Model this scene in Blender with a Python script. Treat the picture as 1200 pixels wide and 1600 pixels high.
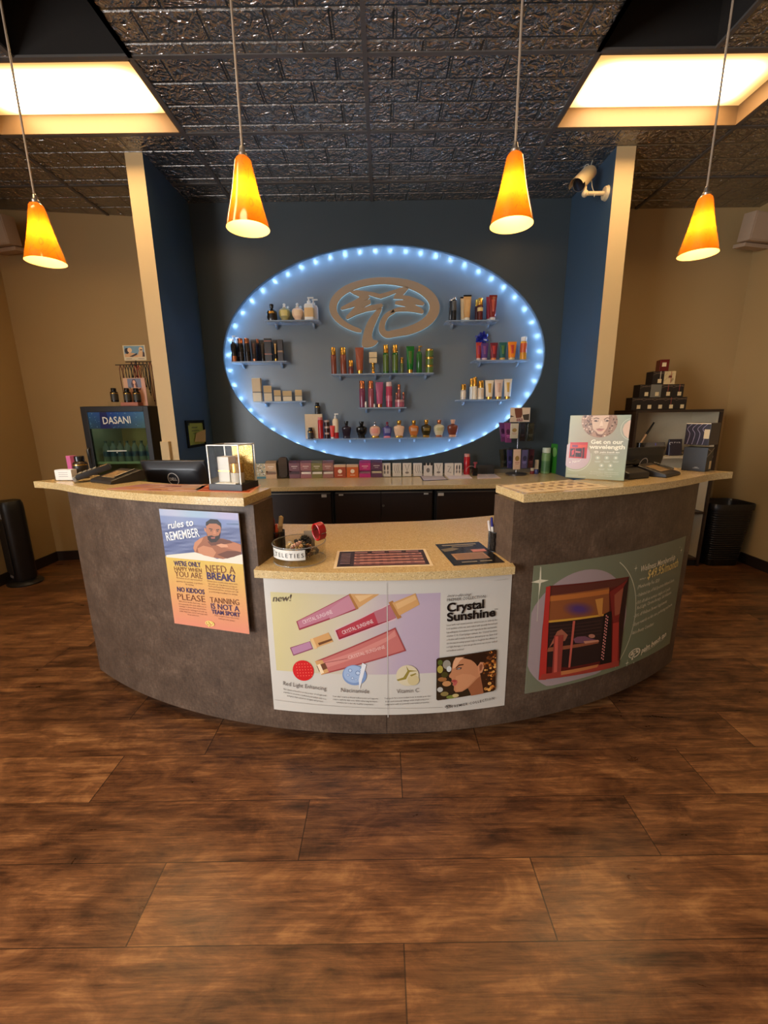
import bpy, bmesh, math, random
import numpy as np
from mathutils import Vector, Matrix
from mathutils.geometry import tessellate_polygon

random.seed(11)
for _o in list(bpy.data.objects):
    bpy.data.objects.remove(_o)
S = bpy.context.scene
COL = S.collection
PI = math.pi
V = Vector

# ------------------------------------------------------------------ camera
EYE = 1.45                      # eye height above the floor
FPX, PITCH, ROLL, YAW = 653.27, 0.225462, 0.013389, 0.000472


def _basis():
    cp, sp = math.cos(PITCH), math.sin(PITCH)
    fwd = V((math.sin(YAW) * cp, math.cos(YAW) * cp, -sp))
    r0 = V((math.cos(YAW), -math.sin(YAW), 0))
    u0 = r0.cross(fwd)
    c, s = math.cos(ROLL), math.sin(ROLL)
    return (c * r0 - s * u0, s * r0 + c * u0, fwd)


CR, CU, CF = _basis()
cam = bpy.data.cameras.new('camera')
cam.sensor_fit = 'HORIZONTAL'
cam.sensor_width = 36
cam.lens = FPX / 1200 * 36
cam.clip_start = .02
camo = bpy.data.objects.new('camera', cam)
COL.objects.link(camo)
camo.matrix_world = Matrix(((CR.x, CU.x, -CF.x, 0), (CR.y, CU.y, -CF.y, 0), (CR.z, CU.z, -CF.z, EYE), (0, 0, 0, 1)))
S.camera = camo


def ray(px, py):
    return CR * ((px - 600) / FPX) - CU * ((py - 800) / FPX) + CF


def at(px, py, y):
    d = ray(px, py)
    return d * (y / d.y) + V((0, 0, EYE))


def atz(px, py, z):
    d = ray(px, py)
    return d * ((z - EYE) / d.z) + V((0, 0, EYE))


def atx(px, py, x):
    d = ray(px, py)
    return d * (x / d.x) + V((0, 0, EYE))


# ------------------------------------------------------------------ world, light, exposure
def rgb(r, g=None, b=None):
    if g is None:
        r, g, b = r
    f = lambda c: (c / 255 / 12.92) if c <= 10 else ((c / 255 + .055) / 1.055) ** 2.4
    return (f(r), f(g), f(b))


W = bpy.data.worlds.new('room_ambient')
S.world = W
W.use_nodes = True
W.node_tree.nodes['Background'].inputs[0].default_value = (.55, .62, .75, 1)
W.node_tree.nodes['Background'].inputs[1].default_value = .3
S.view_settings.view_transform = 'Standard'
S.view_settings.look = 'None'
S.view_settings.exposure = 0.40
S.view_settings.gamma = 1.0
S.view_settings.use_curve_mapping = False
S.cycles.transparent_max_bounces = 32


def area(name, loc, aim, sx, sy, power, col):
    l = bpy.data.lights.new(name, 'AREA')
    l.shape = 'RECTANGLE'
    l.size, l.size_y, l.energy, l.color = sx, sy, power, col
    o = bpy.data.objects.new(name, l)
    o.location = loc
    o.rotation_euler = (V(aim) - V(loc)).to_track_quat('-Z', 'Y').to_euler()
    COL.objects.link(o)
    return o


# daylight through the shop windows behind and to the left of the viewer
area('daylight_side_window', (-3.44, -1.35, 1.55), (3, -1.0, 1.35), 2.5, 2.0, 215, (.95, .97, 1.0))
area('daylight_front_window', (-1.2, -3.43, 1.6), (-1.0, 2, 1.5), 2.2, 2.1, 7, (.92, .96, 1.0))
PENDANT_W, LAMP_STRENGTH, LED_STRENGTH, HALO_STRENGTH = 24.0, 16.0, 225.0, 1.2

# ------------------------------------------------------------------ materials
MATS = {}


class NT:
    def __init__(self, m):
        m.use_nodes = True
        self.nt = m.node_tree
        self.nt.nodes.clear()
        self.out = self.nt.nodes.new('ShaderNodeOutputMaterial')

    def n(self, t, ins=None, **props):
        nd = self.nt.nodes.new('ShaderNode' + t)
        for k, v in props.items():
            setattr(nd, k, v)
        for k, v in (ins or {}).items():
            if hasattr(v, 'node'):
                self.nt.links.new(v, nd.inputs[k])
            else:
                if isinstance(v, tuple) and len(v) == 3 and nd.inputs[k].type == 'RGBA':
                    v = (*v, 1)
                nd.inputs[k].default_value = v
        return nd

    def math(self, op, a, b=0.0, c=None):
        ins = {0: a, 1: b}
        if c is not None:
            ins[2] = c
        return self.n('Math', ins, operation=op).outputs[0]

    def mix(self, f, a, b, blend='MIX'):
        nd = self.nt.nodes.new('ShaderNodeMix')
        nd.data_type = 'RGBA'
        nd.blend_type = blend
        for i, v in ((0, f), (6, a), (7, b)):
            if hasattr(v, 'node'):
                self.nt.links.new(v, nd.inputs[i])
            else:
                nd.inputs[i].default_value = (*v, 1) if isinstance(v, tuple) and len(v) == 3 else v
        return nd.outputs[2]

    def ramp(self, f, stops):
        nd = self.n('ValToRGB', {0: f})
        cr = nd.color_ramp
        while len(cr.elements) < len(stops):
            cr.elements.new(.5)
        for e, (p, c) in zip(cr.elements, stops):
            e.position = p
            e.color = (*c, 1) if len(c) == 3 else c
        return nd.outputs[0]

    def obj(self):
        return self.n('TexCoord').outputs['Object']

    def mapping(self, vec, scale):
        return self.n('Mapping', {0: vec, 3: scale}).outputs[0]

    def noise(self, vec, scale, detail=3.0, rough=.55, dist=0.0):
        return self.n('TexNoise', {'Vector': vec, 'Scale': scale, 'Detail': detail, 'Roughness': rough, 'Distortion': dist}).outputs[0]

    def bump(self, h, strength, dist=.01):
        return self.n('Bump', {'Height': h, 'Strength': strength, 'Distance': dist}).outputs[0]

    def bsdf(self, **ins):
        b = self.n('BsdfPrincipled', {k.replace('_', ' '): v for k, v in ins.items()})
        self.nt.links.new(b.outputs[0], self.out.inputs[0])
        return b

    def surf(self, s):
        self.nt.links.new(s, self.out.inputs[0])


def mat(name, col=None, rough=.5, metal=0.0, var=0.0, scale=40.0, bump=0.0, trans=0.0, coat=0.0, emit=None, es=0.0, spec=.5):
    """plain material: base colour with a little procedural mottling"""
    if name in MATS:
        return MATS[name]
    m = bpy.data.materials.new(name)
    t = NT(m)
    c = rgb(col) if max(col) > 1 else col
    ins = dict(Roughness=rough, Metallic=metal, Specular_IOR_Level=spec)
    v = max(var, .04)
    nz = t.noise(t.obj(), scale)
    base = t.mix(nz, tuple(x * (1 - v) for x in c), tuple(min(1, x * (1 + v)) for x in c))
    ins['Base_Color'] = base
    if bump:
        ins['Normal'] = t.bump(nz, bump, .004)
    if trans:
        ins['Transmission_Weight'] = trans
    if coat:
        ins['Coat_Weight'] = coat
        ins['Coat_Roughness'] = .08
    if emit:
        ins['Emission_Color'] = (*emit, 1)
        ins['Emission_Strength'] = es
    t.bsdf(**ins)
    MATS[name] = m
    return m


def clear_mat(name, tint=(.97, .98, .98), gloss=.1, frost=0.0):
    """thin clear acrylic or glass: see-through sheet with a reflecting surface"""
    if name in MATS:
        return MATS[name]
    m = bpy.data.materials.new(name)
    t = NT(m)
    tr = t.n('BsdfTransparent', {0: (*tint, 1)})
    gl = t.n('BsdfGlossy', {'Color': (1, 1, 1, 1), 'Roughness': .06})
    fc = t.n('LayerWeight', {0: .5}).outputs['Facing']
    f = t.math('ADD', t.math('MULTIPLY', t.math('POWER', fc, 5.0), .6), .002 + gloss * .08)
    mx = t.n('MixShader', {0: f, 1: tr.outputs[0], 2: gl.outputs[0]})
    s = mx.outputs[0]
    if frost:
        df = t.n('BsdfDiffuse', {0: (.85, .9, .95, 1)})
        s = t.n('MixShader', {0: frost, 1: s, 2: df.outputs[0]}).outputs[0]
    t.surf(s)
    MATS[name] = m
    return m


def emit_mat(name, col, strength):
    if name in MATS:
        return MATS[name]
    m = bpy.data.materials.new(name)
    t = NT(m)
    t.surf(t.n('Emission', {0: (*col, 1), 1: strength}).outputs[0])
    MATS[name] = m
    return m


def print_mat(name, rough=.45, coat=0.0):
    """printed paper: ink colours are stored per vertex"""
    if name in MATS:
        return MATS[name]
    m = bpy.data.materials.new(name)
    t = NT(m)
    a = t.n('Attribute', attribute_name='ink')
    nz = t.noise(t.obj(), 300.0, 1.0)
    c = t.mix(.03, a.outputs[0], nz, 'SOFT_LIGHT')
    t.bsdf(Base_Color=c, Roughness=rough, Coat_Weight=coat, Coat_Roughness=.1)
    MATS[name] = m
    return m


PRINT = print_mat('printed_matte')
GLOSSP = print_mat('printed_gloss', .25, .3)


# ------------------------------------------------------------------ mesh helpers
class MB:
    """collects shapes into one mesh"""

    def __init__(self):
        self.bm = bmesh.new()

    def _tag(self, n0, mi):
        self.bm.faces.ensure_lookup_table()
        for f in self.bm.faces[n0:]:
            f.material_index = mi

    def box(self, x0, x1, y0, y1, z0, z1, bev=0.0, mi=0, M=None):
        bm = self.bm
        n0 = len(bm.faces)
        r = bmesh.ops.create_cube(bm, size=1)
        vs = r['verts']
        T = Matrix.Translation(((x0 + x1) / 2, (y0 + y1) / 2, (z0 + z1) / 2)) @ Matrix.Diagonal((x1 - x0, y1 - y0, z1 - z0, 1))
        if M is not None:
            T = M @ T
        bmesh.ops.transform(bm, matrix=T, verts=vs)
        self._tag(n0, mi)
        if bev:
            es = list({e for v in vs for e in v.link_edges})
            bmesh.ops.bevel(bm, geom=es, offset=bev, segments=2, affect='EDGES', profile=.6, material=mi)
        return self

    def loft(self, rings, seg=24, cx=0, cy=0, caps=True, mi=0, power=2.0, M=None):
        """rings: (z, rx, ry[, ox, oy])"""
        bm = self.bm
        n0 = len(bm.faces)
        rs = []
        for r in rings:
            z, rx, ry = r[0], max(r[1], 1e-5), max(r[2], 1e-5)
            ox = r[3] if len(r) > 3 else 0
            oy = r[4] if len(r) > 4 else 0
            ring = []
            for i in range(seg):
                a = 2 * PI * i / seg
                c, s = math.cos(a), math.sin(a)
                if power != 2.0:
                    c = math.copysign(abs(c) ** (2 / power), c)
                    s = math.copysign(abs(s) ** (2 / power), s)
                p = V((cx + ox + rx * c, cy + oy + ry * s, z))
                ring.append(bm.verts.new(M @ p if M is not None else p))
            rs.append(ring)
        for a, b in zip(rs, rs[1:]):
            for i in range(seg):
                j = (i + 1) % seg
                bm.faces.new((a[i], a[j], b[j], b[i]))
        if caps:
            bm.faces.new(rs[0][::-1])
            bm.faces.new(rs[-1])
        self._tag(n0, mi)
        return self

    def cyl(self, p0, p1, r0, r1=None, seg=16, mi=0, caps=True):
        p0, p1 = V(p0), V(p1)
        d = p1 - p0
        M = Matrix.Translation(p0) @ d.to_track_quat('Z', 'Y').to_matrix().to_4x4()
        r1 = r0 if r1 is None else r1
        return self.loft([(0, r0, r0), (d.length, r1, r1)], seg, mi=mi, M=M, caps=caps)

    def tube(self, pts, r, seg=8, mi=0, closed=False):
        pts = [V(p) for p in pts]
        bm = self.bm
        n0 = len(bm.faces)
        n = len(pts)
        rs = []
        up = V((0, 0, 1))
        for i, p in enumerate(pts):
            a = pts[(i - 1) % n] if (closed or i > 0) else p
            b = pts[(i + 1) % n] if (closed or i < n - 1) else p
            d = (b - a).normalized()
            side = d.cross(up)
            if side.length < .05:
                side = d.cross(V((0, 1, 0)))
            side.normalize()
            nn = side.cross(d)
            rr = r[i] if isinstance(r, (list, tuple)) else r
            rs.append([bm.verts.new(p + side * rr * math.cos(2 * PI * k / seg) + nn * rr * math.sin(2 * PI * k / seg)) for k in range(seg)])
        prs = list(zip(rs, rs[1:])) + ([(rs[-1], rs[0])] if closed else [])
        for a, b in prs:
            for k in range(seg):
                j = (k + 1) % seg
                bm.faces.new((a[k], a[j], b[j], b[k]))
        if not closed:
            bm.faces.new(rs[0][::-1])
            bm.faces.new(rs[-1])
        self._tag(n0, mi)
        return self

    def sphere(self, c, r, sx=1, sy=1, sz=1, seg=16, mi=0, M=None):
        n0 = len(self.bm.faces)
        res = bmesh.ops.create_uvsphere(self.bm, u_segments=seg, v_segments=max(6, seg // 2), radius=r)
        T = Matrix.Translation(c) @ Matrix.Diagonal((sx, sy, sz, 1))
        bmesh.ops.transform(self.bm, matrix=M @ T if M is not None else T, verts=res['verts'])
        self._tag(n0, mi)
        return self

    def prism(self, pts, z0, z1, mi=0, M=None):
        """extruded polygon, concave allowed; pts are 2-D"""
        bm = self.bm
        n0 = len(bm.faces)
        ar = sum(a[0] * b[1] - b[0] * a[1] for a, b in zip(pts, pts[1:] + pts[:1]))
        if ar < 0:
            pts = pts[::-1]
        f = (lambda p: M @ V(p)) if M is not None else V
        lo = [bm.verts.new(f((x, y, z0))) for x, y in pts]
        hi = [bm.verts.new(f((x, y, z1))) for x, y in pts]
        for t in tessellate_polygon([[V((x, y, 0)) for x, y in pts]]):
            a, b, c = t
            pa, pb, pc = pts[a], pts[b], pts[c]
            if (pb[0] - pa[0]) * (pc[1] - pa[1]) - (pb[1] - pa[1]) * (pc[0] - pa[0]) < 0:
                a, c = c, a
            try:
                bm.faces.new((hi[a], hi[b], hi[c]))
                bm.faces.new((lo[c], lo[b], lo[a]))
            except ValueError:
                pass
        n = len(pts)
        for i in range(n):
            j = (i + 1) % n
            bm.faces.new((lo[i], lo[j], hi[j], hi[i]))
        self._tag(n0, mi)
        return self

    def quad(self, a, b, c, d, mi=0):
        n0 = len(self.bm.faces)
        self.bm.faces.new([self.bm.verts.new(p) for p in (a, b, c, d)])
        self._tag(n0, mi)
        return self

    def build(self, name, mats, parent=None, smooth=30, loc=None, bevel=0.0):
        me = bpy.data.meshes.new(name)
        if smooth == 0:
            bmesh.ops.recalc_face_normals(self.bm, faces=self.bm.faces) if False else None
        self.bm.to_mesh(me)
        self.bm.free()
        for m in (mats if isinstance(mats, (list, tuple)) else [mats]):
            me.materials.append(m)
        if smooth:
            me.shade_smooth()
            me.set_sharp_from_angle(angle=math.radians(smooth))
        o = bpy.data.objects.new(name, me)
        COL.objects.link(o)
        if parent:
            o.parent = parent
        if loc is not None:
            o.location = loc
        if bevel:
            b = o.modifiers.new('edge', 'BEVEL')
            b.width = bevel
            b.segments = 2
            b.limit_method = 'ANGLE'
            b.angle_limit = math.radians(40)
        return o


def thing(name, label, cat, loc=(0, 0, 0), rz=0.0, group=None):
    o = bpy.data.objects.new(name, None)
    o.empty_display_size = .05
    COL.objects.link(o)
    o.location = loc
    o.rotation_euler = (0, 0, rz)
    o['label'] = label
    o['category'] = cat
    if group:
        o['group'] = group
    return o


def tag(o, label, cat, group=None):
    o['label'] = label
    o['category'] = cat
    if group:
        o['group'] = group
    return o


def struct(o):
    o['kind'] = 'structure'
    return o


# ------------------------------------------------------------------ flat printed sheets
def homog(src, dst):
    A, b = [], []
    for (x, y), (u, v) in zip(src, dst):
        A += [[x, y, 1, 0, 0, 0, -u * x, -u * y], [0, 0, 0, x, y, 1, -v * x, -v * y]]
        b += [u, v]
    h = np.append(np.linalg.solve(np.array(A, float), np.array(b, float)), 1).reshape(3, 3)

    def f(x, y):
        q = h @ np.array([x, y, 1.0])
        return (q[0] / q[2], q[1] / q[2])
    return f


_TX = {}


def text_tris(s, bold=0.0, shear=0.0, res=2, space=1.0, lead=1.0, align='LEFT'):
    key = (s, bold, shear, res, space, lead, align)
    if key in _TX:
        return _TX[key]
    cu = bpy.data.curves.new('lettering', 'FONT')
    cu.body = s
    cu.size = 1
    cu.offset = bold
    cu.shear = shear
    cu.resolution_u = res
    cu.space_character = space
    cu.space_line = lead
    cu.align_x = align
    cu.fill_mode = 'FRONT'
    o = bpy.data.objects.new('lettering', cu)
    COL.objects.link(o)
    dg = bpy.context.evaluated_depsgraph_get()
    me = bpy.data.meshes.new_from_object(o.evaluated_get(dg))
    me.calc_loop_triangles()
    vs = [(v.co.x, v.co.y) for v in me.vertices]
    ts = [tuple(t.vertices) for t in me.loop_triangles]
    bpy.data.objects.remove(o)
    bpy.data.meshes.remove(me)
    bpy.data.curves.remove(cu)
    _TX[key] = (vs, ts)
    return vs, ts


class Sheet:
    """printed artwork in metres, (0,0) lower left; f maps picture coordinates to metres"""

    def __init__(self, w, h, f=None):
        self.w, self.h, self.f = w, h, f or (lambda x, y: (x, y))
        self.items = []          # verts, tris, colours, layer
        self.layer = 0

    def up(self):
        self.layer += 1
        return self

    def _add(self, vs, ts, cols):
        self.items.append((vs, ts, cols, self.layer))

    def poly(self, pts, col, raw=False):
        P = [tuple(p) for p in pts] if raw else [self.f(*p) for p in pts]
        ts = [tuple(t) for t in tessellate_polygon([[V((x, y, 0)) for x, y in P]])]
        c = rgb(col)
        self._add(P, ts, [c] * len(P))
        self.up()
        return self

    def rect(self, x0, y0, x1, y1, col, raw=False):
        return self.poly([(x0, y0), (x1, y0), (x1, y1), (x0, y1)], col, raw)

    def full(self, col):
        return self.rect(0, 0, self.w, self.h, col, True)

    def grid(self, x0, y0, x1, y1, fn, nx=12, ny=12, raw=True):
        """gradient rectangle; fn(s, t) -> sRGB"""
        vs, cs, ts = [], [], []
        for j in range(ny + 1):
            for i in range(nx + 1):
                s, t = i / nx, j / ny
                p = (x0 + (x1 - x0) * s, y0 + (y1 - y0) * t)
                vs.append(p if raw else self.f(*p))
                cs.append(rgb(tuple(min(255, max(0, q)) for q in fn(s, t))))
        for j in range(ny):
            for i in range(nx):
                a = j * (nx + 1) + i
                ts += [(a, a + 1, a + nx + 2), (a, a + nx + 2, a + nx + 1)]
        self._add(vs, ts, cs)
        self.up()
        return self

    def ell(self, cx, cy, rx, ry, col, raw=False, n=32, rot=0):
        c, s = math.cos(rot), math.sin(rot)
        return self.poly([(cx + rx * math.cos(2 * PI * i / n) * c - ry * math.sin(2 * PI * i / n) * s,
                           cy + rx * math.cos(2 * PI * i / n) * s + ry * math.sin(2 * PI * i / n) * c) for i in range(n)], col, raw)

    def line(self, pts, wd, col, raw=False):
        P = [V(p) for p in (pts if raw else [self.f(*p) for p in pts])]
        L, R_ = [], []
        for i, p in enumerate(P):
            d = (P[min(i + 1, len(P) - 1)] - P[max(i - 1, 0)])
            d.normalize()
            nn = V((-d.y, d.x)) * wd / 2
            L.append(tuple(p + nn))
            R_.append(tuple(p - nn))
        vs = L + R_
        n = len(P)
        ts = []
        for i in range(n - 1):
            ts += [(i, n + i, n + i + 1), (i, n + i + 1, i + 1)]
        self._add(vs, ts, [rgb(col)] * len(vs))
        self.up()
        return self

    def arc(self, cx, cy, rx, ry, a0, a1, wd, col, n=28):
        return self.line([(cx + rx * math.cos(math.radians(a0 + (a1 - a0) * i / n)), cy + ry * math.sin(math.radians(a0 + (a1 - a0) * i / n))) for i in range(n + 1)], wd, col)

    def text(self, s, p0, p1, col, hgt=None, bold=0.0, shear=0.0, res=2, raw=False, space=1.0, lead=1.0, align='LEFT'):
        """fit the text between baseline points p0 and p1; hgt = capital height in metres"""
        a = V(p0 if raw else self.f(*p0))
        b = V(p1 if raw else self.f(*p1))
        vs, ts = text_tris(s, bold, shear, res, space, lead, align)
        if not vs:
            return self
        xs = [v[0] for v in vs]
        x0, x1 = min(xs), max(xs)
        k = (b - a).length / max(x1 - x0, 1e-6)
        ky = hgt / .69 if hgt else k
        d = (b - a).normalized()
        nn = V((-d.y, d.x))
        P = [tuple(a + d * (x - x0) * k + nn * y * ky) for x, y in vs]
        self._add(P, ts, [rgb(col)] * len(P))
        self.up()
        return self

    def build(self, name, mapfn, material, parent=None, step=0.0, gap=.0003, h0=.0004):
        bm = bmesh.new()
        lay = bm.verts.layers.float_color.new('ink')
        lh = bm.verts.layers.float.new('lift')
        for vs, ts, cs, L in self.items:
            bv = []
            for (x, y), c in zip(vs, cs):
                v = bm.verts.new((x, y, 0))
                v[lay] = (*c, 1)
                v[lh] = h0 + L * gap
                bv.append(v)
            for a, b, c in ts:
                if len({a, b, c}) < 3:
                    continue
                pa, pb, pc = vs[a], vs[b], vs[c]
                if (pb[0] - pa[0]) * (pc[1] - pa[1]) - (pb[1] - pa[1]) * (pc[0] - pa[0]) < 0:
                    a, c = c, a
                try:
                    bm.faces.new((bv[a], bv[b], bv[c]))
                except ValueError:
                    pass
        if step:
            k = step
            while k < self.w:
                bmesh.ops.bisect_plane(bm, geom=bm.verts[:] + bm.edges[:] + bm.faces[:], plane_co=(k, 0, 0), plane_no=(1, 0, 0))
                k += step
        for v in bm.verts:
            v.co = mapfn(v.co.x, v.co.y, v[lh])
        me = bpy.data.meshes.new(name)
        bm.to_mesh(me)
        bm.free()
        me.materials.append(material)
        o = bpy.data.objects.new(name, me)
        COL.objects.link(o)
        if parent:
            o.parent = parent
        return o


def upright(w, z0=0.0, y0=0.0):
    return lambda u, v, h: V((u - w / 2, y0 - h, z0 + v))


def lying(w, d):
    return lambda u, v, h: V((u - w / 2, v - d / 2, h))

# ================================================================== the room
CZ = EYE + 1.8393               # ceiling height
GX, GY = -.0673, 2.6542         # a crossing of the ceiling grid
FT4, FT2 = 1.2192, .6096
XL, XR, YF = -3.47, 3.52, -3.5


def floor_mat():
    m = bpy.data.materials.new('rustic_vinyl_planks')
    t = NT(m)
    sp = t.n('SeparateXYZ', {0: t.obj()})
    x, y = sp.outputs[0], sp.outputs[1]
    r = t.math('DIVIDE', t.math('SUBTRACT', y, .876), .2295)
    row = t.math('FLOOR', r)
    off = t.n('TexWhiteNoise', {'W': t.math('ADD', row, 3.7)}, noise_dimensions='1D').outputs[0]
    u = t.math('ADD', t.math('DIVIDE', x, 1.2192), t.math('MULTIPLY', off, 1.0))
    pl = t.math('FLOOR', u)
    fu, fr = t.math('FRACT', u), t.math('FRACT', r)
    pid = t.n('CombineXYZ', {0: pl, 1: row}).outputs[0]
    rnd = t.n('TexWhiteNoise', {'Vector': pid}, noise_dimensions='2D')
    # grain follows the plank
    gv = t.n('CombineXYZ', {0: t.math('MULTIPLY', x, 1.0), 1: t.math('MULTIPLY', y, 9.0), 2: t.math('MULTIPLY', rnd.outputs[0], 37.0)}).outputs[0]
    g1 = t.noise(gv, 3.2, 8.0, .68, .8)
    gf = t.n('CombineXYZ', {0: t.math('MULTIPLY', x, 4.0), 1: t.math('MULTIPLY', y, 120.0), 2: t.math('MULTIPLY', rnd.outputs[0], 11.0)}).outputs[0]
    g2 = t.noise(gf, 1.6, 3.0, .6, .3)
    bv = t.n('CombineXYZ', {0: t.math('MULTIPLY', x, 1.0), 1: t.math('MULTIPLY', y, 2.0), 2: t.math('MULTIPLY', rnd.outputs[0], 23.0)}).outputs[0]
    blot = t.noise(bv, 5.0, 6.0, .66, .6)
    f = t.math('ADD', t.math('MULTIPLY', g1, .5), t.math('ADD', t.math('MULTIPLY', blot, .55), t.math('MULTIPLY', g2, .22)))
    f = t.math('ADD', f, t.math('MULTIPLY', t.math('SUBTRACT', rnd.outputs[0], .5), .10))
    col = t.ramp(f, [(.44, rgb(40, 23, 13)), (.56, rgb(80, 49, 29)), (.68, rgb(116, 75, 44)), (.84, rgb(166, 116, 70))])
    e = .0035
    a = t.math('LESS_THAN', fu, e)
    b = t.math('LESS_THAN', fr, .012)
    seam = t.math('MAXIMUM', a, b)
    col = t.mix(t.math('MULTIPLY', seam, .72), col, rgb(22, 13, 8))
    h = t.math('SUBTRACT', t.math('ADD', t.math('MULTIPLY', g2, .4), t.math('MULTIPLY', g1, .35)), seam)
    rough = t.math('ADD', t.math('MULTIPLY', blot, .24), .20)
    t.bsdf(Base_Color=col, Roughness=rough, Normal=t.bump(h, .22, .004), Specular_IOR_Level=.38)
    return m


def tin_mat(name, dark, light, rough):
    m = bpy.data.materials.new(name)
    t = NT(m)
    sp = t.n('SeparateXYZ', {0: t.obj()})
    x, y = sp.outputs[0], sp.outputs[1]
    ty = t.math('FLOORED_MODULO', t.math('SUBTRACT', y, GY), FT2)
    tx = t.math('FLOORED_MODULO', t.math('SUBTRACT', x, GX), FT4)
    v = t.n('CombineXYZ', {0: tx, 1: ty}).outputs[0]
    br = t.n('TexBrick', {'Vector': v, 'Scale': 1.0, 'Mortar Size': .012, 'Mortar Smooth': .8, 'Brick Width': .305, 'Row Height': .176})
    br.offset = .5
    ham = t.noise(t.obj(), 21.0, 2.0, .45, 1.2)
    ham2 = t.noise(t.obj(), 90.0, 1.0, .5, .2)
    h = t.math('ADD', t.math('MULTIPLY', t.math('SUBTRACT', 1.0, br.outputs['Fac']), 1.1),
               t.math('ADD', t.math('MULTIPLY', ham, .85), t.math('MULTIPLY', ham2, .05)))
    tone = t.noise(t.obj(), 2.3, 3.0)
    col = t.mix(tone, dark, light)
    t.bsdf(Base_Color=col, Metallic=.92, Roughness=rough, Normal=t.bump(h, 1.0, .05))
    return m


def paint(name, col, rough=.6, b=.12, spec=.4):
    if name in MATS:
        return MATS[name]
    m = bpy.data.materials.new(name)
    t = NT(m)
    nz = t.noise(t.obj(), 160.0, 2.0)
    big = t.noise(t.obj(), 1.4, 3.0)
    c = rgb(col)
    base = t.mix(big, tuple(q * .93 for q in c), tuple(q * 1.05 for q in c))
    t.bsdf(Base_Color=base, Roughness=rough, Specular_IOR_Level=spec, Normal=t.bump(nz, b, .002))
    MATS[name] = m
    return m


BEIGE = paint('beige_wall_paint', (176, 146, 98), .7)
CREAM = paint('cream_column_paint', (206, 178, 130), .6)
BLUE = paint('blue_wall_paint', (60, 80, 98), .38, .1)
BLUE_GLARE = paint('blue_paint_greyed_by_glare', (62, 71, 76), .34, .1)  # same blue paint, with warm glare greyed into its colour
NICHE = paint('niche_blue_lit_grey', (104, 112, 116), .30, .03, .6)  # blue paint again, its warm-lit grey tone put into the colour
COVE = mat('vinyl_cove_base', (38, 27, 22), .5)

mb = MB()
mb.box(XL - .1, XR + .1, YF - .1, 4.75, -.08, 0)
struct(mb.build('floor', floor_mat(), smooth=0))

# ---- ceiling: stamped tin tiles, two open return-air tiles, light openings left out
TIN = tin_mat('stamped_tin_tile', (.32, .30, .28), (.52, .48, .44), .26)
VOID = mat('dark_plenum', (30, 24, 18), .9)
holes = []
for k, j in ((-2, 0), (-2, -3), (-1, -4), (1, 0)):
    holes.append((GX + k * FT4, GX + (k + 1) * FT4, GY + j * FT2, GY + (j + 1) * FT2))
voids = [(GX - FT4 - FT2, GX - FT4, GY - FT2, GY), (GX + FT4, GX + FT4 + FT2, GY - FT2, GY)]
mb = MB()
xs = sorted({XL - .1, XR + .1} | {round(GX + k * FT2, 5) for k in range(-5, 6)})
ys = sorted({YF - .1, 4.75} | {round(GY + j * FT2, 5) for j in range(-10, 4)})
for xa, xb in zip(xs, xs[1:]):
    for ya, yb in zip(ys, ys[1:]):
        cx, cy = (xa + xb) / 2, (ya + yb) / 2
        if any(a < cx < b and c < cy < d for a, b, c, d in holes + voids):
            continue
        mb.quad((xa, ya, CZ), (xa, yb, CZ), (xb, yb, CZ), (xb, ya, CZ))
for a, b, c, d in voids:
    z1 = CZ + .35
    mb.quad((a, c, z1), (a, d, z1), (b, d, z1), (b, c, z1), 1)
    for p, q in (((a, c), (a, d)), ((a, d), (b, d)), ((b, d), (b, c)), ((b, c), (a, c))):
        mb.quad((p[0], p[1], CZ), (p[0], p[1], z1), (q[0], q[1], z1), (q[0], q[1], CZ), 1)
    mb.tube([(a, c + .2, CZ + .22), (a + .25, c + .3, CZ + .24), (b, c + .45, CZ + .2)], .03, 8, 1)
ceil = struct(mb.build('ceiling', [TIN, VOID], smooth=0))

TBAR = mat('ceiling_grid_metal', (96, 90, 84), .5, .2)
mb = MB()
for k in range(-3, 4):
    x = GX + k * FT4
    if XL < x < XR:
        mb.box(x - .012, x + .012, YF, 4.4, CZ - .006, CZ + .006)
for j in range(-10, 3):
    y = GY + j * FT2
    mb.box(XL, XR, y - .012, y + .012, CZ - .0055, CZ + .006)
for a, b, c, d in voids:
    mb.box(a - .012, a + .012, c, d, CZ - .006, CZ + .006)
    mb.box(b - .012, b + .012, c, d, CZ - .006, CZ + .006)
struct(mb.build('trim_1', TBAR, smooth=0))

# ---- blue back wall of the alcove with the oval niche
WY, NY = 4.18, 4.30
NCX, NCZ, NRX, NRZ = .024, 1.985, 1.522, .962
x0, x1, z0, z1 = -1.70, 1.70, 0.0, CZ
ang = sorted([2 * PI * i / 120 for i in range(120)] + [math.atan2(zz - NCZ, xx - NCX) % (2 * PI) for xx in (x0, x1) for zz in (z0, z1)])
LIP = .030
loops = [[] for _ in range(6)]
mb = MB()
for a in ang:
    dx, dz = math.cos(a), math.sin(a)
    rr = 1 / math.sqrt((dx / NRX) ** 2 + (dz / NRZ) ** 2)
    tt = min(((x1 if dx > 0 else x0) - NCX) / dx if abs(dx) > 1e-9 else 9e9, ((z1 if dz > 0 else z0) - NCZ) / dz if abs(dz) > 1e-9 else 9e9)
    for L, (q, y) in zip(loops, ((tt, WY), (rr, WY), (rr, WY + .018), (rr + LIP, WY + .018), (rr + LIP, NY))):
        L.append(mb.bm.verts.new((NCX + dx * q, y, NCZ + dz * q)))
n = len(ang)
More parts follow.
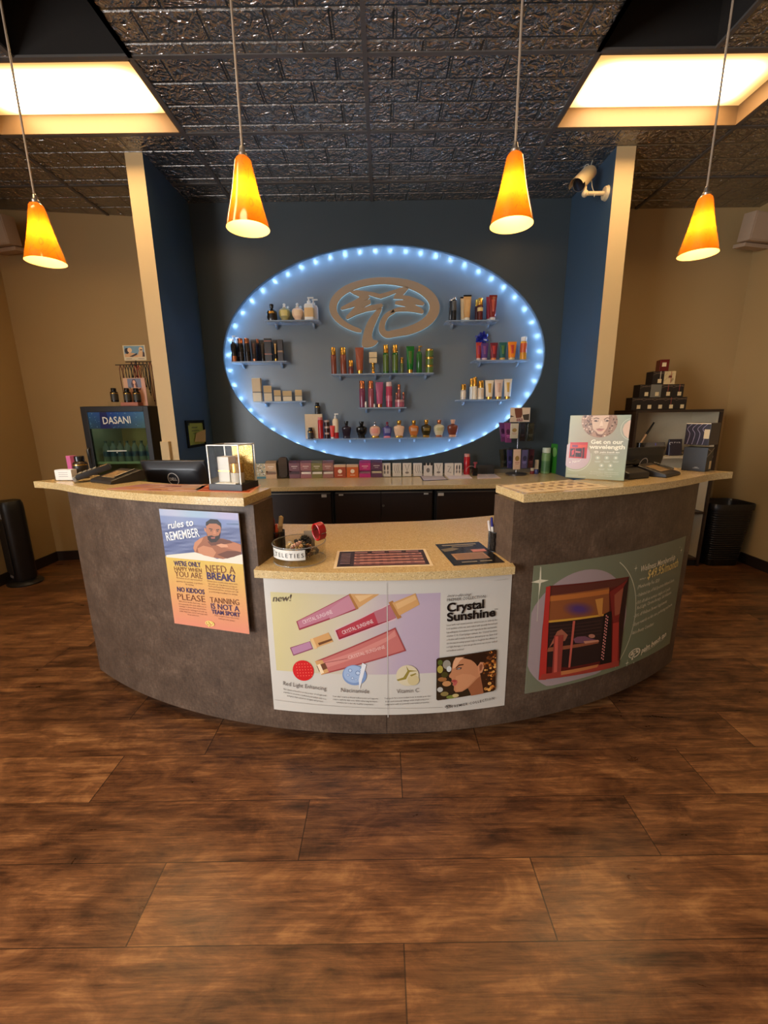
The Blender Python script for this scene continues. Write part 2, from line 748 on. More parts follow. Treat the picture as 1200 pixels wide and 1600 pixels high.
for k, mi in ((0, 0), (1, 0), (2, 0), (3, 2)):
    for i in range(n):
        j = (i + 1) % n
        f = mb.bm.faces.new((loops[k][i], loops[k][j], loops[k + 1][j], loops[k + 1][i]))
        f.material_index = mi
f = mb.bm.faces.new(loops[4])
f.material_index = 2
bmesh.ops.recalc_face_normals(mb.bm, faces=mb.bm.faces)
mb.box(x0, x1, NY + .005, NY + .08, z0, z1, mi=0)
struct(mb.build('wall_back', [BLUE_GLARE, BLUE_GLARE, NICHE], smooth=20))

# ---- side walls of the alcove: blue inside, cream end face
for sd, nm in ((-1, 'left'), (1, 'right')):
    xi, xo = (-1.674, -1.800) if sd < 0 else (1.684, 1.822)
    mb = MB()
    mb.box(min(xi, xo), max(xi, xo), 3.455, 4.55, 0, CZ)
    for f in mb.bm.faces:
        c = f.calc_center_median()
        nrm = f.normal
        f.material_index = 0
    mb.bm.normal_update()
    for f in mb.bm.faces:
        if f.normal.x * sd < -.5:
            f.material_index = 1
        elif f.normal.x * sd > .5:
            f.material_index = 2
    struct(mb.build('wall_alcove_' + nm, [CREAM, BLUE, BEIGE], smooth=0))

# ---- beige outer walls
mb = MB()
mb.prism([(-1.75, 4.486), (XL, 4.232), (XL, 4.38), (-1.75, 4.63)], 0, CZ)
struct(mb.build('wall_back_left', BEIGE, smooth=0))
mb = MB()
mb.box(1.76, XR + .1, 4.39, 4.52, 0, CZ)
struct(mb.build('wall_back_right', BEIGE, smooth=0))
mb = MB()                        # left wall with its window opening
for a, b, c, d in ((YF - .1, -2.62, 0, CZ), (-.08, 4.4, 0, CZ), (-2.62, -.08, 0, .52), (-2.62, -.08, 2.58, CZ)):
    mb.box(XL - .12, XL, a, b, c, d)
struct(mb.build('wall_left', BEIGE, smooth=0))
mb = MB()
mb.box(XR, XR + .12, YF - .1, 4.5, 0, CZ)
struct(mb.build('wall_right', BEIGE, smooth=0))
mb = MB()
for a, b, c, d in ((XL - .1, -2.35, 0, CZ), (2.35, XR + .1, 0, CZ), (-2.35, 2.35, 0, .5), (-2.35, 2.35, 2.7, CZ)):
    mb.box(a, b, YF - .12, YF, c, d)
struct(mb.build('wall_front', BEIGE, smooth=0))
SASH = mat('dark_window_frame', (46, 42, 40), .4, .6)
PANE = clear_mat('window_glass', (.95, .97, .97))
mb = MB()
for y in (-2.62, -1.37, -.12):
    mb.box(XL - .08, XL - .03, y, y + .04, .52, 2.58)
for z in (.52, 2.54):
    mb.box(XL - .08, XL - .03, -2.62, -.08, z, z + .04)
w1 = struct(mb.build('window_1', SASH, smooth=0))
mb = MB()
mb.box(XL - .06, XL - .052, -2.6, -.1, .54, 2.56)
mb.build('pane', PANE, w1, 0)
mb = MB()
for x in (-2.35, -.8, .76, 2.31):
    mb.box(x, x + .04, YF - .08, YF - .03, .5, 2.7)
for z in (.5, 2.66):
    mb.box(-2.35, 2.35, YF - .08, YF - .03, z, z + .04)
w2 = struct(mb.build('window_2', SASH, smooth=0))
mb = MB()
mb.box(-2.33, 2.33, YF - .06, YF - .052, .52, 2.68)
mb.build('pane', PANE, w2, 0)

for nm, args in (('left', (XL, XL + .012, YF, 4.24)), ('right', (XR - .012, XR, YF, 4.39)), ('back_right', (1.83, XR, 4.378, 4.39))):
    mb = MB()
    mb.box(*args, 0, .1)
    struct(mb.build('baseboard_' + nm, COVE, smooth=0))
mb = MB()
mb.prism([(-1.75, 4.474), (XL, 4.22), (XL, 4.232), (-1.75, 4.486)], 0, .1)
struct(mb.build('baseboard_back_left', COVE, smooth=0))

# ================================================================== ceiling lights
WHITE_E = mat('tan_lamp_enamel', (126, 100, 70), .5)


def lens_mat():
    """frosted lens: bright middle fading to orange edges, painted into the emission"""
    m = bpy.data.materials.new('frosted_lamp_lens')
    t = NT(m)
    sp = t.n('SeparateXYZ', {0: t.obj()})
    ax = t.math('ABSOLUTE', sp.outputs[0])
    ay = t.math('ABSOLUTE', t.math('SUBTRACT', sp.outputs[1], .10))
    fx_ = t.n('MapRange', {0: ax, 1: .34, 2: .60, 3: 1.0, 4: 0.0}, interpolation_type='SMOOTHSTEP').outputs[0]
    fy_ = t.n('MapRange', {0: ay, 1: .08, 2: .24, 3: 1.0, 4: 0.0}, interpolation_type='SMOOTHSTEP').outputs[0]
    f = t.math('MULTIPLY', fx_, fy_)  # glow falloff painted by position on the lens; no tubes modelled
    col = t.mix(f, (1.0, .52, .16), (1.0, .70, .36))
    st = t.math('ADD', .75, t.math('MULTIPLY', t.math('POWER', f, 1.6), LAMP_STRENGTH))
    t.surf(t.n('Emission', {0: col, 1: st}).outputs[0])
    return m


LENS = lens_mat()
LT = ['recessed ceiling light left of the tin ceiling, glowing above the fridge', 'unseen recessed light added at the left to brighten the floor', 'unseen recessed light added overhead, left of centre, to warm the front floor',  # second and third are unseen, added for warm light on the floor
      'recessed ceiling light right of the tin ceiling, above the bookcase']
for (a, b, c, d), lb in zip(holes, LT):
    r = thing('ceiling_light', lb, 'light', ((a + b) / 2, (c + d) / 2, CZ), 0, 'recessed ceiling lights')
    hx, hy, dp = FT4 / 2 - .012, FT2 / 2 - .012, .115
    mb = MB()                    # sheet-metal box, open below
    mb.box(-hx, hx, -hy, hy, dp, dp + .012)
    mb.box(-hx, hx, -hy, -hy + .012, -.004, dp)
    mb.box(-hx, hx, hy - .012, hy, -.004, dp)
    mb.box(-hx, -hx + .012, -hy, hy, -.004, dp)
    mb.box(hx - .012, hx, -hy, hy, -.004, dp)
    mb.build('housing', WHITE_E, r, 0)
    mb = MB()                    # frosted lens closing the box
    mb.box(-hx + .013, hx - .013, -hy + .013, hy - .013, dp - .012, dp - .004)
    mb.build('lens', LENS, r, 0)

# ================================================================== pendants
def amber_mat():
    m = bpy.data.materials.new('amber_art_glass')
    t = NT(m)
    ob = t.obj()
    sp = t.n('SeparateXYZ', {0: ob})
    nz = t.noise(t.mapping(ob, (14, 14, 7)), 1.0, 2.0, .5, 2.2)
    swirl = t.math('LESS_THAN', t.math('ABSOLUTE', t.math('SUBTRACT', nz, .5)), .012)
    nz2 = t.noise(t.mapping(ob, (20, 20, 5)), 1.0, 2.0)
    top = t.n('MapRange', {0: sp.outputs[2], 1: .17, 2: .25, 3: 0.0, 4: 1.0}).outputs[0]
    base = t.mix(nz2, (.17, .055, .0012), (.25, .095, .004))
    base = t.mix(t.math('MULTIPLY', top, .75), base, (.30, .07, .01))
    base = t.mix(t.math('MULTIPLY', swirl, .75), base, (.22, .05, .008))
    inside = t.n('NewGeometry').outputs['Backfacing']
    tl = t.n('BsdfTranslucent', {0: base})
    df = t.n('BsdfDiffuse', {0: base})
    dif = t.n('MixShader', {0: .45, 1: tl.outputs[0], 2: df.outputs[0]})
    gl = t.n('BsdfGlossy', {'Color': (1, 1, 1, 1), 'Roughness': .07})
    fr = t.n('Fresnel', {0: 1.5})
    mx = t.n('MixShader', {0: fr.outputs[0], 1: dif.outputs[0], 2: gl.outputs[0]})
    opal = t.n('BsdfDiffuse', {0: (.62, .48, .24, 1)})
    t.surf(t.n('MixShader', {0: inside, 1: mx.outputs[0], 2: opal.outputs[0]}).outputs[0])
    return m


AMBER = amber_mat()
OPAL = mat('opal_glass_lining', (255, 214, 130), .35)
CORD = mat('braided_cord', (150, 132, 112), .5)
NICKEL = mat('brushed_nickel', (190, 180, 165), .3, 1.0)
BULB = emit_mat('bulb_glow', (1.0, .62, .25), 30.0)
PP = [((72, 410), 'amber glass pendant lamp furthest left, above the card holder end of the desk'),
      ((388, 358), 'amber glass pendant lamp over the left counter, second lamp from the left'),
      ((799, 352), 'amber glass pendant lamp over the right counter, third lamp from the left'),
      ((1090, 398), 'amber glass pendant lamp furthest right, above the black box end of the desk')]
for (q, lb) in PP:
    p = atz(*q, EYE + .70)
    r = thing('pendant_lamp', lb, 'lamp', p, 0, 'amber pendant lamps')
    Hs = .232
    mb = MB()
    prof = [(0, .080), (.03, .0735), (.07, .0625), (.12, .050), (.165, .041), (.20, .0345), (.222, .030), (Hs, .024), (Hs + .004, .012)]
    mb.loft([(z, w, w) for z, w in prof], 40, caps=False)
    mb.build('shade', AMBER, r, 60)
    mb = MB()
    mb.loft([(Hs - .002, .014, .014), (Hs + .012, .016, .016), (Hs + .02, .011, .011), (Hs + .036, .008, .008), (Hs + .04, .004, .004)], 16)
    mb.cyl((0, 0, .15), (0, 0, Hs), .012)
    mb.build('socket', NICKEL, r)
    mb = MB()
    mb.cyl((0, 0, Hs + .036), (0, 0, CZ - p.z - .02), .0042, seg=8)
    mb.build('cord', CORD, r)
    mb = MB()
    mb.loft([(CZ - p.z - .03, .05, .05), (CZ - p.z - .006, .058, .058), (CZ - p.z - .0005, .058, .058)], 24)
    mb.build('canopy', NICKEL, r)
    mb = MB()
    mb.sphere((0, 0, .125), .017, sz=1.35)
    mb.build('bulb', BULB, r, 60)
    l = bpy.data.lights.new('pendant_bulb_light', 'POINT')
    l.energy, l.color, l.shadow_soft_size = PENDANT_W, (1.0, .60, .24), .02
    o = bpy.data.objects.new('pendant_bulb_light', l)
    o.location = (0, 0, .118)
    o.parent = r
    COL.objects.link(o)

# ================================================================== LED strip of the oval niche
r = thing('led_strip', 'blue-white LED strip running round the rim of the oval wall niche', 'light', (NCX, WY + .034, NCZ))
mb = MB()
N = 120
for i in range(N):
    a0, a1 = 2 * PI * i / N, 2 * PI * (i + 1) / N
    f = lambda a, k: V((math.cos(a) * (NRX + LIP - k), 0, math.sin(a) * (NRZ + LIP - k)))
    p, q, p2, q2 = f(a0, .001), f(a1, .001), f(a0, .004), f(a1, .004)
    dy = V((0, .006, 0))
    mb.quad(p2 - dy, q2 - dy, q2 + dy, p2 + dy)
    mb.quad(p - dy, q - dy, q2 - dy, p2 - dy)
    mb.quad(p2 + dy, q2 + dy, q + dy, p + dy)
mb.build('tape', mat('white_led_tape', (210, 215, 225), .5), r, 0)
LEDM = emit_mat('led_glow', (.30, .56, 1.0), LED_STRENGTH)
NL = 56
seglen = []
tab = [(2 * PI * i / 2000) for i in range(2001)]
cum = [0]
for a, b in zip(tab, tab[1:]):
    cum.append(cum[-1] + math.hypot((math.cos(b) - math.cos(a)) * NRX, (math.sin(b) - math.sin(a)) * NRZ))
led0 = None
for k in range(NL):
    a = float(np.interp(cum[-1] * (k + .5) / NL, cum, tab))
    nx, nz = math.cos(a) / NRX, math.sin(a) / NRZ
    nl = math.hypot(nx, nz)
    pos = V((math.cos(a) * (NRX + LIP) - nx / nl * .0085, .0, math.sin(a) * (NRZ + LIP) - nz / nl * .0085))
    if led0 is None:
        mb = MB()
        mb.box(-.011, .011, -.006, .006, -.003, .003)
        o = led0 = mb.build('diode', LEDM, r, 0)
    else:
        o = led0.copy()
        COL.objects.link(o)
        o.parent = r
    o.location = pos
    o.rotation_euler = (0, PI / 2 - math.atan2(nz, nx), 0)

# ================================================================== the palm emblem on the niche wall
def q_logo(x, y):
    p = at(505 + x / 6.316, 425 + y / 6.316, NY - .03)
    return (p.x, p.z)


def stroke(cl, wd):
    L, R_ = [], []
    for i, p in enumerate(cl):
        a, b = V(cl[max(0, i - 1)]), V(cl[min(len(cl) - 1, i + 1)])
        d = (b - a).normalized()
        nn = V((-d.y, d.x))
        L.append(tuple(V(p) + nn * wd[i] / 2))
        R_.append(tuple(V(p) - nn * wd[i] / 2))
    return L + R_[::-1]


def smooth_pts(pts, n=4, closed=True):
    """Catmull-Rom through the points"""
    out = []
    m = len(pts)
    for i in range(m if closed else m - 1):
        g = lambda k: V(pts[k % m]) if closed else V(pts[min(max(k, 0), m - 1)])
        p0, p1, p2, p3 = g(i - 1), g(i), g(i + 1), g(i + 2)
        for j in range(n):
            t = j / n
            out.append(tuple(.5 * (2 * p1 + (p2 - p0) * t + (2 * p0 - 5 * p1 + 4 * p2 - p3) * t * t + (3 * p1 - p0 - 3 * p2 + p3) * t ** 3)))
    if not closed:
        out.append(tuple(pts[-1]))
    return out


ringc = [(598 + 500 * math.cos(math.radians(th)), 352 + 262 * math.sin(math.radians(th))) for th in range(116, 361 + 70, 5)]
ringw = []
for th in range(116, 361 + 70, 5):
    ringw.append(float(np.interp(th, [116, 121, 180, 270, 330, 370, 431], [26, 44, 76, 66, 92, 100, 78])))
tail = smooth_pts([ringc[-1], (690, 612), (635, 622), (595, 600), (578, 560), (590, 495), (630, 430), (700, 388)], 5, False)[1:]
tw = [float(np.interp(i, [0, 8, 20, len(tail) - 1], [74, 66, 62, 40])) for i in range(len(tail))]
LOGO = [stroke(ringc + tail, ringw + tw),
        smooth_pts([(537, 372), (582, 362), (545, 450), (500, 555), (482, 630), (498, 672), (535, 678), (538, 700), (495, 735), (430, 750), (388, 738), (383, 690), (398, 610), (432, 510), (475, 440)], 3),
        [(255, 192), (330, 184), (420, 194), (500, 206), (565, 222), (640, 200), (700, 180), (770, 158), (825, 148), (843, 165), (812, 205), (785, 232), (850, 243), (900, 258), (950, 280),
         (990, 303), (1000, 318), (985, 333), (940, 330), (895, 322), (930, 342), (965, 360), (992, 385), (990, 405), (975, 415), (900, 400), (830, 393), (750, 394), (700, 400), (665, 410), (690, 372), (735, 352), (760, 350),
         (832, 348), (775, 335), (708, 322), (712, 292), (760, 285), (812, 275), (760, 270), (692, 268), (700, 240), (722, 208), (650, 238), (570, 266), (520, 254), (445, 228), (462, 252), (440, 275), (385, 292),
         (430, 282), (465, 272), (470, 300), (468, 318), (420, 342), (380, 360), (420, 350), (470, 332), (575, 316), (590, 330), (585, 350), (550, 372), (480, 385), (420, 396), (320, 430), (240, 470), (225, 462), (228, 440), (270, 395), (318, 342),
         (250, 362), (185, 378), (172, 366), (180, 350), (260, 308), (350, 262), (358, 248), (300, 222)]]
c = q_logo(600, 400)
r = thing('palm_emblem', 'bronze palm tree emblem in a broken oval ring, glowing at its edges', 'sign', (c[0], NY, c[1]))
loc = lambda p: (q_logo(*p)[0] - c[0], q_logo(*p)[1] - c[1])
MX = Matrix(((1, 0, 0, 0), (0, 0, -1, 0), (0, 1, 0, 0), (0, 0, 0, 1)))      # (x, y, z) -> (x, -z, y)
mb = MB()
for g in LOGO:
    mb.prism([loc(p) for p in g], .028, .048, M=MX)
mb.build('letter_face', mat('bronze_sign_metal', (160, 133, 102), .55, .1), r, 0)
mb = MB()
for g in LOGO:
    mb.prism([loc(p) for p in g], .022, .0275, M=MX)
mb.build('halo_light', emit_mat('halo_glow', (.55, .85, 1.0), HALO_STRENGTH), r, 0)
for p in ((300, 300), (900, 300), (600, 95), (440, 640), (1080, 350), (110, 350), (800, 605)):
    a = loc(p)
    mb = MB()
    mb.cyl((a[0], 0, a[1]), (a[0], -.03, a[1]), .004, seg=8)
    mb.build('standoff', NICKEL, r)

# ================================================================== reception desk
YC = 4.435
ZB, ZL = 1.1376, .838


def pol(R, th):
    return (R * math.sin(th), YC - R * math.cos(th))


def rad(d):
    return math.radians(d)


def sector(mb, r0, r1, a0, a1, z0, z1, step=.8, mi=0):
    n = max(2, int(abs(a1 - a0) / step))
    th = [rad(a0 + (a1 - a0) * i / n) for i in range(n + 1)]
    f = lambda R, t: R(math.degrees(t)) if callable(R) else R
    pts = [pol(f(r1, t), t) for t in th] + [pol(f(r0, t), t) for t in th[::-1]]
    mb.prism(pts, z0, z1, mi)
    return mb


def laminate():
    m = bpy.data.materials.new('brown_linen_laminate')
    t = NT(m)
    ob = t.obj()
    w1 = t.noise(t.mapping(ob, (1, 1, .35)), 110.0, 3.0, .6)
    w2 = t.noise(t.mapping(ob, (1, 1, 3)), 60.0, 3.0, .6)
    big = t.noise(ob, 7.0, 5.0, .65, .5)
    f = t.math('ADD', t.math('MULTIPLY', big, .5), t.math('ADD', t.math('MULTIPLY', w1, .3), t.math('MULTIPLY', w2, .2)))
    c = t.ramp(f, [(.36, rgb(66, 51, 40)), (.52, rgb(88, 70, 56)), (.66, rgb(112, 91, 74))])
    t.bsdf(Base_Color=c, Roughness=.48, Specular_IOR_Level=.35, Normal=t.bump(f, .12, .003))
    return m


def quartz(name, base, dark, light):
    m = bpy.data.materials.new(name)
    t = NT(m)
    ob = t.obj()
    v1 = t.n('TexVoronoi', {'Vector': ob, 'Scale': 360.0})
    v2 = t.n('TexVoronoi', {'Vector': ob, 'Scale': 230.0})
    n1 = t.noise(ob, 330.0, 2.0)
    s1 = t.n('SeparateXYZ', {0: v1.outputs['Color']}).outputs[0]
    s2 = t.n('SeparateXYZ', {0: v2.outputs['Color']}).outputs[1]
    c = t.mix(n1, tuple(x * .86 for x in base), tuple(min(1, x * 1.12) for x in base))
    c = t.mix(t.math('MULTIPLY', t.math('GREATER_THAN', s1, .88), .5), c, dark)
    c = t.mix(t.math('MULTIPLY', t.math('GREATER_THAN', s2, .9), .45), c, light)
    t.bsdf(Base_Color=c, Roughness=.2, Specular_IOR_Level=.5)
    return m


LAM = laminate()
QTZ = quartz('speckled_tan_quartz', rgb(204, 176, 124), rgb(110, 88, 60), rgb(232, 214, 172))
DARKW = mat('dark_espresso_wood', (44, 30, 22), .45, 0, .2, 30)
TOE = mat('black_toe_kick', (16, 14, 13), .6)
WHITEM = mat('white_melamine', (214, 204, 182), .5)

desk = thing('reception_desk', 'curved brown reception desk with speckled stone tops and a lower middle section', 'desk', (0, 1.6, 0))
off = V((0, -1.6, 0))


def dk(mb, name, m, smooth=25, bevel=0.0, label=None):
    bmesh.ops.translate(mb.bm, vec=off, verts=mb.bm.verts[:])
    o = mb.build(name, m, desk, smooth, None, bevel)
    if label:
        o['label'] = label
    return o


GA, EA = 10.9, 35.8            # half angles of the gap and of the whole front
mb = MB()
sector(mb, 2.64, 2.815, -GA, -.02, .05, ZL - .034)
sector(mb, 2.64, 2.815, .02, GA, .05, ZL - .034)
dk(mb, 'front_panel', LAM)
for sd, nm in ((-1, 'left'), (1, 'right')):
    mb = MB()
    a, b = sorted((sd * GA, sd * EA))
    sector(mb, 2.64, 2.815, a, b, .05, ZB - .035)
    dk(mb, 'front_panel', LAM, bevel=.003)
    mb = MB()                   # end panel under the work surface
    a, b = sorted((sd * (EA - .6), sd * EA))
    sector(mb, 2.06, 2.64, a, b, .0, ZL - .034, .3)
    dk(mb, 'end_panel', LAM)
    mb = MB()
    tip = lambda d: 2.848 + .055 * max(0, (abs(d) - 34.5) / 5.2) ** 2
    a, b = sorted((sd * 11.35, sd * 39.7))
    sector(mb, 2.605, tip, a, b, ZB - .034, ZB)
    dk(mb, 'bar_top', QTZ, 25, .004)
mb = MB()
sector(mb, 2.66, 2.76, -EA, EA, 0, .05)
dk(mb, 'toe_kick', TOE)
mb = MB()
th = [rad(-GA + 2 * GA * i / 24) for i in range(25)]
rin = lambda d: float(np.interp(d, [-36, -20, 0, 17, 36], [2.16, 2.15, 2.035, 2.02, 2.02]))
pts = [pol(2.856, t) for t in th] + [pol(2.63, rad(a)) for a in range(12, 36)] + [pol(rin(a), rad(a)) for a in range(35, -36, -2)] + [pol(2.63, rad(a)) for a in range(-35, -11)]
mb.prism(pts, ZL - .034, ZL)
dk(mb, 'transaction_top', QTZ, 25, .004)

# ================================================================== back counter and the cabinets under it
ZC = .88
BF = 3.47                       # front edge of the worktop
bc = thing('back_counter', 'long speckled stone counter along the blue back wall', 'counter', (0, 3.82, 0))
mb = MB()
mb.box(-1.67, 1.68, BF - 3.82, .355, ZC - .036, ZC, .003)
mb.build('worktop', QTZ, bc, 0)
mb = MB()
mb.box(-1.67, 1.68, BF + .05 - 3.82, .355, ZC - .05, ZC - .036)
mb.build('top_rail', DARKW, bc, 0)
ALU = mat('dull_aluminium', (150, 140, 124), .35, .8)
STK = mat('white_sticker', (220, 214, 200), .6)


def cx_(px):
    return at(px, 790, BF + .06).x


CAB = [(-1.66, cx_(521), 'wide', 'dark wood cabinet under the back counter, the one at its left end', [(503, 511)], None),
       (cx_(522.5), cx_(677), 'pair', 'two-door dark wood cabinet with a round lock, middle of the back counter', [(530, 537), (662, 669)], 599),
       (cx_(679), 1.66, 'wide', 'dark wood cabinet under the back counter, the one at its right end', [(684, 693)], None)]
for x0, x1, kind, lb, stk, lock in CAB:
    xm = (x0 + x1) / 2
    r = thing('base_cabinet', lb, 'cabinet', (xm, BF + .06, 0), 0, 'cabinets under the back counter')
    mb = MB()
    mb.box(x0 - xm, x1 - xm, .022, .60, 0.0, ZC - .052)
    mb.build('carcass', TOE, r, 0)
    mid = cx_(595.5) - xm
    doors = [(x0 - xm + .02, x1 - xm - .02)] if kind == 'wide' else [(x0 - xm + .012, mid - .002), (mid + .002, x1 - xm - .012)]
    for a, b in doors:
        mb = MB()
        mb.box(a, b, 0, .0215, .06, ZC - .073, .002)
        d = mb.build('door', DARKW, r, 0)
        mb = MB()
        mb.box(a, b, -.012, .0215, ZC - .0725, ZC - .062, .002)
        mb.build('pull_rail', ALU, d, 0)
    for sa, sb in stk:
        mb = MB()
        zt = ZC - .077
        mb.box(cx_(sa) - xm, cx_(sb) - xm, -.0016, -.0003, zt - (.026 if kind == 'wide' else .013), zt)
        mb.build('sticker', STK, r, 0)
    if lock:
        mb = MB()
        p = at(lock, 790, BF + .06)
        mb.cyl((p.x - xm, -.0003, p.z), (p.x - xm, -.010, p.z), .011, .010)
        mb.build('lock', ALU, r)
mb = MB()
mb.box(-1.67, 1.68, 4.168, 4.1795, ZC + .0004, ZC + .038)
tag(mb.build('splash_ledge', mat('grey_laminate_edge', (120, 112, 98), .5), None, 0), 'low grey ledge running along the wall at the back of the counter', 'ledge')

# ================================================================== shelves in the niche
ACR = clear_mat('frosted_acrylic', (.80, .85, .90), .25, .22)
ACE = mat('acrylic_edge', (150, 165, 180), .2, 0, .05, 20, 0, .3)
CLIP = mat('satin_metal_clip', (176, 186, 196), .3, .6)
ROWY = 4.188
ROW = {}


def shelf(x0, x1, z, lb):
    r = thing('wall_shelf', lb, 'shelf', ((x0 + x1) / 2, NY, z), 0, 'clear acrylic shelves in the niche')
    hw = (x1 - x0) / 2 - .003
    mb = MB()
    mb.box(-hw, hw, -.175, -.001, -.011, 0, .0015)
    mb.build('shelf_panel', [ACR], r, 0)
    mb = MB()
    mb.box(-hw, hw, -.1765, -.1752, -.0105, -.0005)
    mb.build('front_edge', ACE, r, 0)
    for s in (-.70, .72):
        mb = MB()
        pr = [(-.001, -.011), (-.075, -.011), (-.070, -.022), (-.050, -.036), (-.02, -.046), (-.001, -.049)]
        Mx = Matrix(((0, 0, 1, s * hw), (1, 0, 0, 0), (0, 1, 0, 0), (0, 0, 0, 1)))
        mb.prism([(a, b - .0005) for a, b in pr], -.008, .008, M=Mx)
        mb.build('bracket', CLIP, r, 0)


def row(key, x0, x1, ypx, labels):
    z = at((x0 + x1) / 2, ypx, ROWY).z
    ROW[key] = z
    a, b = at(x0, ypx, NY - .175).x, at(x1, ypx, NY - .175).x
    n = len(labels)
    for i, lb in enumerate(labels):
        shelf(a + (b - a) * i / n, a + (b - a) * (i + 1) / n, z - .0006, lb)


row('S1', 413, 499, 502, ['clear shelf with round tanning bottles, upper left of the oval niche'])
row('S2', 359, 448, 565.5, ['clear shelf crowded with black bottles, at the left rim of the niche'])
row('S3', 397, 478, 627, ['clear shelf of marbled cream boxes, lower left of the niche'])
row('S4', 476.5, 717, 684, ['clear shelf under the beige box, left third of the bottom row', 'clear shelf in the middle of the bottom row of perfume bottles', 'clear shelf under the copper bottle, right third of the bottom row'])
row('S5', 517, 678.5, 584, ['clear shelf of brown bottles under the palm emblem', 'clear shelf of green bottles under the palm emblem'])
row('S6', 559.5, 636, 636.5, ['small clear shelf of mauve bottles in the middle of the niche'])
row('S7', 697, 780, 502, ['clear shelf with gold and red tubes, upper right of the niche'])
row('S8', 740, 828, 563, ['clear shelf of rainbow tubes under the blue bow, at the right rim'])
row('S9', 715, 800, 624, ['clear shelf of cream and gold tubes, lower right of the niche'])

# ================================================================== product builders


def pm(c, rough=.3, metal=0.0, coat=0.0):
    return mat('product_%02x%02x%02x_%d_%d' % (*c, rough * 100, metal * 10), c, rough, metal, .06, 60, 0, 0, coat)


GOLD = mat('polished_gold', (214, 160, 70), .25, .85)
COPPER = mat('polished_copper', (206, 128, 86), .25, .85)
SILVER = mat('polished_silver', (200, 200, 205), .22, .9)
BLACKP = mat('gloss_black_plastic', (14, 13, 14), .25)


def base_pos(row_, xpx, ypx_b, dy):
    return None


def put(name, cat, row_, xpx, ytop, wpx, label, dy=0.0, group=None, zextra=0.0):
    """stand a product on a shelf: returns its Empty, height and width in metres"""
    z = (ROW[row_] if isinstance(row_, str) else row_[0]) + zextra
    y = (ROWY if isinstance(row_, str) else row_[1]) + dy
    ypx = 640
    a = at(xpx, ytop, y)
    sc = (at(xpx + 1, ytop, y) - a).x
    r = thing(name, label, cat, (0, 0, 0), 0, group)
    # x at the base
    b = a
    for _ in range(4):
        lo = ytop
        # pixel row of the base for this depth
        d = V((b.x, y, z - EYE))
        py = 800 - FPX * (d @ CU) / (d @ CF)
        b = at(xpx, (py + ytop) / 2, y)
    r.location = (b.x, y, z)
    return r, max(.01, a.z - z), wpx * sc


def lotion_tube(row_, xpx, ytop, wpx, cols, label, dy=0.0, group=None, accent=None):
    r, h, w = put('lotion_tube', 'tube', row_, xpx, ytop, wpx, label, dy, group)
    body, cap = cols[0], cols[1]
    hc = h * .13
    mb = MB()
    mb.loft([(0, .31 * w, .31 * w), (.002, .33 * w, .33 * w), (hc, .34 * w, .34 * w)], 20)
    mb.build('cap', cap, r)
    top = cols[2] if len(cols) > 2 else body
    mb = MB()
    R = []
    for i in range(11):
        t = i / 10
        R.append((hc + .0005 + (h * .94 - hc) * t, w * (.38 + .12 * t), w * (.38 * (1 - t) + .02)))
    mb.loft([(hc + .0004, .3 * w, .3 * w)] + R, 24)
    mb.build('tube_body', body, r, 50)
    mb = MB()
    mb.box(-w / 2, w / 2, -.02 * w - .0008, .02 * w + .0008, h * .94 + .0003, h)
    mb.build('crimp', top, r, 0)
    if accent:
        mb = MB()
        R = [(hc + (h - hc) * t, w * (.38 + .12 * t) * 1.012 * .55, w * (.38 * (1 - t) + .03) * 1.09) for t in (.25, .4, .55, .7, .8)]
        mb.loft(R, 20)
        mb.build('print_panel', accent, r, 50)
    return r


def lotion_bottle(row_, xpx, ytop, wpx, cols, label, dy=0.0, group=None, capf=.26, band=None, bandz=(.3, .55), taper=1.0, name='lotion_bottle'):
    r, h, w = put(name, 'bottle', row_, xpx, ytop, wpx, label, dy, group)
    hb = h * (1 - capf)
    mb = MB()
    mb.loft([(0, .44 * w * taper, .44 * w * taper), (.003, .5 * w * taper, .5 * w * taper), (hb * .5, .5 * w * (1 + taper) / 2, .5 * w * (1 + taper) / 2), (hb - .006, .5 * w, .5 * w), (hb, .42 * w, .42 * w)], 24)
    mb.build('bottle_body', cols[0], r, 40)
    mb = MB()
    mb.loft([(hb + .0003, .40 * w, .40 * w), (hb + .002, .46 * w, .46 * w), (h - .003, .46 * w, .46 * w), (h, .42 * w, .42 * w)], 24)
    mb.build('cap', cols[1], r, 40)
    if band:
        mb = MB()
        mb.loft([(hb * bandz[0], .508 * w, .508 * w), (hb * bandz[1], .508 * w, .508 * w)], 24)
        mb.build('label', band, r, 40)
    return r


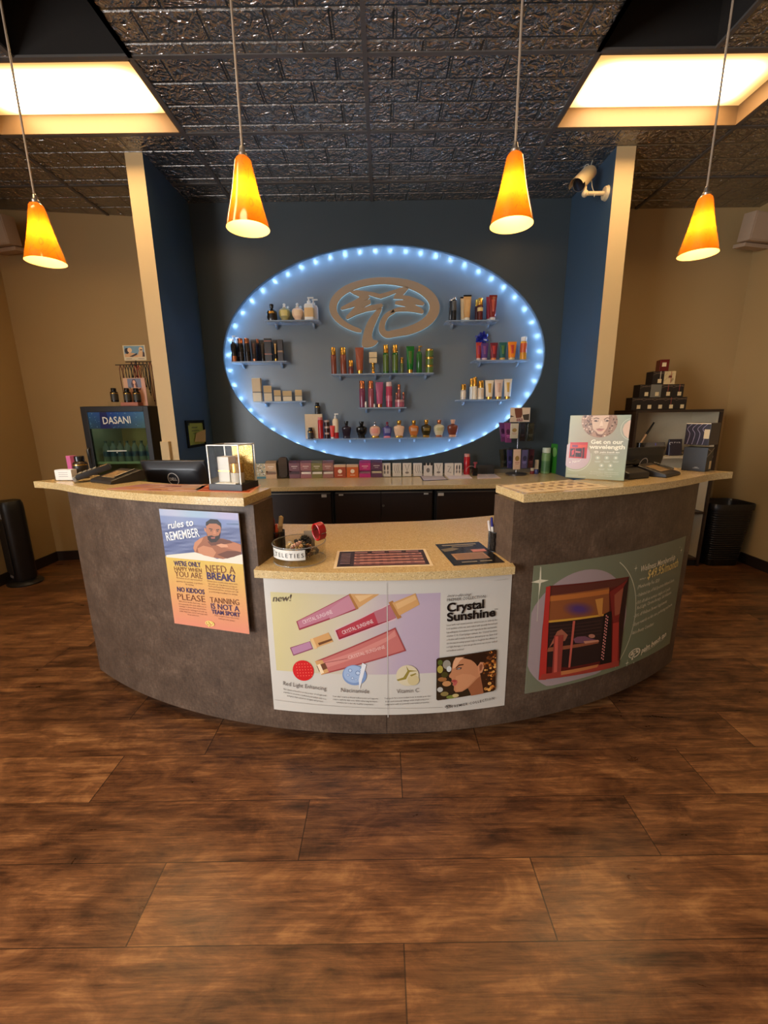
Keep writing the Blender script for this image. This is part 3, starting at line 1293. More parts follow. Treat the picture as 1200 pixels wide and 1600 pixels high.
def pump_bottle(row_, xpx, ytop, wpx, cols, label, dy=0.0, group=None, square=False, pf=.25, band=None, base=None):
    r, h, w = put('pump_bottle', 'bottle', row_, xpx, ytop, wpx, label, dy, group)
    hb = h * (1 - pf)
    pw = 5.0 if square else 2.0
    mb = MB()
    mb.loft([(0, .46 * w, .36 * w if square else .46 * w), (.003, .5 * w, .38 * w if square else .5 * w), (hb * .86, .5 * w, .38 * w if square else .5 * w), (hb * .95, .42 * w, .34 * w), (hb, .2 * w, .2 * w)], 28, power=pw)
    mb.build('bottle_body', cols[0], r, 40)
    mb = MB()
    mb.loft([(hb + .0003, .2 * w, .2 * w), (hb + h * pf * .4, .19 * w, .19 * w), (hb + h * pf * .45, .09 * w, .09 * w), (h * .95, .08 * w, .08 * w)], 16)
    mb.box(-.12 * w, .5 * w, -.09 * w, .09 * w, h * .95, h, .001)
    mb.build('pump', cols[1], r, 30)
    if band:
        mb = MB()
        mb.loft([(hb * .2, .51 * w, .39 * w if square else .51 * w), (hb * .72, .51 * w, .39 * w if square else .51 * w)], 28, power=pw)
        mb.build('label', band, r, 40)
    if base:
        mb = MB()
        mb.loft([(0.0005, .512 * w, .512 * w), (hb * .3, .512 * w, .512 * w)], 28)
        mb.build('base_band', base, r, 40)
    return r


PERF = {'round': [(0, .34), (.03, .36), (.10, .30), (.16, .34), (.28, .46), (.45, .50), (.60, .47), (.68, .36), (.72, .20), (.75, .15)],
        'urn': [(0, .30), (.03, .33), (.12, .33), (.2, .38), (.38, .47), (.55, .50), (.64, .46), (.70, .30), (.73, .17), (.76, .14)],
        'shoulder': [(0, .36), (.02, .38), (.08, .38), (.12, .36), (.3, .42), (.48, .48), (.58, .50), (.66, .44), (.70, .22), (.75, .16)],
        'angular': [(0, .42), (.02, .46), (.2, .5), (.45, .5), (.58, .46), (.68, .25), (.72, .12), (.76, .1)]}


def perfume_bottle(row_, xpx, ytop, wpx, cols, label, form='round', dy=0.0, group=None, stopper='ball', foot=None, band=None, deep=.62):
    r, h, w = put('perfume_bottle', 'bottle', row_, xpx, ytop, wpx, label, dy, group)
    P = PERF[form]
    mb = MB()
    mb.loft([(z * h, q * w, q * w * deep) for z, q in smooth_pts(P, 3, False)], 28, power=2.4)
    mb.build('bottle_body', cols[0], r, 50)
    mb = MB()
    zt = P[-1][0] * h
    if stopper == 'ball':
        mb.cyl((0, 0, zt + .0003), (0, 0, zt + h * .06), .16 * w)
        mb.sphere((0, 0, h - .085 * h), .085 * h, seg=16)
    elif stopper == 'block':
        mb.loft([(zt + .0003, .16 * w, .13 * w), (zt + .05 * h, .17 * w, .15 * w), (h * .96, .22 * w, .19 * w), (h, .21 * w, .18 * w)], 24, power=2.6)
    else:
        mb.loft([(zt + .0003, .16 * w, .16 * w), (zt + .1 * h, .2 * w, .2 * w), (h * .97, .22 * w, .22 * w), (h, .19 * w, .19 * w)], 20)
    mb.build('stopper', cols[1], r, 40)
    if foot:
        mb = MB()
        mb.loft([(0.0004, P[0][1] * w + .0012, P[0][1] * w * deep + .0012), (.05 * h, P[1][1] * w + .0015, P[1][1] * w * deep + .0015), (.12 * h, .345 * w, .345 * w * deep + .001)], 28, power=2.4)
        mb.build('foot', foot, r, 40)
    if band:
        q = [(z, a) for z, a in P if .25 < z < .62]
        mb = MB()
        mb.loft([(z * h, a * w * .80, a * w * deep + .0022) for z, a in q], 28, power=3)
        mb.build('label', band, r, 40)
    return r


def cream_jar(row_, xpx, ytop, wpx, cols, label, dy=0.0, group=None, tiers=1, zextra=0.0, lidf=.3):
    r, h, w = put('cream_jar', 'jar', row_, xpx, ytop, wpx, label, dy, group, zextra)
    hh = h / tiers
    for k in range(tiers):
        z = k * hh
        hb = hh * (1 - lidf)
        mb = MB()
        mb.loft([(z, .45 * w, .45 * w), (z + .002, .5 * w, .5 * w), (z + hb - .001, .5 * w, .5 * w)], 28)
        mb.build('jar_body', cols[0], r, 40)
        mb = MB()
        mb.loft([(z + hb - .0007, .5 * w, .5 * w), (z + hh - .003, .505 * w, .505 * w), (z + hh - .0003, .47 * w, .47 * w)], 28)
        mb.build('lid', cols[1], r, 40)
    return r


def product_box(row_, xpx, ytop, wpx, cols, label, dy=0.0, group=None, depth=None, rz=0.0, zextra=0.0, bands=()):
    r, h, w = put('product_box', 'box', row_, xpx, ytop, wpx, label, dy, group, zextra)
    d = depth or w
    r.rotation_euler = (0, 0, rz)
    mb = MB()
    mb.box(-w / 2, w / 2, -d / 2, d / 2, 0, h, .0012)
    mb.build('carton', cols[0], r, 0)
    for a, b, m in bands:
        mb = MB()
        mb.box(-w / 2 - .0006, w / 2 + .0006, -d / 2 - .0006, d / 2 + .0006, h * a, h * b)
        mb.build('label', m, r, 0)
    return r


def supplement_bottle(row_, xpx, ytop, wpx, label, dy=0.0, group=None, zextra=0.0, lab=None, body=None, loc=None):
    r, h, w = put('supplement_bottle', 'bottle', row_, xpx, ytop, wpx, label, dy, group, zextra)
    if loc is not None:
        r.location = loc
    mb = MB()
    mb.loft([(0, .45 * w, .45 * w), (.002, .5 * w, .5 * w), (h * .66, .5 * w, .5 * w), (h * .73, .44 * w, .44 * w), (h * .77, .31 * w, .31 * w), (h * .8, .30 * w, .30 * w)], 24)
    mb.build('bottle_body', body or BLACKP, r, 40)
    mb = MB()
    mb.loft([(h * .785, .34 * w, .34 * w), (h * .98, .34 * w, .34 * w), (h, .31 * w, .31 * w)], 24)
    mb.build('cap', BLACKP, r, 40)
    mb = MB()
    mb.loft([(h * .12, .508 * w, .508 * w), (h * .58, .508 * w, .508 * w)], 24)
    mb.build('label', lab or pm((40, 37, 32), .45), r, 40)
    mb = MB()
    mb.loft([(h * .595, .509 * w, .509 * w), (h * .635, .509 * w, .509 * w)], 24)
    mb.build('gold_band', GOLD, r, 40)
    return r

# ================================================================== products on the niche shelves
G1 = 'products on the upper left shelf'
WHP = pm((226, 220, 208), .35)
PEACH = pm((222, 184, 150), .3)
OLIVE = pm((150, 138, 84), .3)
perfume_bottle('S1', 424.8, 475.5, 16, (pm((30, 22, 16), .2), BLACKP), 'dark brown angular bottle with a gold label, left end of the upper left shelf', 'angular', group=G1, stopper='cap', band=GOLD)
perfume_bottle('S1', 444.5, 474, 17.5, (OLIVE, WHP), 'olive round bottle with a white ball stopper, front of its pair', 'round', group=G1, band=pm((206, 186, 110), .4))
perfume_bottle('S1', 450.5, 478.5, 16.5, (pm((120, 126, 100), .3), WHP), 'olive round bottle half hidden behind its olive twin', 'round', .062, G1)
perfume_bottle('S1', 465, 473.5, 17.5, (PEACH, WHP), 'peach round bottle with a white ball stopper, front of its pair', 'round', group=G1, band=pm((232, 200, 160), .4))
perfume_bottle('S1', 470.5, 478, 16.5, (pm((226, 214, 200), .3), WHP), 'white round bottle half hidden behind the peach one', 'round', .062, G1)
pump_bottle('S1', 483, 464.5, 15, (WHP, WHP), 'cream square pump bottle with gold print, right end of the upper left shelf', group=G1, square=True, pf=.26, band=pm((214, 176, 120), .4))
pump_bottle('S1', 490, 467.5, 14, (pm((236, 228, 220), .35), WHP), 'white square pump bottle half behind the cream pump bottle', .062, G1, square=True, pf=.26)

G2 = 'black products on the left rim shelf'
BK = pm((20, 15, 14), .25)
BK2 = pm((34, 22, 18), .3)
pump_bottle('S2', 365, 524.5, 8.5, (BK, WHP), 'black pump bottle at the far left end of the rim shelf', group=G2, pf=.24, base=COPPER)
pump_bottle('S2', 370.5, 527, 8, (BK, WHP), 'black pump bottle standing just behind the far left one', .062, G2, pf=.22)
lotion_bottle('S2', 376.5, 529, 8.5, (BK, COPPER), 'black bottle with a copper cap, beside the black pump bottles', group=G2, capf=.22, band=BK2)
lotion_bottle('S2', 386.5, 529, 8.5, (BK2, COPPER), 'black bottle with a copper cap, second from the pump bottles', group=G2, capf=.22, band=BK)
lotion_tube('S2', 397, 530.5, 9, (BK2, COPPER), 'black tube with tall copper lettering, middle of the black row', group=G2, accent=pm((84, 50, 36), .35))
lotion_bottle('S2', 403.5, 530, 6.5, (pm((26, 16, 26), .25), COPPER), 'slim black bottle behind the copper lettered tube', .072, G2, capf=.2)
lotion_tube('S2', 410.5, 531, 11, (BK, BLACKP), 'black tapering tube with one gold gleam, left of the black carton', group=G2, accent=pm((60, 46, 32), .3))
product_box('S2', 419.5, 529, 11, (BK,), 'black carton with large copper lettering down its front', group=G2, bands=((.30, .34, pm((150, 84, 54), .4)), (.86, .9, pm((150, 84, 54), .4))), depth=.04)
lotion_tube('S2', 430.5, 531, 7.5, (BK, GOLD), 'slim black tube with gold lettering, right of the black carton', group=G2, accent=pm((196, 150, 92), .3))
product_box('S2', 438.5, 531, 8, (BK2,), 'black carton with gold dots, right end of the black row', group=G2, bands=((.42, .5, pm((140, 104, 66), .4)),), depth=.04)

G3 = 'marbled cream boxes on the lower left shelf'
MRB = pm((214, 200, 172), .4)
MRB2 = pm((196, 168, 122), .4)
DKB = pm((50, 42, 34), .4)
o = product_box('S3', 402, 591, 13, (MRB,), 'tall cream and gold carton, left end of the marbled boxes', group=G3, depth=.05, bands=((.42, .98, MRB2), (.38, .42, DKB)))
product_box('S3', 418.5, 603, 12, (MRB,), 'medium cream carton beside the tall cream and gold carton', group=G3, rz=.25, bands=((.52, .56, DKB), (.58, .98, MRB2)))
product_box('S3', 433.5, 610, 10, (MRB,), 'small cream carton, third of the five marbled boxes', group=G3, rz=.25, bands=((.45, .5, DKB), (.52, .98, MRB2)))
product_box('S3', 449, 611, 13.5, (MRB,), 'wide low cream carton, fourth of the five marbled boxes', group=G3, depth=.06, rz=.2, bands=((.45, .5, DKB), (.52, .98, MRB2)))
product_box('S3', 466.3, 609.5, 10, (MRB,), 'small cream carton at the right end of the marbled boxes', group=G3, rz=.25, bands=((.42, .47, DKB), (.5, .98, MRB2)))

G4 = 'products on the long bottom shelf'
bx = product_box('S4', 491, 647, 27, (pm((206, 184, 150), .5),), 'large square beige gift box at the left end of the bottom row', .03, G4, depth=.05)
bpy.context.view_layer.update()
bz = max(v.co.z for v in bx.children[0].data.vertices)
supplement_bottle('S4', 496, 629, 9, 'black supplement bottle standing on top of the beige gift box', .03, G4, zextra=bz)
supplement_bottle('S4', 485.2, 668, 9, 'black supplement bottle in front of the beige gift box', -.025, G4)
RED = pm((170, 26, 30), .3)
lotion_bottle('S4', 501, 652, 8.5, (RED, pm((200, 120, 110), .3)), 'tall red bottle in front of the beige gift box', group=G4, capf=.12, dy=-.01)
cream_jar('S4', 511, 656.5, 8.5, (pm((52, 26, 24), .3), pm((176, 150, 140), .3)), 'stack of three dark brown jars with silver lids', group=G4, tiers=3)
lotion_tube('S4', 519.3, 665, 7.5, (pm((206, 52, 44), .35), WHP), 'small red and white tube before the cream pump bottle', -.03, G4)
pump_bottle('S4', 524.3, 646, 9.5, (pm((226, 208, 180), .35), WHP), 'cream pump bottle with a red base, behind the small red tube', group=G4, pf=.2, base=RED, dy=.01)
perfume_bottle('S4', 541.5, 658, 14.5, (pm((38, 30, 44), .12), BLACKP), 'dark plum perfume bottle with a flared black stopper', 'shoulder', group=G4, stopper='block')
perfume_bottle('S4', 565, 658.5, 17, (pm((18, 17, 17), .12), BLACKP), 'glossy black round perfume bottle with a black stopper', 'urn', group=G4, stopper='block')
perfume_bottle('S4', 586, 658.5, 17, (pm((222, 176, 150), .25), SILVER), 'blush round perfume bottle with pink writing and a clear stopper', 'round', group=G4, foot=GOLD, band=pm((214, 140, 124), .4))
perfume_bottle('S4', 605, 659, 15, (pm((74, 72, 130), .2), pm((120, 40, 60), .2)), 'violet blue perfume bottle with a dark red stopper', 'shoulder', group=G4, foot=pm((206, 120, 130), .3), band=pm((130, 130, 170), .3))
perfume_bottle('S4', 623.5, 657, 17, (pm((222, 184, 152), .25), GOLD), 'pale peach perfume bottle with a gold stopper and gold foot', 'shoulder', group=G4, stopper='cap', foot=GOLD)
perfume_bottle('S4', 646.5, 657, 15.5, (pm((190, 108, 48), .2), GOLD), 'amber orange perfume bottle with a gold stopper', 'urn', group=G4, stopper='cap', foot=GOLD, band=pm((200, 150, 120), .3))
perfume_bottle('S4', 666, 656, 16, (pm((48, 40, 16), .15), GOLD), 'black and gold perfume bottle with a chunky gold stopper', 'urn', group=G4, stopper='cap', foot=GOLD, band=pm((120, 98, 40), .3))
perfume_bottle('S4', 686, 656, 16.5, (pm((196, 186, 150), .3), COPPER), 'cream perfume bottle with a copper stopper and copper foot', 'urn', group=G4, stopper='cap', foot=COPPER, band=pm((176, 166, 120), .4))
perfume_bottle('S4', 707.3, 655.5, 17, (pm((112, 54, 38), .2), pm((214, 160, 130), .3)), 'copper brown perfume bottle at the right end of the bottom row', 'urn', group=G4, stopper='block', foot=pm((210, 150, 110), .3))

G5 = 'brown and green products under the emblem'
BRN = pm((124, 62, 44), .22)
lotion_bottle('S5', 521.3, 543, 8.5, (BRN, GOLD), 'tall brown bottle with a gold cap, left end of the emblem shelf', group=G5, capf=.28)
lotion_bottle('S5', 536.5, 543, 9.5, (BRN, GOLD), 'tall brown bottle with a gold cap, next to the short brown one', group=G5, capf=.28)
lotion_bottle('S5', 548.3, 563, 8, (pm((110, 52, 44), .25), GOLD), 'short brown bottle with a big gold cap', group=G5, capf=.46)
lotion_tube('S5', 562, 543, 13, (pm((150, 78, 54), .2), GOLD), 'brown copper tube standing on its gold cap', group=G5)
r, h, w = put('display_stand', 'stand', 'S5', 583, 567.5, 7, 'turned gold stand carrying the cream square box', 0, G5)
mb = MB()
mb.loft([(0, .42 * w, .42 * w), (.12 * h, .42 * w, .42 * w), (.25 * h, .26 * w, .26 * w), (.42 * h, .3 * w, .3 * w), (.5 * h, .5 * w, .5 * w), (.6 * h, .3 * w, .3 * w), (.8 * h, .28 * w, .28 * w), (.9 * h, .4 * w, .4 * w), (h, .4 * w, .4 * w)], 20)
mb.build('pedestal', GOLD, r, 40)
product_box('S5', 583, 551, 12, (pm((212, 186, 140), .4),), 'cream square box perched on the turned gold stand', 0, G5, zextra=h + .0005, bands=((.44, .5, DKB),))
GRN = pm((38, 92, 34), .2)
GRN2 = pm((84, 104, 40), .3)
lotion_bottle('S5', 603, 539, 9, (GRN, GOLD), 'tall green bottle with a gold cap, leftmost of the green ones', group=G5, capf=.28, band=GRN2, bandz=(.1, .9))
lotion_bottle('S5', 617.5, 539, 9, (GRN, GOLD), 'tall green bottle with a gold cap, beside the tiny green vial', group=G5, capf=.28, band=GRN2, bandz=(.14, .9))
lotion_bottle('S5', 628, 559, 5, (pm((92, 104, 52), .25), GOLD), 'tiny green vial with a gold cap', group=G5, capf=.36)
lotion_tube('S5', 641, 541, 12.5, (pm((24, 104, 36), .25), GOLD), 'bright green tube standing on its gold cap', group=G5, accent=GRN2)
pump_bottle('S5', 655, 540.5, 9, (GRN, GOLD), 'green pump bottle with a gold pump', group=G5, pf=.2)
cream_jar('S5', 671, 545.5, 12, (GRN2, GOLD), 'stack of three green jars with gold lids', group=G5, tiers=3, lidf=.24)

G6 = 'mauve products on the middle shelf'
MAU = pm((150, 74, 84), .22)
lotion_bottle('S6', 566, 595, 9.5, (pm((118, 52, 76), .2), COPPER), 'tall mauve bottle with a copper cap, left end of the middle shelf', group=G6, capf=.29)
lotion_bottle('S6', 579.7, 595, 9, (MAU, COPPER), 'tall rose bottle with a copper cap, second on the middle shelf', group=G6, capf=.29)
lotion_bottle('S6', 571.6, 627.5, 3, (WHP, WHP), 'tiny white vial between the two copper capped bottles', -.035, G6)
lotion_bottle('S6', 585, 631, 2.6, (WHP, WHP), 'tiny white vial right of the rose bottle', -.035, G6)
lotion_tube('S6', 593, 597, 12, (pm((162, 76, 108), .25), COPPER), 'mauve pink tube standing on its copper cap', group=G6)
lotion_bottle('S6', 608, 597, 10, (pm((168, 60, 84), .2), pm((206, 180, 174), .25)), 'magenta bottle with a pointed pale cap', group=G6, capf=.17, band=pm((186, 90, 110), .3))
cream_jar('S6', 624.5, 624.5, 14.5, (pm((160, 84, 98), .25), pm((184, 130, 126), .25)), 'wide rose jar at the right end of the middle shelf', group=G6)
bpy.context.view_layer.update()
hj = at(624.5, 624.5, ROWY).z - ROW['S6']
for xx, yt, ww, lb in ((623.5, 601, 5, 'slim copper capped bottle standing on the rose jar'), (619.7, 613.5, 3.4, 'little brown bottle on the rose jar, left of the slim one'), (630.5, 613, 3.6, 'little brown bottle on the rose jar, right of the slim one')):
    r = lotion_bottle((ROW['S6'] + hj + .0004, ROWY), xx, yt, ww, (pm((124, 66, 66), .25), COPPER), lb, group=G6, capf=.32)

G7 = 'products on the upper right shelf'
lotion_bottle('S7', 709.5, 465, 7.5, (pm((30, 27, 24), .2), SILVER), 'black and silver bottle at the left end of the upper right shelf', group=G7, capf=.1, band=pm((84, 78, 70), .3), bandz=(.5, .95))
lotion_bottle('S7', 704.5, 467.5, 6.5, (pm((40, 38, 38), .2), SILVER), 'black bottle half behind the black and silver bottle', .062, G7, capf=.1)
lotion_tube('S7', 730, 461, 12.5, (pm((198, 150, 92), .25), pm((226, 214, 190), .4), BLACKP), 'gold tube with a black crimp and white cap, front of its pair', group=G7, accent=pm((206, 160, 100), .25))
lotion_tube('S7', 724.5, 464, 11.5, (pm((206, 170, 120), .3), pm((226, 214, 190), .4), BLACKP), 'pale gold tube half hidden behind the gold tube', .062, G7)
lotion_bottle('S7', 750.3, 466, 8.5, (pm((84, 30, 28), .25), GOLD), 'burgundy bottle with a ribbed gold cap, front of its pair', group=G7, capf=.32, band=pm((206, 176, 110), .35), bandz=(.62, .86))
lotion_bottle('S7', 745.5, 468.5, 7.5, (pm((60, 26, 30), .25), GOLD), 'burgundy bottle half hidden behind its gold capped twin', .062, G7, capf=.3)
lotion_tube('S7', 770, 461, 12.5, (pm((120, 26, 24), .2), pm((206, 196, 186), .3)), 'dark red tube with a white cap, front of its pair', group=G7, accent=pm((176, 70, 50), .25))
lotion_tube('S7', 764.8, 464, 11.5, (pm((140, 36, 46), .25), pm((206, 196, 186), .3)), 'red tube half hidden behind the dark red tube', .062, G7)

G8 = 'rainbow tubes on the right rim shelf'
lotion_tube('S8', 748, 535, 9.5, (pm((176, 62, 50), .25), pm((220, 190, 180), .35)), 'orange red tube at the left end of the rainbow row', .012, G8, accent=pm((150, 44, 80), .3))
lotion_tube('S8', 757, 536, 12, (pm((82, 52, 110), .25), pm((206, 170, 170), .35)), 'purple tube under the blue bow', -.012, G8, accent=pm((120, 58, 110), .3))
lotion_tube('S8', 771.3, 535.5, 12, (pm((116, 34, 46), .25), pm((226, 130, 60), .35)), 'dark red tube with an orange cap, third in the rainbow row', group=G8, accent=pm((176, 50, 46), .3))
lotion_tube('S8', 785.3, 535, 12, (pm((34, 88, 84), .25), pm((214, 170, 80), .35)), 'teal green tube with a yellow cap', group=G8, accent=pm((76, 116, 50), .3))
lotion_tube('S8', 800, 534, 13.5, (pm((230, 130, 30), .25), pm((226, 190, 130), .35)), 'bright orange tube with a red print', group=G8, accent=pm((200, 60, 40), .3))
lotion_bottle('S8', 818, 526.5, 10, (pm((206, 140, 40), .25), pm((230, 224, 214), .15)), 'yellow orange bottle with a clear cap, right end of the rainbow row', group=G8, capf=.2, band=pm((196, 84, 40), .3), bandz=(.4, .9))
# gift bow
p = at(752.5, 529, 4.255)
r = thing('gift_bow', 'dark blue ribbon bow rising behind the purple tube', 'bow', (p.x, 4.255, ROW['S8']), 0, G8)
BOW = mat('blue_satin_ribbon', (22, 30, 128), .28, 0, .2, 50)
pz = p.z - ROW['S8']
for k in range(16):
    a = 2 * PI * k / 16 + .1
    el = .35 + .5 * ((k * 7) % 3)
    d = V((math.cos(a) * math.cos(el * .5), -.35 + .3 * math.sin(k), math.sin(a))).normalized()
    side = d.cross(V((0, 1, .3))).normalized() * .009
    mb = MB()
    L = .068 if k % 2 else .055
    mid = V((0, 0, pz))
    pts = [(0, 0), (.3, .012), (.75, .018), (1.0, .004), (.75, -.012), (.3, -.008), (0, 0)]
    nn = d.cross(side).normalized()
    prev = None
    for t, o_ in pts:
        q = mid + d * L * t + nn * o_
        cur = (q - side * (.5 + t * .5), q + side * (.5 + t * .5))
        if prev:
            mb.quad(prev[0], prev[1], cur[1], cur[0])
        prev = cur
    mb.build('ribbon_loop', BOW, r, 60)
mb = MB()
mb.cyl((0, 0, .0), (0, 0, pz), .004, seg=8)
mb.build('stem', BOW, r)

G9 = 'cream and gold products on the lower right shelf'
CRM = pm((222, 206, 180), .3)
lotion_bottle('S9', 724, 600.5, 8.5, (pm((206, 190, 176), .2), GOLD), 'small serum bottle with a slim gold dropper', group=G9, capf=.38, band=CRM, bandz=(.25, .85))
lotion_bottle('S9', 741.8, 589.5, 7.5, (CRM, GOLD), 'tall cream bottle with a gold cap, front of its pair', group=G9, capf=.4)
lotion_bottle('S9', 737, 591.5, 7, (WHP, GOLD), 'tall white bottle half behind the cream and gold bottle', .062, G9, capf=.38)
lotion_bottle('S9', 751.3, 595, 9.5, (CRM, GOLD), 'shorter cream bottle with a wide gold cap', group=G9, capf=.38, band=pm((214, 190, 160), .35), bandz=(.2, .9))
lotion_tube('S9', 764.5, 594, 13.5, (CRM, GOLD), 'cream tube with a gold chevron, leftmost of three tubes', group=G9, accent=pm((212, 166, 84), .25))
lotion_tube('S9', 779, 593, 13.5, (pm((216, 190, 172), .3), GOLD), 'blush tube with dark lettering, middle of three tubes', group=G9, accent=pm((198, 160, 140), .35))
lotion_tube('S9', 793.3, 592, 12.5, (CRM, GOLD), 'cream tube with a gold chevron, rightmost of three tubes', group=G9, accent=pm((206, 160, 76), .25))

# ================================================================== things on the back counter
CY = 4.0
BACK = (ZC, CY)


def sample_dispenser(xpx, ytop, wpx, col, label, top=None, slot=(236, 228, 210), group='tissue sized sample dispensers', dark=False, emblem=None):
    r, h, w = put('sample_dispenser', 'dispenser', BACK, xpx, ytop, wpx, label, 0, group)
    m = pm(col, .4)
    mt = pm(top or tuple(int(c * .8) for c in col), .4)
    d = .07
    mb = MB()
    mb.box(-w / 2, w / 2, 0, d, 0, h * .88, .0015)                      # back magazine
    mb.box(-w / 2, w / 2, -.026, -.002, 0, h * .24, .0015)               # front tray
    mb.box(-w / 2, -w / 2 + .004, -.026, 0, h * .24, h * .42)
    mb.box(w / 2 - .004, w / 2, -.026, 0, h * .24, h * .42)
    mb.box(-w / 2, w / 2, -.026, 0, h * .44, h * .88, .0015)
    mb.build('carton', m, r, 0)
    mb = MB()
    mb.prism([(-.026, h * .885), (d, h * .885), (d, h), (.012, h)], -w / 2, w / 2, M=Matrix(((0, 0, 1, 0), (1, 0, 0, 0), (0, 1, 0, 0), (0, 0, 0, 1))))
    mb.build('lid', mt, r, 0)
    mb = MB()
    mb.box(-w / 2 + .006, w / 2 - .006, -.018, -.001, h * .242, h * .36)
    mb.build('sample_packs', pm(slot, .5), r, 0)
    sh = Sheet(w, h * .4)
    sh.rect(w * .22, h * .22, w * .78, h * .25, (236, 226, 214), True)
    sh.rect(w * .34, h * .12, w * .66, h * .14, (226, 214, 204), True)
    sh.build('print', upright(w, h * .46, -.0262), PRINT, r)
    return r


r, h, w = put('product_box', 'box', BACK, 408, 724, 17, 'small patterned blue and cream box at the left end of the counter row')
mb = MB()
mb.box(-w / 2, w / 2, -.02, .05, 0, h, .001)
mb.build('carton', pm((70, 112, 118), .5), r, 0)
sh = Sheet(w, h)
sh.full((176, 164, 130))
for k in range(46):
    a, b = random.random() * w, random.random() * h
    sh.ell(a * .9 + .05 * w, .2 * h + b * .75, .004 + .004 * random.random(), .003 + .004 * random.random(), random.choice([(66, 70, 62), (206, 196, 176), (90, 130, 134), (120, 104, 60), (220, 214, 200)]), True, 9)
sh.rect(0, 0, w, h * .15, (60, 108, 116), True)
sh.build('print', upright(w, 0, -.0204), PRINT, r, gap=.00005)
sample_dispenser(424.3, 720.5, 17, (190, 154, 110), 'tan sample dispenser, second in the counter row', slot=(120, 84, 54))
r, h, w = put('acrylic_dispenser', 'dispenser', BACK, 442.5, 711, 18, 'tall clear dispenser filled with brown pads, third in the counter row')
mb = MB()
mb.box(-w / 2, w / 2, -.026, .05, 0, .003)
mb.box(-w / 2, w / 2, .047, .05, 0.003, h)
mb.box(-w / 2, -w / 2 + .003, -.026, .047, .003, h * .62)
mb.box(w / 2 - .003, w / 2, -.026, .047, .003, h * .62)
mb.box(-w / 2, w / 2, -.026, -.023, .003, h * .6)
mb.build('holder', clear_mat('clear_acrylic', gloss=0.0), r, 0)
mb = MB()
mb.loft([(-.018, w * .38, h * .44), (.040, w * .38, h * .44)], 28, power=4, M=Matrix(((1, 0, 0, 0), (0, 0, 1, 0), (0, 1, 0, h * .47), (0, 0, 0, 1))))
mb.build('pads', mat('brown_foam_pad', (74, 60, 50), .9), r, 40)
for x, yt, col, lb in ((461, 720, (112, 66, 76), 'plum sample dispenser right of the clear one with brown pads'), (478.5, 720, (150, 96, 98), 'dusty rose sample dispenser between the plum and olive ones'),
                       (495.7, 720, (122, 112, 60), 'olive green sample dispenser in the counter row'), (513, 720, (152, 104, 96), 'rose brown sample dispenser right of the olive one')):
    sample_dispenser(x, yt, 17, col, lb, slot=(70, 40, 46) if x < 470 else (232, 220, 204))
for x, col, lb in ((531.5, (168, 72, 40), 'rust orange sample box with a white disc, left of the two orange boxes'), (551, (206, 100, 36), 'bright orange sample box with a white disc, right of the two orange boxes')):
    r, h, w = put('sample_box', 'box', BACK, x, 726, 18.5, lb)
    mb = MB()
    mb.box(-w / 2, w / 2, -.02, .05, 0, h * .96, .0015)
    mb.build('carton', pm(col, .4), r, 0)
    mb = MB()
    mb.box(-w / 2, w / 2, -.0206, .05, h * .82, h, .0015)
    mb.build('lid', pm((214, 176, 140), .4), r, 0)
    sh = Sheet(w, h)
    sh.ell(w / 2, h * .5, h * .16, h * .16, (244, 226, 206), True)
    sh.rect(w * .3, h * .17, w * .7, h * .22, (240, 206, 176), True)
    sh.build('print', upright(w, 0, -.0206), PRINT, r)
sample_dispenser(570.5, 720, 17.5, (190, 48, 124), 'magenta sample dispenser beside the purple one', slot=(150, 110, 122))
sample_dispenser(588.5, 719, 17.5, (98, 60, 88), 'purple sample dispenser, last before the white card packs', slot=(206, 190, 160))
CLR = clear_mat('clear_acrylic', gloss=0.0)
WCARD = pm((214, 206, 196), .5)
PK = [(603.5, 'white card pack with two dark slots, first after the purple dispenser', 0), (620, 'white card pack, second after the purple dispenser', 1), (636, 'white card pack, third after the purple dispenser', 2),
      (652.5, 'white card pack, fourth after the purple dispenser', 1), (668.7, 'white card pack topped with black pads, fifth in its row', 3), (685, 'white card pack, third from the red bottle', 2),
      (701.6, 'white card pack, second from the red bottle', 4), (715.5, 'white card pack nearest the red bottle', 0)]
for x, lb, kind in PK:
    r, h, w = put('card_pack', 'pack', BACK, x, 724, 13.5 if x < 710 else 11.5, lb, 0, 'white card packs on the back counter')
    mb = MB()
    mb.box(-w / 2 - .006, w / 2 + .006, -.022, .03, 0, .003)
    mb.box(-w / 2 - .006, -w / 2 - .004, -.022, .03, .003, h * .9)
    mb.box(w / 2 + .004, w / 2 + .006, -.022, .03, .003, h * .9)
    mb.build('holder', CLR, r, 0)
    mb = MB()
    mb.box(-w / 2, w / 2, -.008, .028, .0035, h, .001)
    mb.build('cards', WCARD, r, 0)
    sh = Sheet(w, h)
    G = (126, 118, 112)
    if kind == 0:
        for s in (.32, .68):
            sh.ell(w * s, h * .66, w * .09, h * .2, (66, 60, 58), True)
            sh.ell(w * s, h * .32, w * .11, h * .12, G, True)
    elif kind == 1:
        for s in (.3, .55, .75):
            sh.line([(w * s, h * .9), (w * (s - .08), h * .5), (w * (s + .06), h * .25)], .004, G, True)
    elif kind == 2:
        sh.line([(w * .25, h * .9), (w * .5, h * .4), (w * .75, h * .9)], .006, G, True)
        sh.ell(w * .5, h * .28, w * .22, h * .08, G, True)
    elif kind == 3:
        sh.ell(w * .5, h * .45, w * .2, h * .18, G, True)
        for s in (.1, .5, .9):
            sh.ell(w * s, h * .93, w * .16, h * .12, (40, 38, 40), True)
    else:
        sh.line([(w * .3, h * .75), (w * .7, h * .72), (w * .35, h * .3), (w * .75, h * .25)], .006, G, True)
    sh.build('print', upright(w, .0035, -.0084), PRINT, r)

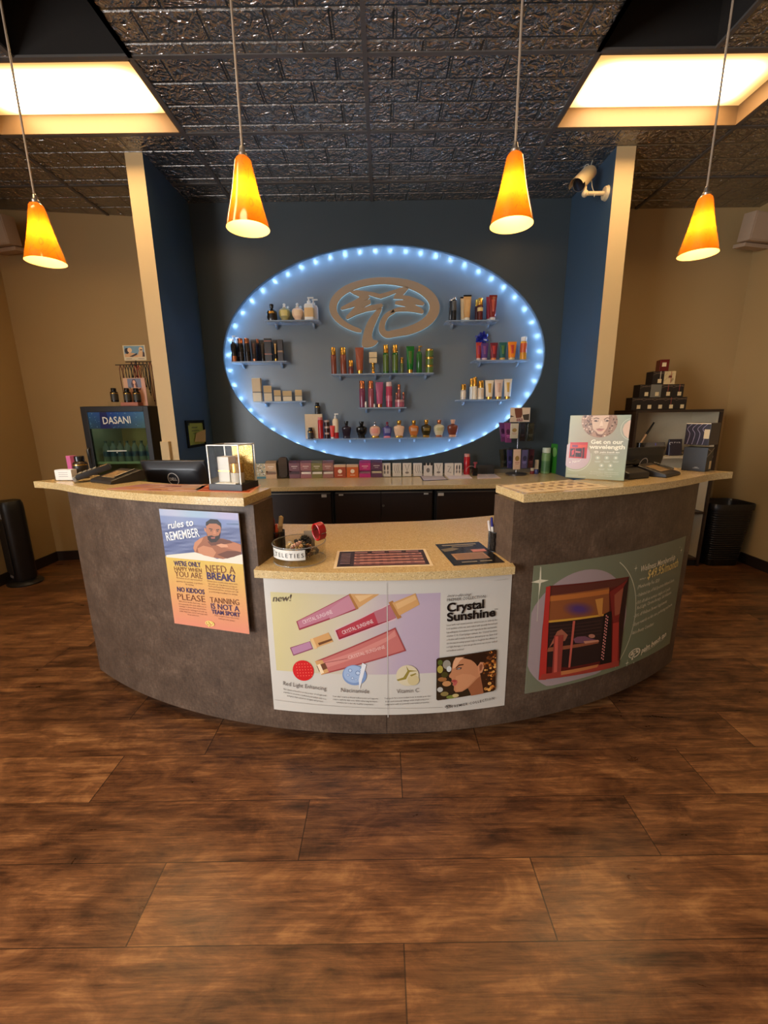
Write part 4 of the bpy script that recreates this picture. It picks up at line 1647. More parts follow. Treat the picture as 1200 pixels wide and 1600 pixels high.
# red bottle, clear jug, small dark bottle, speaker, notebooks
lotion_bottle((ZC, 4.05), 729.5, 709, 9.5, (pm((176, 24, 34), .25), pm((206, 140, 130), .3)), 'red bottle standing behind the open notebook', capf=.14)
r, h, w = put('perfume_bottle', 'bottle', (ZC, 3.95), 742.3, 722, 7.5, 'small black bottle with a pink cap and looped cord, on the open notebook')
mb = MB()
mb.box(-w / 2, w / 2, -w * .35, w * .35, .0075, h * .6, .002)
mb.build('bottle_body', BLACKP, r, 0)
mb = MB()
mb.cyl((0, 0, h * .6), (0, 0, h * .9), w * .2)
mb.cyl((0, 0, h * .9), (0, 0, h), w * .4)
mb.build('cap', pm((150, 60, 70), .3), r)
mb = MB()
mb.tube([(-.012 + .045 * math.cos(t) - .025, 0, h * .42 + .042 * math.sin(t)) for t in [PI * k / 14 for k in range(-1, 16)]], .0022, 6)
mb.build('cord_loop', pm((196, 150, 150), .3), r, 60)
r, h, w = put('bluetooth_speaker', 'speaker', (ZC, 4.10), 757.5, 726.5, 28, 'dark grey speaker bar with a round emblem, behind the notebooks')
mb = MB()
mb.box(-w / 2, w / 2, -.03, .03, 0, h, .012)
mb.build('body', mat('dark_speaker_cloth', (50, 48, 47), .8), r, 30)
sh = Sheet(.05, .05)
sh.arc(.022, .022, .014, .014, 0, 360, .004, (20, 18, 18))
sh.line([(.034, .03), (.036, .046)], .004, (20, 18, 18), True)
sh.build('emblem', upright(.05, h * .5 - .025, -.0302), PRINT, r)


def flat_quad(name, cat, label, corners, z, col, thick=.0012, art=None, group=None, matl=None):
    """a sheet lying on a surface, given by its four picture corners (far left, far right, near right, near left)"""
    P = [atz(px, py, z) for px, py in corners]
    c = sum(P, V()) / 4
    r = thing(name, label, cat, (c.x, c.y, z), 0, group)
    Q = [(p.x - c.x, p.y - c.y) for p in P]
    mb = MB()
    mb.prism(Q, .0004, thick)
    mb.build('sheet', pm(col, .5), r, 0)
    if art:
        sh = Sheet(1, 1, None)
        hm = homog([(0, 1), (1, 1), (1, 0), (0, 0)], Q)
        art(sh)
        sh.build('print', lambda u, v, h: V((*hm(u, v), thick + h)), matl or GLOSSP, r, 0, .00012, .0003)
    return r


def art_sheet(s):
    for k in range(9):
        s.rect(.08, .1 + k * .09, .46, .12 + k * .09, (170, 160, 160), True)
        s.rect(.54, .1 + k * .09, .92, .12 + k * .09, (170, 160, 160), True)


flat_quad('sign_in_sheet', 'sheet', 'printed sheet in a dark folder, left of the open notebook', [(655, 743.5), (691, 742.5), (700, 750), (661, 751.5)], ZC, (60, 36, 36), .003,
          lambda s: (s.rect(.04, .06, .96, .94, (206, 188, 182), True), art_sheet(s)), matl=PRINT)
flat_quad('notebook', 'notebook', 'open white notebook with a curled page, before the red bottle', [(692, 740), (727, 737.5), (738, 748), (702, 749.5)], ZC, (216, 200, 192), .007,
          lambda s: (s.rect(.0, .0, 1, 1, (220, 204, 196), True)), matl=PRINT)
flat_quad('printed_sheet', 'sheet', 'white printed sheet right of the small black bottle', [(744, 740.5), (771, 739.5), (783, 747.5), (746, 748.5)], ZC, (206, 176, 160), .003,
          lambda s: (s.rect(.03, .05, .97, .97, (216, 198, 186), True), art_sheet(s)), matl=PRINT)

# spinner rack of lotion packets
bp = atz(806, 741.5, ZC)
r = thing('spinner_rack', 'small round-based spinner rack hung with lotion packets', 'rack', bp)
SPY = bp.y
mb = MB()
mb.loft([(0, .098, .098), (.012, .098, .098), (.016, .09, .09)], 36)
mb.build('base', mat('grey_steel', (92, 84, 78), .4, .5), r, 40)
zt = at(812, 659, SPY).z - ZC
mb = MB()
mb.cyl((0, 0, .016), (0, 0, zt), .006)
mb.build('pole', SILVER, r)
STEEL = mat('dark_wire', (60, 56, 54), .4, .6)
for pyy in (661, 701):
    zz = at(810, pyy, SPY).z - ZC
    mb = MB()
    for k in range(10):
        a = 2 * PI * k / 10
        mb.cyl((0, 0, zz), (.13 * math.cos(a), .13 * math.sin(a), zz), .0022, seg=6)
        mb.cyl((.13 * math.cos(a), .13 * math.sin(a), zz), (.136 * math.cos(a), .136 * math.sin(a), zz + .01), .0022, seg=6)
    mb.tube([(.06 * math.cos(2 * PI * k / 20), .06 * math.sin(2 * PI * k / 20), zz) for k in range(20)], .0022, 6, closed=True)
    mb.build('hook_ring', STEEL, r, 60)
hw, h0, h1 = .093, zt - .002, at(812, 637, SPY).z - ZC
hx = at(812.5, 650, SPY).x - bp.x
mb = MB()
mb.box(hx - hw, hx + hw, -.002, .002, h0, h1)
mb.build('header_card', pm((206, 190, 170), .5), r, 0)
sh = Sheet(2 * hw, h1 - h0)
w_, h_ = sh.w, sh.h
sh.grid(.003, .003, w_ - .003, h_ - .003, lambda s, t: (214 + 10 * t, 190 + 10 * t, 160 + 10 * s), 4, 4)
sh.poly([(w_ * .2, h_ * .95), (w_ * .58, h_ * .97), (w_ * .62, h_ * .55), (w_ * .56, h_ * .3), (w_ * .3, h_ * .28), (w_ * .24, h_ * .6)], (116, 66, 48), True)
sh.poly([(w_ * .62, h_ * .5), (w_ * .96, h_ * .56), (w_ * .96, h_ * .12), (w_ * .7, h_ * .14)], (70, 60, 50), True)
sh.poly([(w_ * .02, h_ * .48), (w_ * .2, h_ * .4), (w_ * .02, h_ * .34)], (70, 60, 50), True)
sh.rect(w_ * .34, h_ * .05, w_ * .64, h_ * .24, (128, 44, 38), True)
sh.text('SUN', (w_ * .37, h_ * .09), (w_ * .61, h_ * .09), (236, 220, 208), raw=True)
sh.build('print', lambda u, v, h: V((hx + u - hw, -.002 - h, h0 + v)), PRINT, r)
PKT = [(784, 660, 690, 9, (96, 48, 94), -.16, 'purple lotion packet hanging furthest left on the upper hooks', -.04), (793, 660.5, 691.5, 10, (128, 62, 112), -.10, 'pink purple lotion packet, second on the upper hooks', -.10),
       (804.3, 661.5, 685, 12.5, (188, 178, 156), 0, 'cream lotion packet with gold print on the upper hooks', -.13), (817, 661, 689, 9, (32, 22, 24), .0, 'black lotion packet on the upper hooks, beside the cream one', -.07),
       (830.5, 660.5, 689, 11, (38, 40, 32), .03, 'dark olive lotion packet at the right of the upper hooks', -.09),
       (785.5, 702, 730.5, 12, (34, 38, 32), -.14, 'black green lotion packet hanging furthest left on the lower hooks', -.06), (796.2, 703, 731.5, 8.5, (52, 52, 104), -.06, 'deep blue lotion packet on the lower hooks', -.09),
       (808.2, 702, 733.5, 12, (212, 182, 160), -.02, 'pale peach lotion packet with pink script on the lower hooks', -.135), (820.3, 703, 731.5, 11.5, (92, 84, 128), .02, 'lilac blue lotion packet on the lower hooks', -.10),
       (831, 702, 731, 8.5, (66, 28, 34), .03, 'maroon lotion packet at the right of the lower hooks', -.06)]
for xp, ya, yb, wp, col, tilt, lb, dy in PKT:
    y = SPY + dy
    a, b = at(xp, ya, y), at(xp, yb, y)
    hh = a.z - b.z
    ww = wp * (at(xp + 1, ya, y).x - a.x)
    r2 = thing('lotion_packet', lb, 'packet', (a.x, y, b.z), 0, 'lotion packets on the spinner rack')
    r2.rotation_euler = (0, 0, random.uniform(-.25, .25))
    Ms = Matrix(((1, 0, tilt, -tilt * hh), (0, 1, 0, 0), (0, 0, 1, 0), (0, 0, 0, 1)))
    mb = MB()
    mb.loft([(0, ww / 2, .0012), (.006, ww / 2, .0015), (hh * .2, ww / 2, .0055), (hh * .6, ww / 2, .005), (hh - .02, ww / 2, .0016), (hh, ww / 2, .0012)], 24, power=3.5, M=Ms)
    mb.build('foil', pm(col, .25, .0, .3), r2, 50)
    sh = Sheet(ww, hh)
    lt = tuple(min(255, int(c * 1.5 + 26)) for c in col)
    dk_ = tuple(int(c * .6) for c in col)
    if sum(col) > 500:
        lt, dk_ = (170, 110, 104), (150, 120, 70)
    sh.ell(ww * .5, hh * .55, ww * .28, hh * .13, dk_, True)
    sh.rect(ww * .2, hh * .33, ww * .8, hh * .36, lt, True)
    sh.rect(ww * .28, hh * .26, ww * .72, hh * .28, lt, True)
    sh.build('print', lambda u, v, h: Ms @ V((u - ww / 2, -.0062 - h, v)), GLOSSP, r2)

# tall nail bottles, aloe bottle, brochure
for xp, yt, col, lb in ((831.5, 731, (130, 36, 40), 'small red nail polish bottle with a white cap, right of the spinner rack'), (838.5, 718.5, (56, 64, 120), 'nail polish bottle with a tall cream cap, before the aloe bottle')):
    lotion_bottle((ZC, 4.07), xp, yt, 6.5, (pm(col, .2), pm((220, 200, 170), .3)), lb, capf=.5 if yt > 725 else .66, group='nail polish bottles')
r = lotion_bottle((ZC, 4.10), 853, 699.5, 13.5, (pm((126, 158, 100), .35), pm((206, 214, 190), .35)), 'pale green squeeze bottle with a white cap, left of the green brochure', capf=.2, band=pm((84, 126, 76), .4), bandz=(.1, .62))
bl = [atz(858.5, 738, ZC), atz(877.5, 742, ZC)]
r = thing('brochure', 'green folded brochure standing open at the right end of the back counter', 'brochure', (bl[0].x, bl[0].y, ZC))
hb = at(862, 693, bl[0].y).z - ZC
mb = MB()
q = bl[1] - bl[0]
for (p0, p1) in (((0, 0), (q.x, q.y)), ((q.x, q.y), (q.x + .075, q.y + .12))):
    d = V((p1[0] - p0[0], p1[1] - p0[1], 0)).normalized()
    nn = V((-d.y, d.x, 0)) * .0012
    mb.prism([(p0[0] + nn.x, p0[1] + nn.y), (p1[0] + nn.x, p1[1] + nn.y), (p1[0] - nn.x, p1[1] - nn.y), (p0[0] - nn.x, p0[1] - nn.y)], 0, hb)
mb.build('cover', pm((52, 132, 40), .4), r, 0)
mb = MB()
mb.prism([(q.x * .8, q.y * .8 - .003), (q.x * 1.0 + .01, q.y + .012), (q.x + .012, q.y + .02)], .02, hb - .004)
mb.build('pages', pm((220, 214, 200), .5), r, 0)
sh = Sheet(q.length, hb)
sh.poly([(q.length * .6, hb), (q.length, hb), (q.length, hb * .1)], (196, 206, 186), True)
sh.ell(q.length * .3, hb * .72, q.length * .2, hb * .16, (128, 176, 96), True)
dq = q.normalized()
sh.build('print', lambda u, v, h: V((dq.x * u + dq.y * (h + .0014), dq.y * u - dq.x * (h + .0014), v)), PRINT, r)

# ================================================================== framed note on the left blue wall
p0, p1 = atx(288, 657, -1.674), atx(316, 656, -1.674)
p2 = atx(314, 697, -1.674)
yc, wz = (p0.y + p1.y) / 2, p1.y - p0.y
r = thing('framed_note', 'black framed lime green notice with a tan note tucked in, on the left blue wall', 'frame', (-1.674, yc, p2.z))
hz = p0.z - p2.z
mb = MB()
for a, b, c, d in ((-wz / 2, wz / 2, 0, .022), (-wz / 2, wz / 2, hz - .022, hz), (-wz / 2, -wz / 2 + .022, .022, hz - .022), (wz / 2 - .022, wz / 2, .022, hz - .022)):
    mb.box(.0005, .016, a, b, c, d)
mb.build('frame', BLACKP, r, 0)
sh = Sheet(wz, hz)
sh.rect(.02, .02, wz - .02, hz - .02, (150, 152, 60), True)
sh.rect(.3 * wz, hz * .72, .62 * wz, hz * .75, (50, 52, 30), True)
sh.rect(.28 * wz, hz * .6, .7 * wz, hz * .625, (50, 52, 30), True)
sh.rect(.35 * wz, hz * .5, .6 * wz, hz * .52, (70, 72, 40), True)
sh.rect(.1 * wz, hz * .82, .2 * wz, hz * .9, (60, 60, 30), True)
sh.build('notice', lambda u, v, h: V((.006 + h, u - wz / 2, v)), PRINT, r)
mb = MB()
mb.prism([(-.05, .05), (wz * .5, .035), (wz * .58, .15), (-.0, .12)], .0, .001, M=Matrix(((0, 0, 1, .018), (1, 0, 0, -.02), (0, 1, 0, 0), (0, 0, 0, 1))))
mb.build('tucked_note', pm((178, 146, 84), .6), r, 0)

# ================================================================== security camera on the right blue wall
mp = atx(948, 302, 1.684)
r = thing('security_camera', 'cream bullet security camera on a wall arm, high on the right blue wall', 'camera', mp)
CAMW = mat('cream_camera_plastic', (222, 196, 150), .4)
mb = MB()
mb.cyl((-.001, 0, 0), (-.022, 0, 0), .05, .042, 24)
mb.build('wall_plate', CAMW, r)
mb = MB()
mb.cyl((-.02, 0, 0), (-.16, -.01, -.005), .014)
mb.sphere((-.165, -.01, -.005), .024)
mb.cyl((-.165, -.01, 0), (-.165, -.0, .05), .012)
mb.build('arm', CAMW, r)
cb = V((-.165, .02, .105))
dirv = V((-.60, -.42, -.62)).normalized()
Mc = Matrix.Translation(cb) @ dirv.to_track_quat('Z', 'Y').to_matrix().to_4x4()
mb = MB()
mb.loft([(-.10, .04, .04), (-.095, .045, .045), (.085, .047, .047)], 28, M=Mc)
mb.build('housing', CAMW, r, 40)
mb = MB()
mb.loft([(.0855, .046, .046), (.088, .040, .040), (.0885, .0, .0)], 28, M=Mc)
mb.build('lens_face', BLACKP, r, 40)
mb = MB()
mb.loft([(-.06, .052, .052, 0, .006), (.125, .054, .054, 0, .006)], 28, M=Mc, caps=False)
bm = mb.bm
bm.verts.ensure_lookup_table()
kill = [v for v in bm.verts if (Mc.inverted() @ v.co).y < -.005]
if len(kill) < len(bm.verts):
    bmesh.ops.delete(bm, geom=kill, context='VERTS')
mb.build('sun_shield', CAMW, r, 60)
mb = MB()
mb.tube(smooth_pts([(-.166, .07, .17), (-.13, .09, .23), (-.11, .06, .19), (-.10, .03, .06), (-.09, .0, .0), (-.10, -.02, -.03)], 5, False), .0035, 6)
mb.tube(smooth_pts([(-.11, .06, .19), (-.10, .08, CZ - mp.z - .03), (-.09, .08, CZ - mp.z)], 5, False), .0035, 6)
mb.build('cable', pm((190, 180, 160), .5), r, 60)

# ================================================================== off-white boxes high on the outer walls
for px, yy, sd, lb in ((-3.30, 4.10, -1, 'off-white wall speaker high in the left corner'), (3.36, 4.17, 1, 'off-white wall speaker high in the right corner')):
    zt = 3.185 if sd < 0 else 3.165
    r = thing('wall_speaker', lb, 'speaker', (px, yy, zt - .25), 0, 'wall speakers in the corners')
    SPK = mat('off_white_plastic', (176, 150, 124), .55)
    mb = MB()
    hw = .165 if sd > 0 else .155
    Mt = Matrix.Rotation(rad(sd * 14), 4, 'Z') @ Matrix.Rotation(rad(8), 4, 'X')
    mb.box(-hw, hw, -.06, .05, 0, .22, .008, M=Mt)
    mb.build('cabinet', SPK, r, 30)
    mb = MB()
    mb.box(-hw + .012, hw - .012, -.064, -.0605, .012, .208, .002, M=Mt)
    mb.build('grille', mat('speaker_cloth', (186, 160, 134), .85, 0, .15, 400), r, 0)
    mb = MB()
    mb.box(-hw * .8, hw * .9, -.01, .10, -.035, -.004, .004, M=Mt)
    mb.box(-.03, .03, .05, .13 if sd > 0 else .10, .06, .16, .002, M=Mt)
    mb.build('bracket', SPK, r, 0)

# ================================================================== tower heater and waste bin
hp = atz(36, 908, 0)
r = thing('tower_fan', 'slim black tower fan with a round base beside the left wall', 'fan', (-3.305, 3.62, 0))
HB = mat('black_fan_plastic', (22, 19, 18), .4)
mb = MB()
mb.loft([(0, .138, .13), (.012, .14, .132), (.03, .122, .115), (.04, .08, .075)], 36)
mb.build('base', HB, r, 40)
Mh = Matrix.Rotation(rad(-30), 4, 'Z')
mb = MB()
mb.loft([(.04, .085, .075), (.07, .095, .085), (.68, .098, .09), (.74, .096, .088), (.768, .085, .078)], 32, power=3, M=Mh)
mb.build('body', HB, r, 40)
mb = MB()
for k in range(17):
    x = -.058 + .116 * k / 16
    mb.box(x - .0014, x + .0014, -.094, -.086, .12, .60, M=Mh)
mb.build('grille', pm((30, 27, 26), .5), r, 0)
mb = MB()
mb.box(-.06, .05, -.093, -.084, .62, .73, .006, M=Mh)
mb.build('control_panel', mat('grey_satin_panel', (150, 148, 150), .25, .4), r, 0)
mb = MB()
mb.box(-.03, .03, -.0895, -.086, .075, .098, .001, M=Mh)
mb.build('badge', pm((130, 122, 118), .4), r, 0)

r = thing('waste_bin', 'black waste bin on the floor between the bookcase and the right wall', 'bin', (3.265, 3.92, 0))
BIN = mat('black_bin_plastic', (20, 17, 16), .45, 0, .1, 30)
mb = MB()
mb.loft([(0, .145, .115), (.01, .15, .12), (.585, .19, .155), (.585, .184, .149), (.02, .144, .114)], 40, power=6)
mb.build('bucket', BIN, r, 40)
mb = MB()
R0 = [(.575, .191, .156), (.575, .2, .165), (.60, .2, .165), (.60, .186, .151), (.578, .186, .151)]
mb.loft(R0, 40, power=6, caps=False)
mb.build('rim', BIN, r, 30)
mb = MB()
for k in range(22):
    z = .06 + k * .022
    s = z / .585
    mb.loft([(z, .15 + .04 * s + .0005, .12 + .035 * s + .0005), (z + .006, .153 + .04 * s, .123 + .035 * s), (z + .012, .15 + .04 * s + .001, .12 + .035 * s + .001)], 40, power=6, caps=False)
mb.build('ribs', BIN, r, 40)
mb = MB()
mb.loft([(.35, .165, .13), (.5, .178, .142), (.59, .184, .149), (.612, .2, .166), (.60, .206, .172), (.555, .204, .17)], 40, power=5, caps=False)
mb.build('liner_bag', mat('black_liner_bag', (26, 22, 21), .35, 0, .1, 40, .5), r, 60)

# ================================================================== drinks fridge and what stands on it
FY = 3.85
fl, fr_ = at(124.5, 636, FY), at(230, 633, FY)
FW, FH = fr_.x - fl.x, (fl.z + fr_.z) / 2
fx = (fl.x + fr_.x) / 2
r = thing('drinks_fridge', 'black glass-door drinks fridge with a blue lit header, left of the cream column', 'fridge', (fx, FY, 0))
BLKM = mat('black_powder_coat', (22, 20, 19), .45)
hw = FW / 2
mb = MB()
mb.box(-hw, hw, .545, .56, .02, FH, .003)
mb.box(-hw, -hw + .03, .03, .545, .02, FH, .003)
mb.box(hw - .03, hw, .03, .545, .02, FH, .003)
mb.box(-hw + .03, hw - .03, .03, .545, FH - .03, FH)
mb.box(-hw + .03, hw - .03, .03, .545, .02, .14)
mb.build('cabinet', BLKM, r, 0)
mb = MB()
mb.box(-hw + .031, hw - .031, .535, .544, .141, FH - .031)
mb.box(-hw + .0305, -hw + .034, .035, .534, .141, FH - .031)
mb.box(hw - .034, hw - .0305, .035, .534, .141, FH - .031)
mb.build('liner', mat('pale_fridge_liner', (140, 148, 134), .5), r, 0)


def fz(py):
    return at(180, py, FY).z


def fxx(px, py):
    return at(px, py, FY).x - fx


mb = MB()
hp0, hp1 = fz(644), fz(669.5)
for a, b, c, d in ((-hw, -hw + .055, .03, FH - .002), (hw - .045, hw, .03, FH - .002), (-hw + .055, hw - .045, FH - .05, FH - .002), (-hw + .055, hw - .045, .03, .16)):
    mb.box(a, b, 0, .029, c, d, .003)
door = mb.build('door', BLKM, r, 0)
mb = MB()
mb.box(-hw + .056, hw - .046, .012, .018, .161, hp1 - .001)
mb.build('glass', clear_mat('green_tinted_glass', (.70, .82, .72), .35), door, 0)
mb = MB()
mb.tube([(-hw + .02, -.004, 1.2), (-hw + .02, -.03, 1.19), (-hw + .02, -.03, .85), (-hw + .02, -.004, .84)], .008, 10)
mb.build('handle', mat('steel_handle', (150, 146, 140), .3, .8), door, 60)
hs = Sheet(FW - .103, FH - .051 - hp1)
hs.grid(0, 0, hs.w, hs.h, lambda s, t: (20 + 44 * abs(s - .45), 50 + 70 * abs(s - .4) + 20 * t, 96 + 60 * t), 10, 4)
for k in range(60):
    a, b = random.random(), random.random()
    hs.ell(a * hs.w * .96 + .02 * hs.w, b * hs.h * .94 + .02 * hs.h, .002 + .004 * random.random(), .002 + .004 * random.random(), random.choice([(70, 130, 170), (96, 156, 190), (30, 84, 130)]), True, 8)
hs.poly([(hs.w * .2, 0), (hs.w * .38, 0), (hs.w * .34, hs.h), (hs.w * .22, hs.h)], (18, 36, 96), True)
tx0, tx1 = fxx(160.5, 658) + hw - .056, fxx(204, 658) + hw - .056
hs.text('DASANI', (tx0, hs.h * .28), (tx1, hs.h * .31), (232, 236, 226), hgt=hs.h * .42, bold=.012, raw=True)
GH = mat('header_panel_plastic', (30, 60, 90), .4)
mb = MB()
mb.box(-hw + .056, hw - .046, .006, .028, hp1, FH - .051)
hd = mb.build('header_panel', GH, door, 0)
o = hs.build('print', lambda u, v, h: V((-hw + .056 + u, .006 - h, hp1 + v)), GLOSSP, r, gap=.00006)
mb = MB()
for z in (.30, .62, fz(724)):
    mb.box(-hw + .036, hw - .036, .05, .53, z - .006, z)
    mb.box(-hw + .04, hw - .04, .045, .049, z - .01, z + .012)
mb.build('shelf', mat('pale_wire_shelf', (170, 176, 150), .5), r, 0)
sh = Sheet(.22, .03)
sh.rect(0, .014, .2, .024, (214, 216, 204), True)
sh.ell(.1, .004, .008, .004, (206, 214, 206), True)
sh.build('door_decal', lambda u, v, h: V((fxx(166, 705) + u * .9, .0118 - h, fz(708) + v)), PRINT, r)
mb = MB()
mb.box(-hw + .06, hw - .06, .06, .10, FH - .085, FH - .07)
mb.build('interior_lamp', emit_mat('fridge_lamp_glow', (1.0, .98, .84), 5.0), r, 0)
BOT = clear_mat('clear_water_bottle', (.36, .44, .40), .3, .2)
CAPB = pm((40, 60, 70), .4)
b0 = None
for lev, zz in (('top', fz(724)), ('low', .62)):
    for i in range(7):
        x = -hw + .10 + i * (2 * hw - .2) / 6
        nm = 'water bottle on the %s shelf inside the fridge behind tinted glass' % ('bright upper' if lev == 'top' else 'dark lower')
        t = thing('water_bottle', nm, 'bottle', (fx + x, FY + .12, zz + .0008), 0, 'water bottles on the %s fridge shelf' % ('upper' if lev == 'top' else 'lower'))
        if b0 is None:
            mb = MB()
            mb.loft([(0, .028, .028), (.004, .031, .031), (.1, .031, .031), (.14, .026, .026), (.165, .012, .012), (.178, .011, .011)], 20)
            b0 = mb.build('bottle_body', BOT, t, 40)
            mb = MB()
            mb.loft([(.1785, .0125, .0125), (.196, .0125, .0125)], 16)
            b1 = mb.build('cap', CAPB, t, 40)
            mb = MB()
            mb.loft([(.055, .0314, .0314), (.10, .0314, .0314)], 20)
            b2 = mb.build('label', pm((30, 70, 110), .4), t, 40)
        else:
            for q in (b0, b1, b2):
                c = q.copy()
                COL.objects.link(c)
                c.parent = t

TOPZ = FH
# display board with a ledge, bottles, goggle strap rack with a card
pb = at(198, 632.5, 3.98)
r = thing('display_board', 'peach display board with a smiling woman photo, on top of the fridge', 'board', (at(214, 630, 3.98).x, 3.98, TOPZ + .001))
bw = at(231.5, 610, 3.98).x - at(197.5, 610, 3.98).x
bh = at(214, 590.5, 3.98).z - TOPZ - .001
mb = MB()
mb.box(-bw / 2, bw / 2, 0, .006, 0, bh)
mb.build('backing', pm((206, 150, 114), .5), r, 0)
mb = MB()
mb.box(-bw / 2, bw * .28, -.085, -.0005, 0, .032, .001)
mb.build('ledge', pm((176, 104, 78), .5), r, 0)
sh = Sheet(bw, bh)
sh.grid(0, 0, bw, bh, lambda s, t: (216 - 10 * t, 164 - 8 * s, 130), 3, 3)
sh.rect(bw * .2, bh * .66, bw * .82, bh * .98, (116, 120, 140), True)
sh.poly([(bw * .40, bh * .66), (bw * .36, bh * .8), (bw * .44, bh * .95), (bw * .56, bh * .95), (bw * .62, bh * .84), (bw * .66, bh * .66)], (84, 56, 62), True)
sh.ell(bw * .5, bh * .85, bw * .065, bh * .07, (226, 170, 138), True)
sh.poly([(bw * .46, bh * .66), (bw * .48, bh * .78), (bw * .54, bh * .78), (bw * .56, bh * .66)], (222, 160, 126), True)
sh.poly([(bw * .2, bh * .69), (bw * .3, bh * .6), (bw * .34, bh * .68)], (90, 96, 80), True)
sh.poly([(bw * .62, bh * .58), (bw * .8, bh * .66), (bw * .74, bh * .56)], (110, 60, 50), True)
for k in range(4):
    sh.rect(bw * .36, bh * (.5 - k * .07), bw * .7, bh * (.515 - k * .07), (176, 112, 80), True)
sh.build('print', upright(bw, 0), PRINT, r, gap=.0001)
t = thing('acrylic_riser', 'small clear riser under the leftmost black bottle on the fridge', 'riser', (at(179, 630, 3.93).x, 3.93, TOPZ + .001))
rz_ = at(179, 628, 3.93).z - TOPZ - .001
mb = MB()
mb.box(-.04, .04, -.035, .035, rz_ - .003, rz_)
mb.box(-.04, -.037, -.035, .035, 0, rz_ - .003)
mb.box(.037, .04, -.035, .035, 0, rz_ - .003)
mb.build('riser_panel', CLR, t, 0)
for xp, zz, lb in ((178.5, TOPZ + .001 + rz_, 'black supplement bottle on a clear riser, leftmost on the fridge'), (199, TOPZ + .0335, 'black supplement bottle left of centre before the peach board'), (213.5, TOPZ + .0335, 'black supplement bottle in the middle of the peach board')):
    supplement_bottle((zz, 3.93), xp, 606.5, 11, lb, group='supplement bottles on the fridge', lab=pm((58, 54, 44), .45))
ry = 4.07
rb = at(213, 632, ry)
r = thing('strap_rack', 'black wire rack with two rails, hung with goggle straps, on top of the fridge', 'rack', (rb.x, ry, TOPZ + .001))
z1r, z2r = at(205, 571, ry).z - TOPZ - .001, at(214, 564.5, ry).z - TOPZ - .001
WIRE = mat('black_wire', (26, 18, 16), .4)
mb = MB()
mb.loft([(0, .08, .07), (.008, .08, .07)], 28)
mb.cyl((.04, .02, .008), (.04, .02, z2r + .05), .005, seg=10)
mb.build('stand', WIRE, r, 40)
xa, xb = at(185.5, 571, ry).x - rb.x, at(234, 571, ry).x - rb.x
mb = MB()
mb.cyl((xa, -.05, z1r), (xb, -.05, z1r), .004, seg=8)
mb.cyl((.04, .02, z1r), (.04, -.05, z1r), .004, seg=8)
mb.build('rail', WIRE, r, 40)
xa2, xb2 = at(192, 564.5, ry).x - rb.x, at(238, 564.5, ry).x - rb.x
mb = MB()
mb.cyl((xa2, .04, z2r), (xb2, .04, z2r), .004, seg=8)
mb.cyl((.04, .02, z2r), (.04, .04, z2r), .004, seg=8)
mb.build('rail', WIRE, r, 40)
card_w = at(231, 555, ry).x - at(196.5, 555, ry).x
ch = at(213, 540.5, ry).z - at(213, 564, ry).z
t = thing('topper_card', 'white topper card with two blue-sky portraits, above the strap rack', 'card', (at(213.5, 555, ry).x, ry - .03, TOPZ + .001 + z2r + .004))
mb = MB()
mb.box(-card_w / 2, card_w / 2, 0, .003, 0, ch)
mb.build('card', pm((210, 196, 160), .5), t, 0)
sh = Sheet(card_w, ch)
cw, c2 = card_w, ch
sh.rect(cw * .05, c2 * .22, cw * .95, c2 * .95, (112, 148, 166), True)
sh.poly([(cw * .05, c2 * .22), (cw * .05, c2 * .4), (cw * .22, c2 * .55), (cw * .4, c2 * .5), (cw * .62, c2 * .42), (cw * .66, c2 * .22)], (206, 160, 110), True)
sh.ell(cw * .17, c2 * .63, cw * .1, c2 * .2, (34, 28, 34), True)
sh.ell(cw * .3, c2 * .68, cw * .1, c2 * .16, (222, 184, 140), True)
sh.poly([(cw * .25, c2 * .26), (cw * .62, c2 * .5), (cw * .6, c2 * .36), (cw * .4, c2 * .24)], (50, 40, 34), True)
sh.ell(cw * .8, c2 * .72, cw * .09, c2 * .17, (214, 180, 130), True)
sh.poly([(cw * .62, c2 * .22), (cw * .7, c2 * .6), (cw * .86, c2 * .6), (cw * .95, c2 * .22)], (210, 170, 120), True)
sh.rect(cw * .76, c2 * .66, cw * .87, c2 * .72, (34, 26, 24), True)
sh.poly([(cw * .84, c2 * .24), (cw * .88, c2 * .6), (cw * .95, c2 * .5), (cw * .95, c2 * .24)], (70, 46, 40), True)
sh.rect(cw * .1, c2 * .09, cw * .36, c2 * .12, (120, 100, 80), True)
sh.rect(cw * .64, c2 * .09, cw * .92, c2 * .12, (120, 100, 80), True)
sh.build('print', upright(cw, 0), PRINT, t, gap=.0001)
STR = [(189, 104, 44, (96, 30, 26), 1), (194.5, 0, 40, (90, 34, 28), 1), (198.5, 0, 24, (50, 56, 44), 1), (203, 0, 26, (60, 60, 50), 1), (208, 0, 30, (40, 44, 38), 1), (212.5, 0, 26, (130, 34, 32), 1), (217, 0, 26, (160, 40, 34), 1), (221.5, 0, 26, (150, 110, 50), 1),
       (226, 0, 30, (50, 52, 44), 1), (230, 0, 34, (58, 60, 52), 1), (207, 0, 20, (70, 30, 40), 2), (213, 0, 20, (90, 40, 46), 2), (219, 0, 22, (70, 34, 40), 2), (225, 0, 24, (70, 70, 56), 2), (231, 0, 44, (56, 60, 52), 2), (236, 0, 62, (112, 34, 34), 2)]
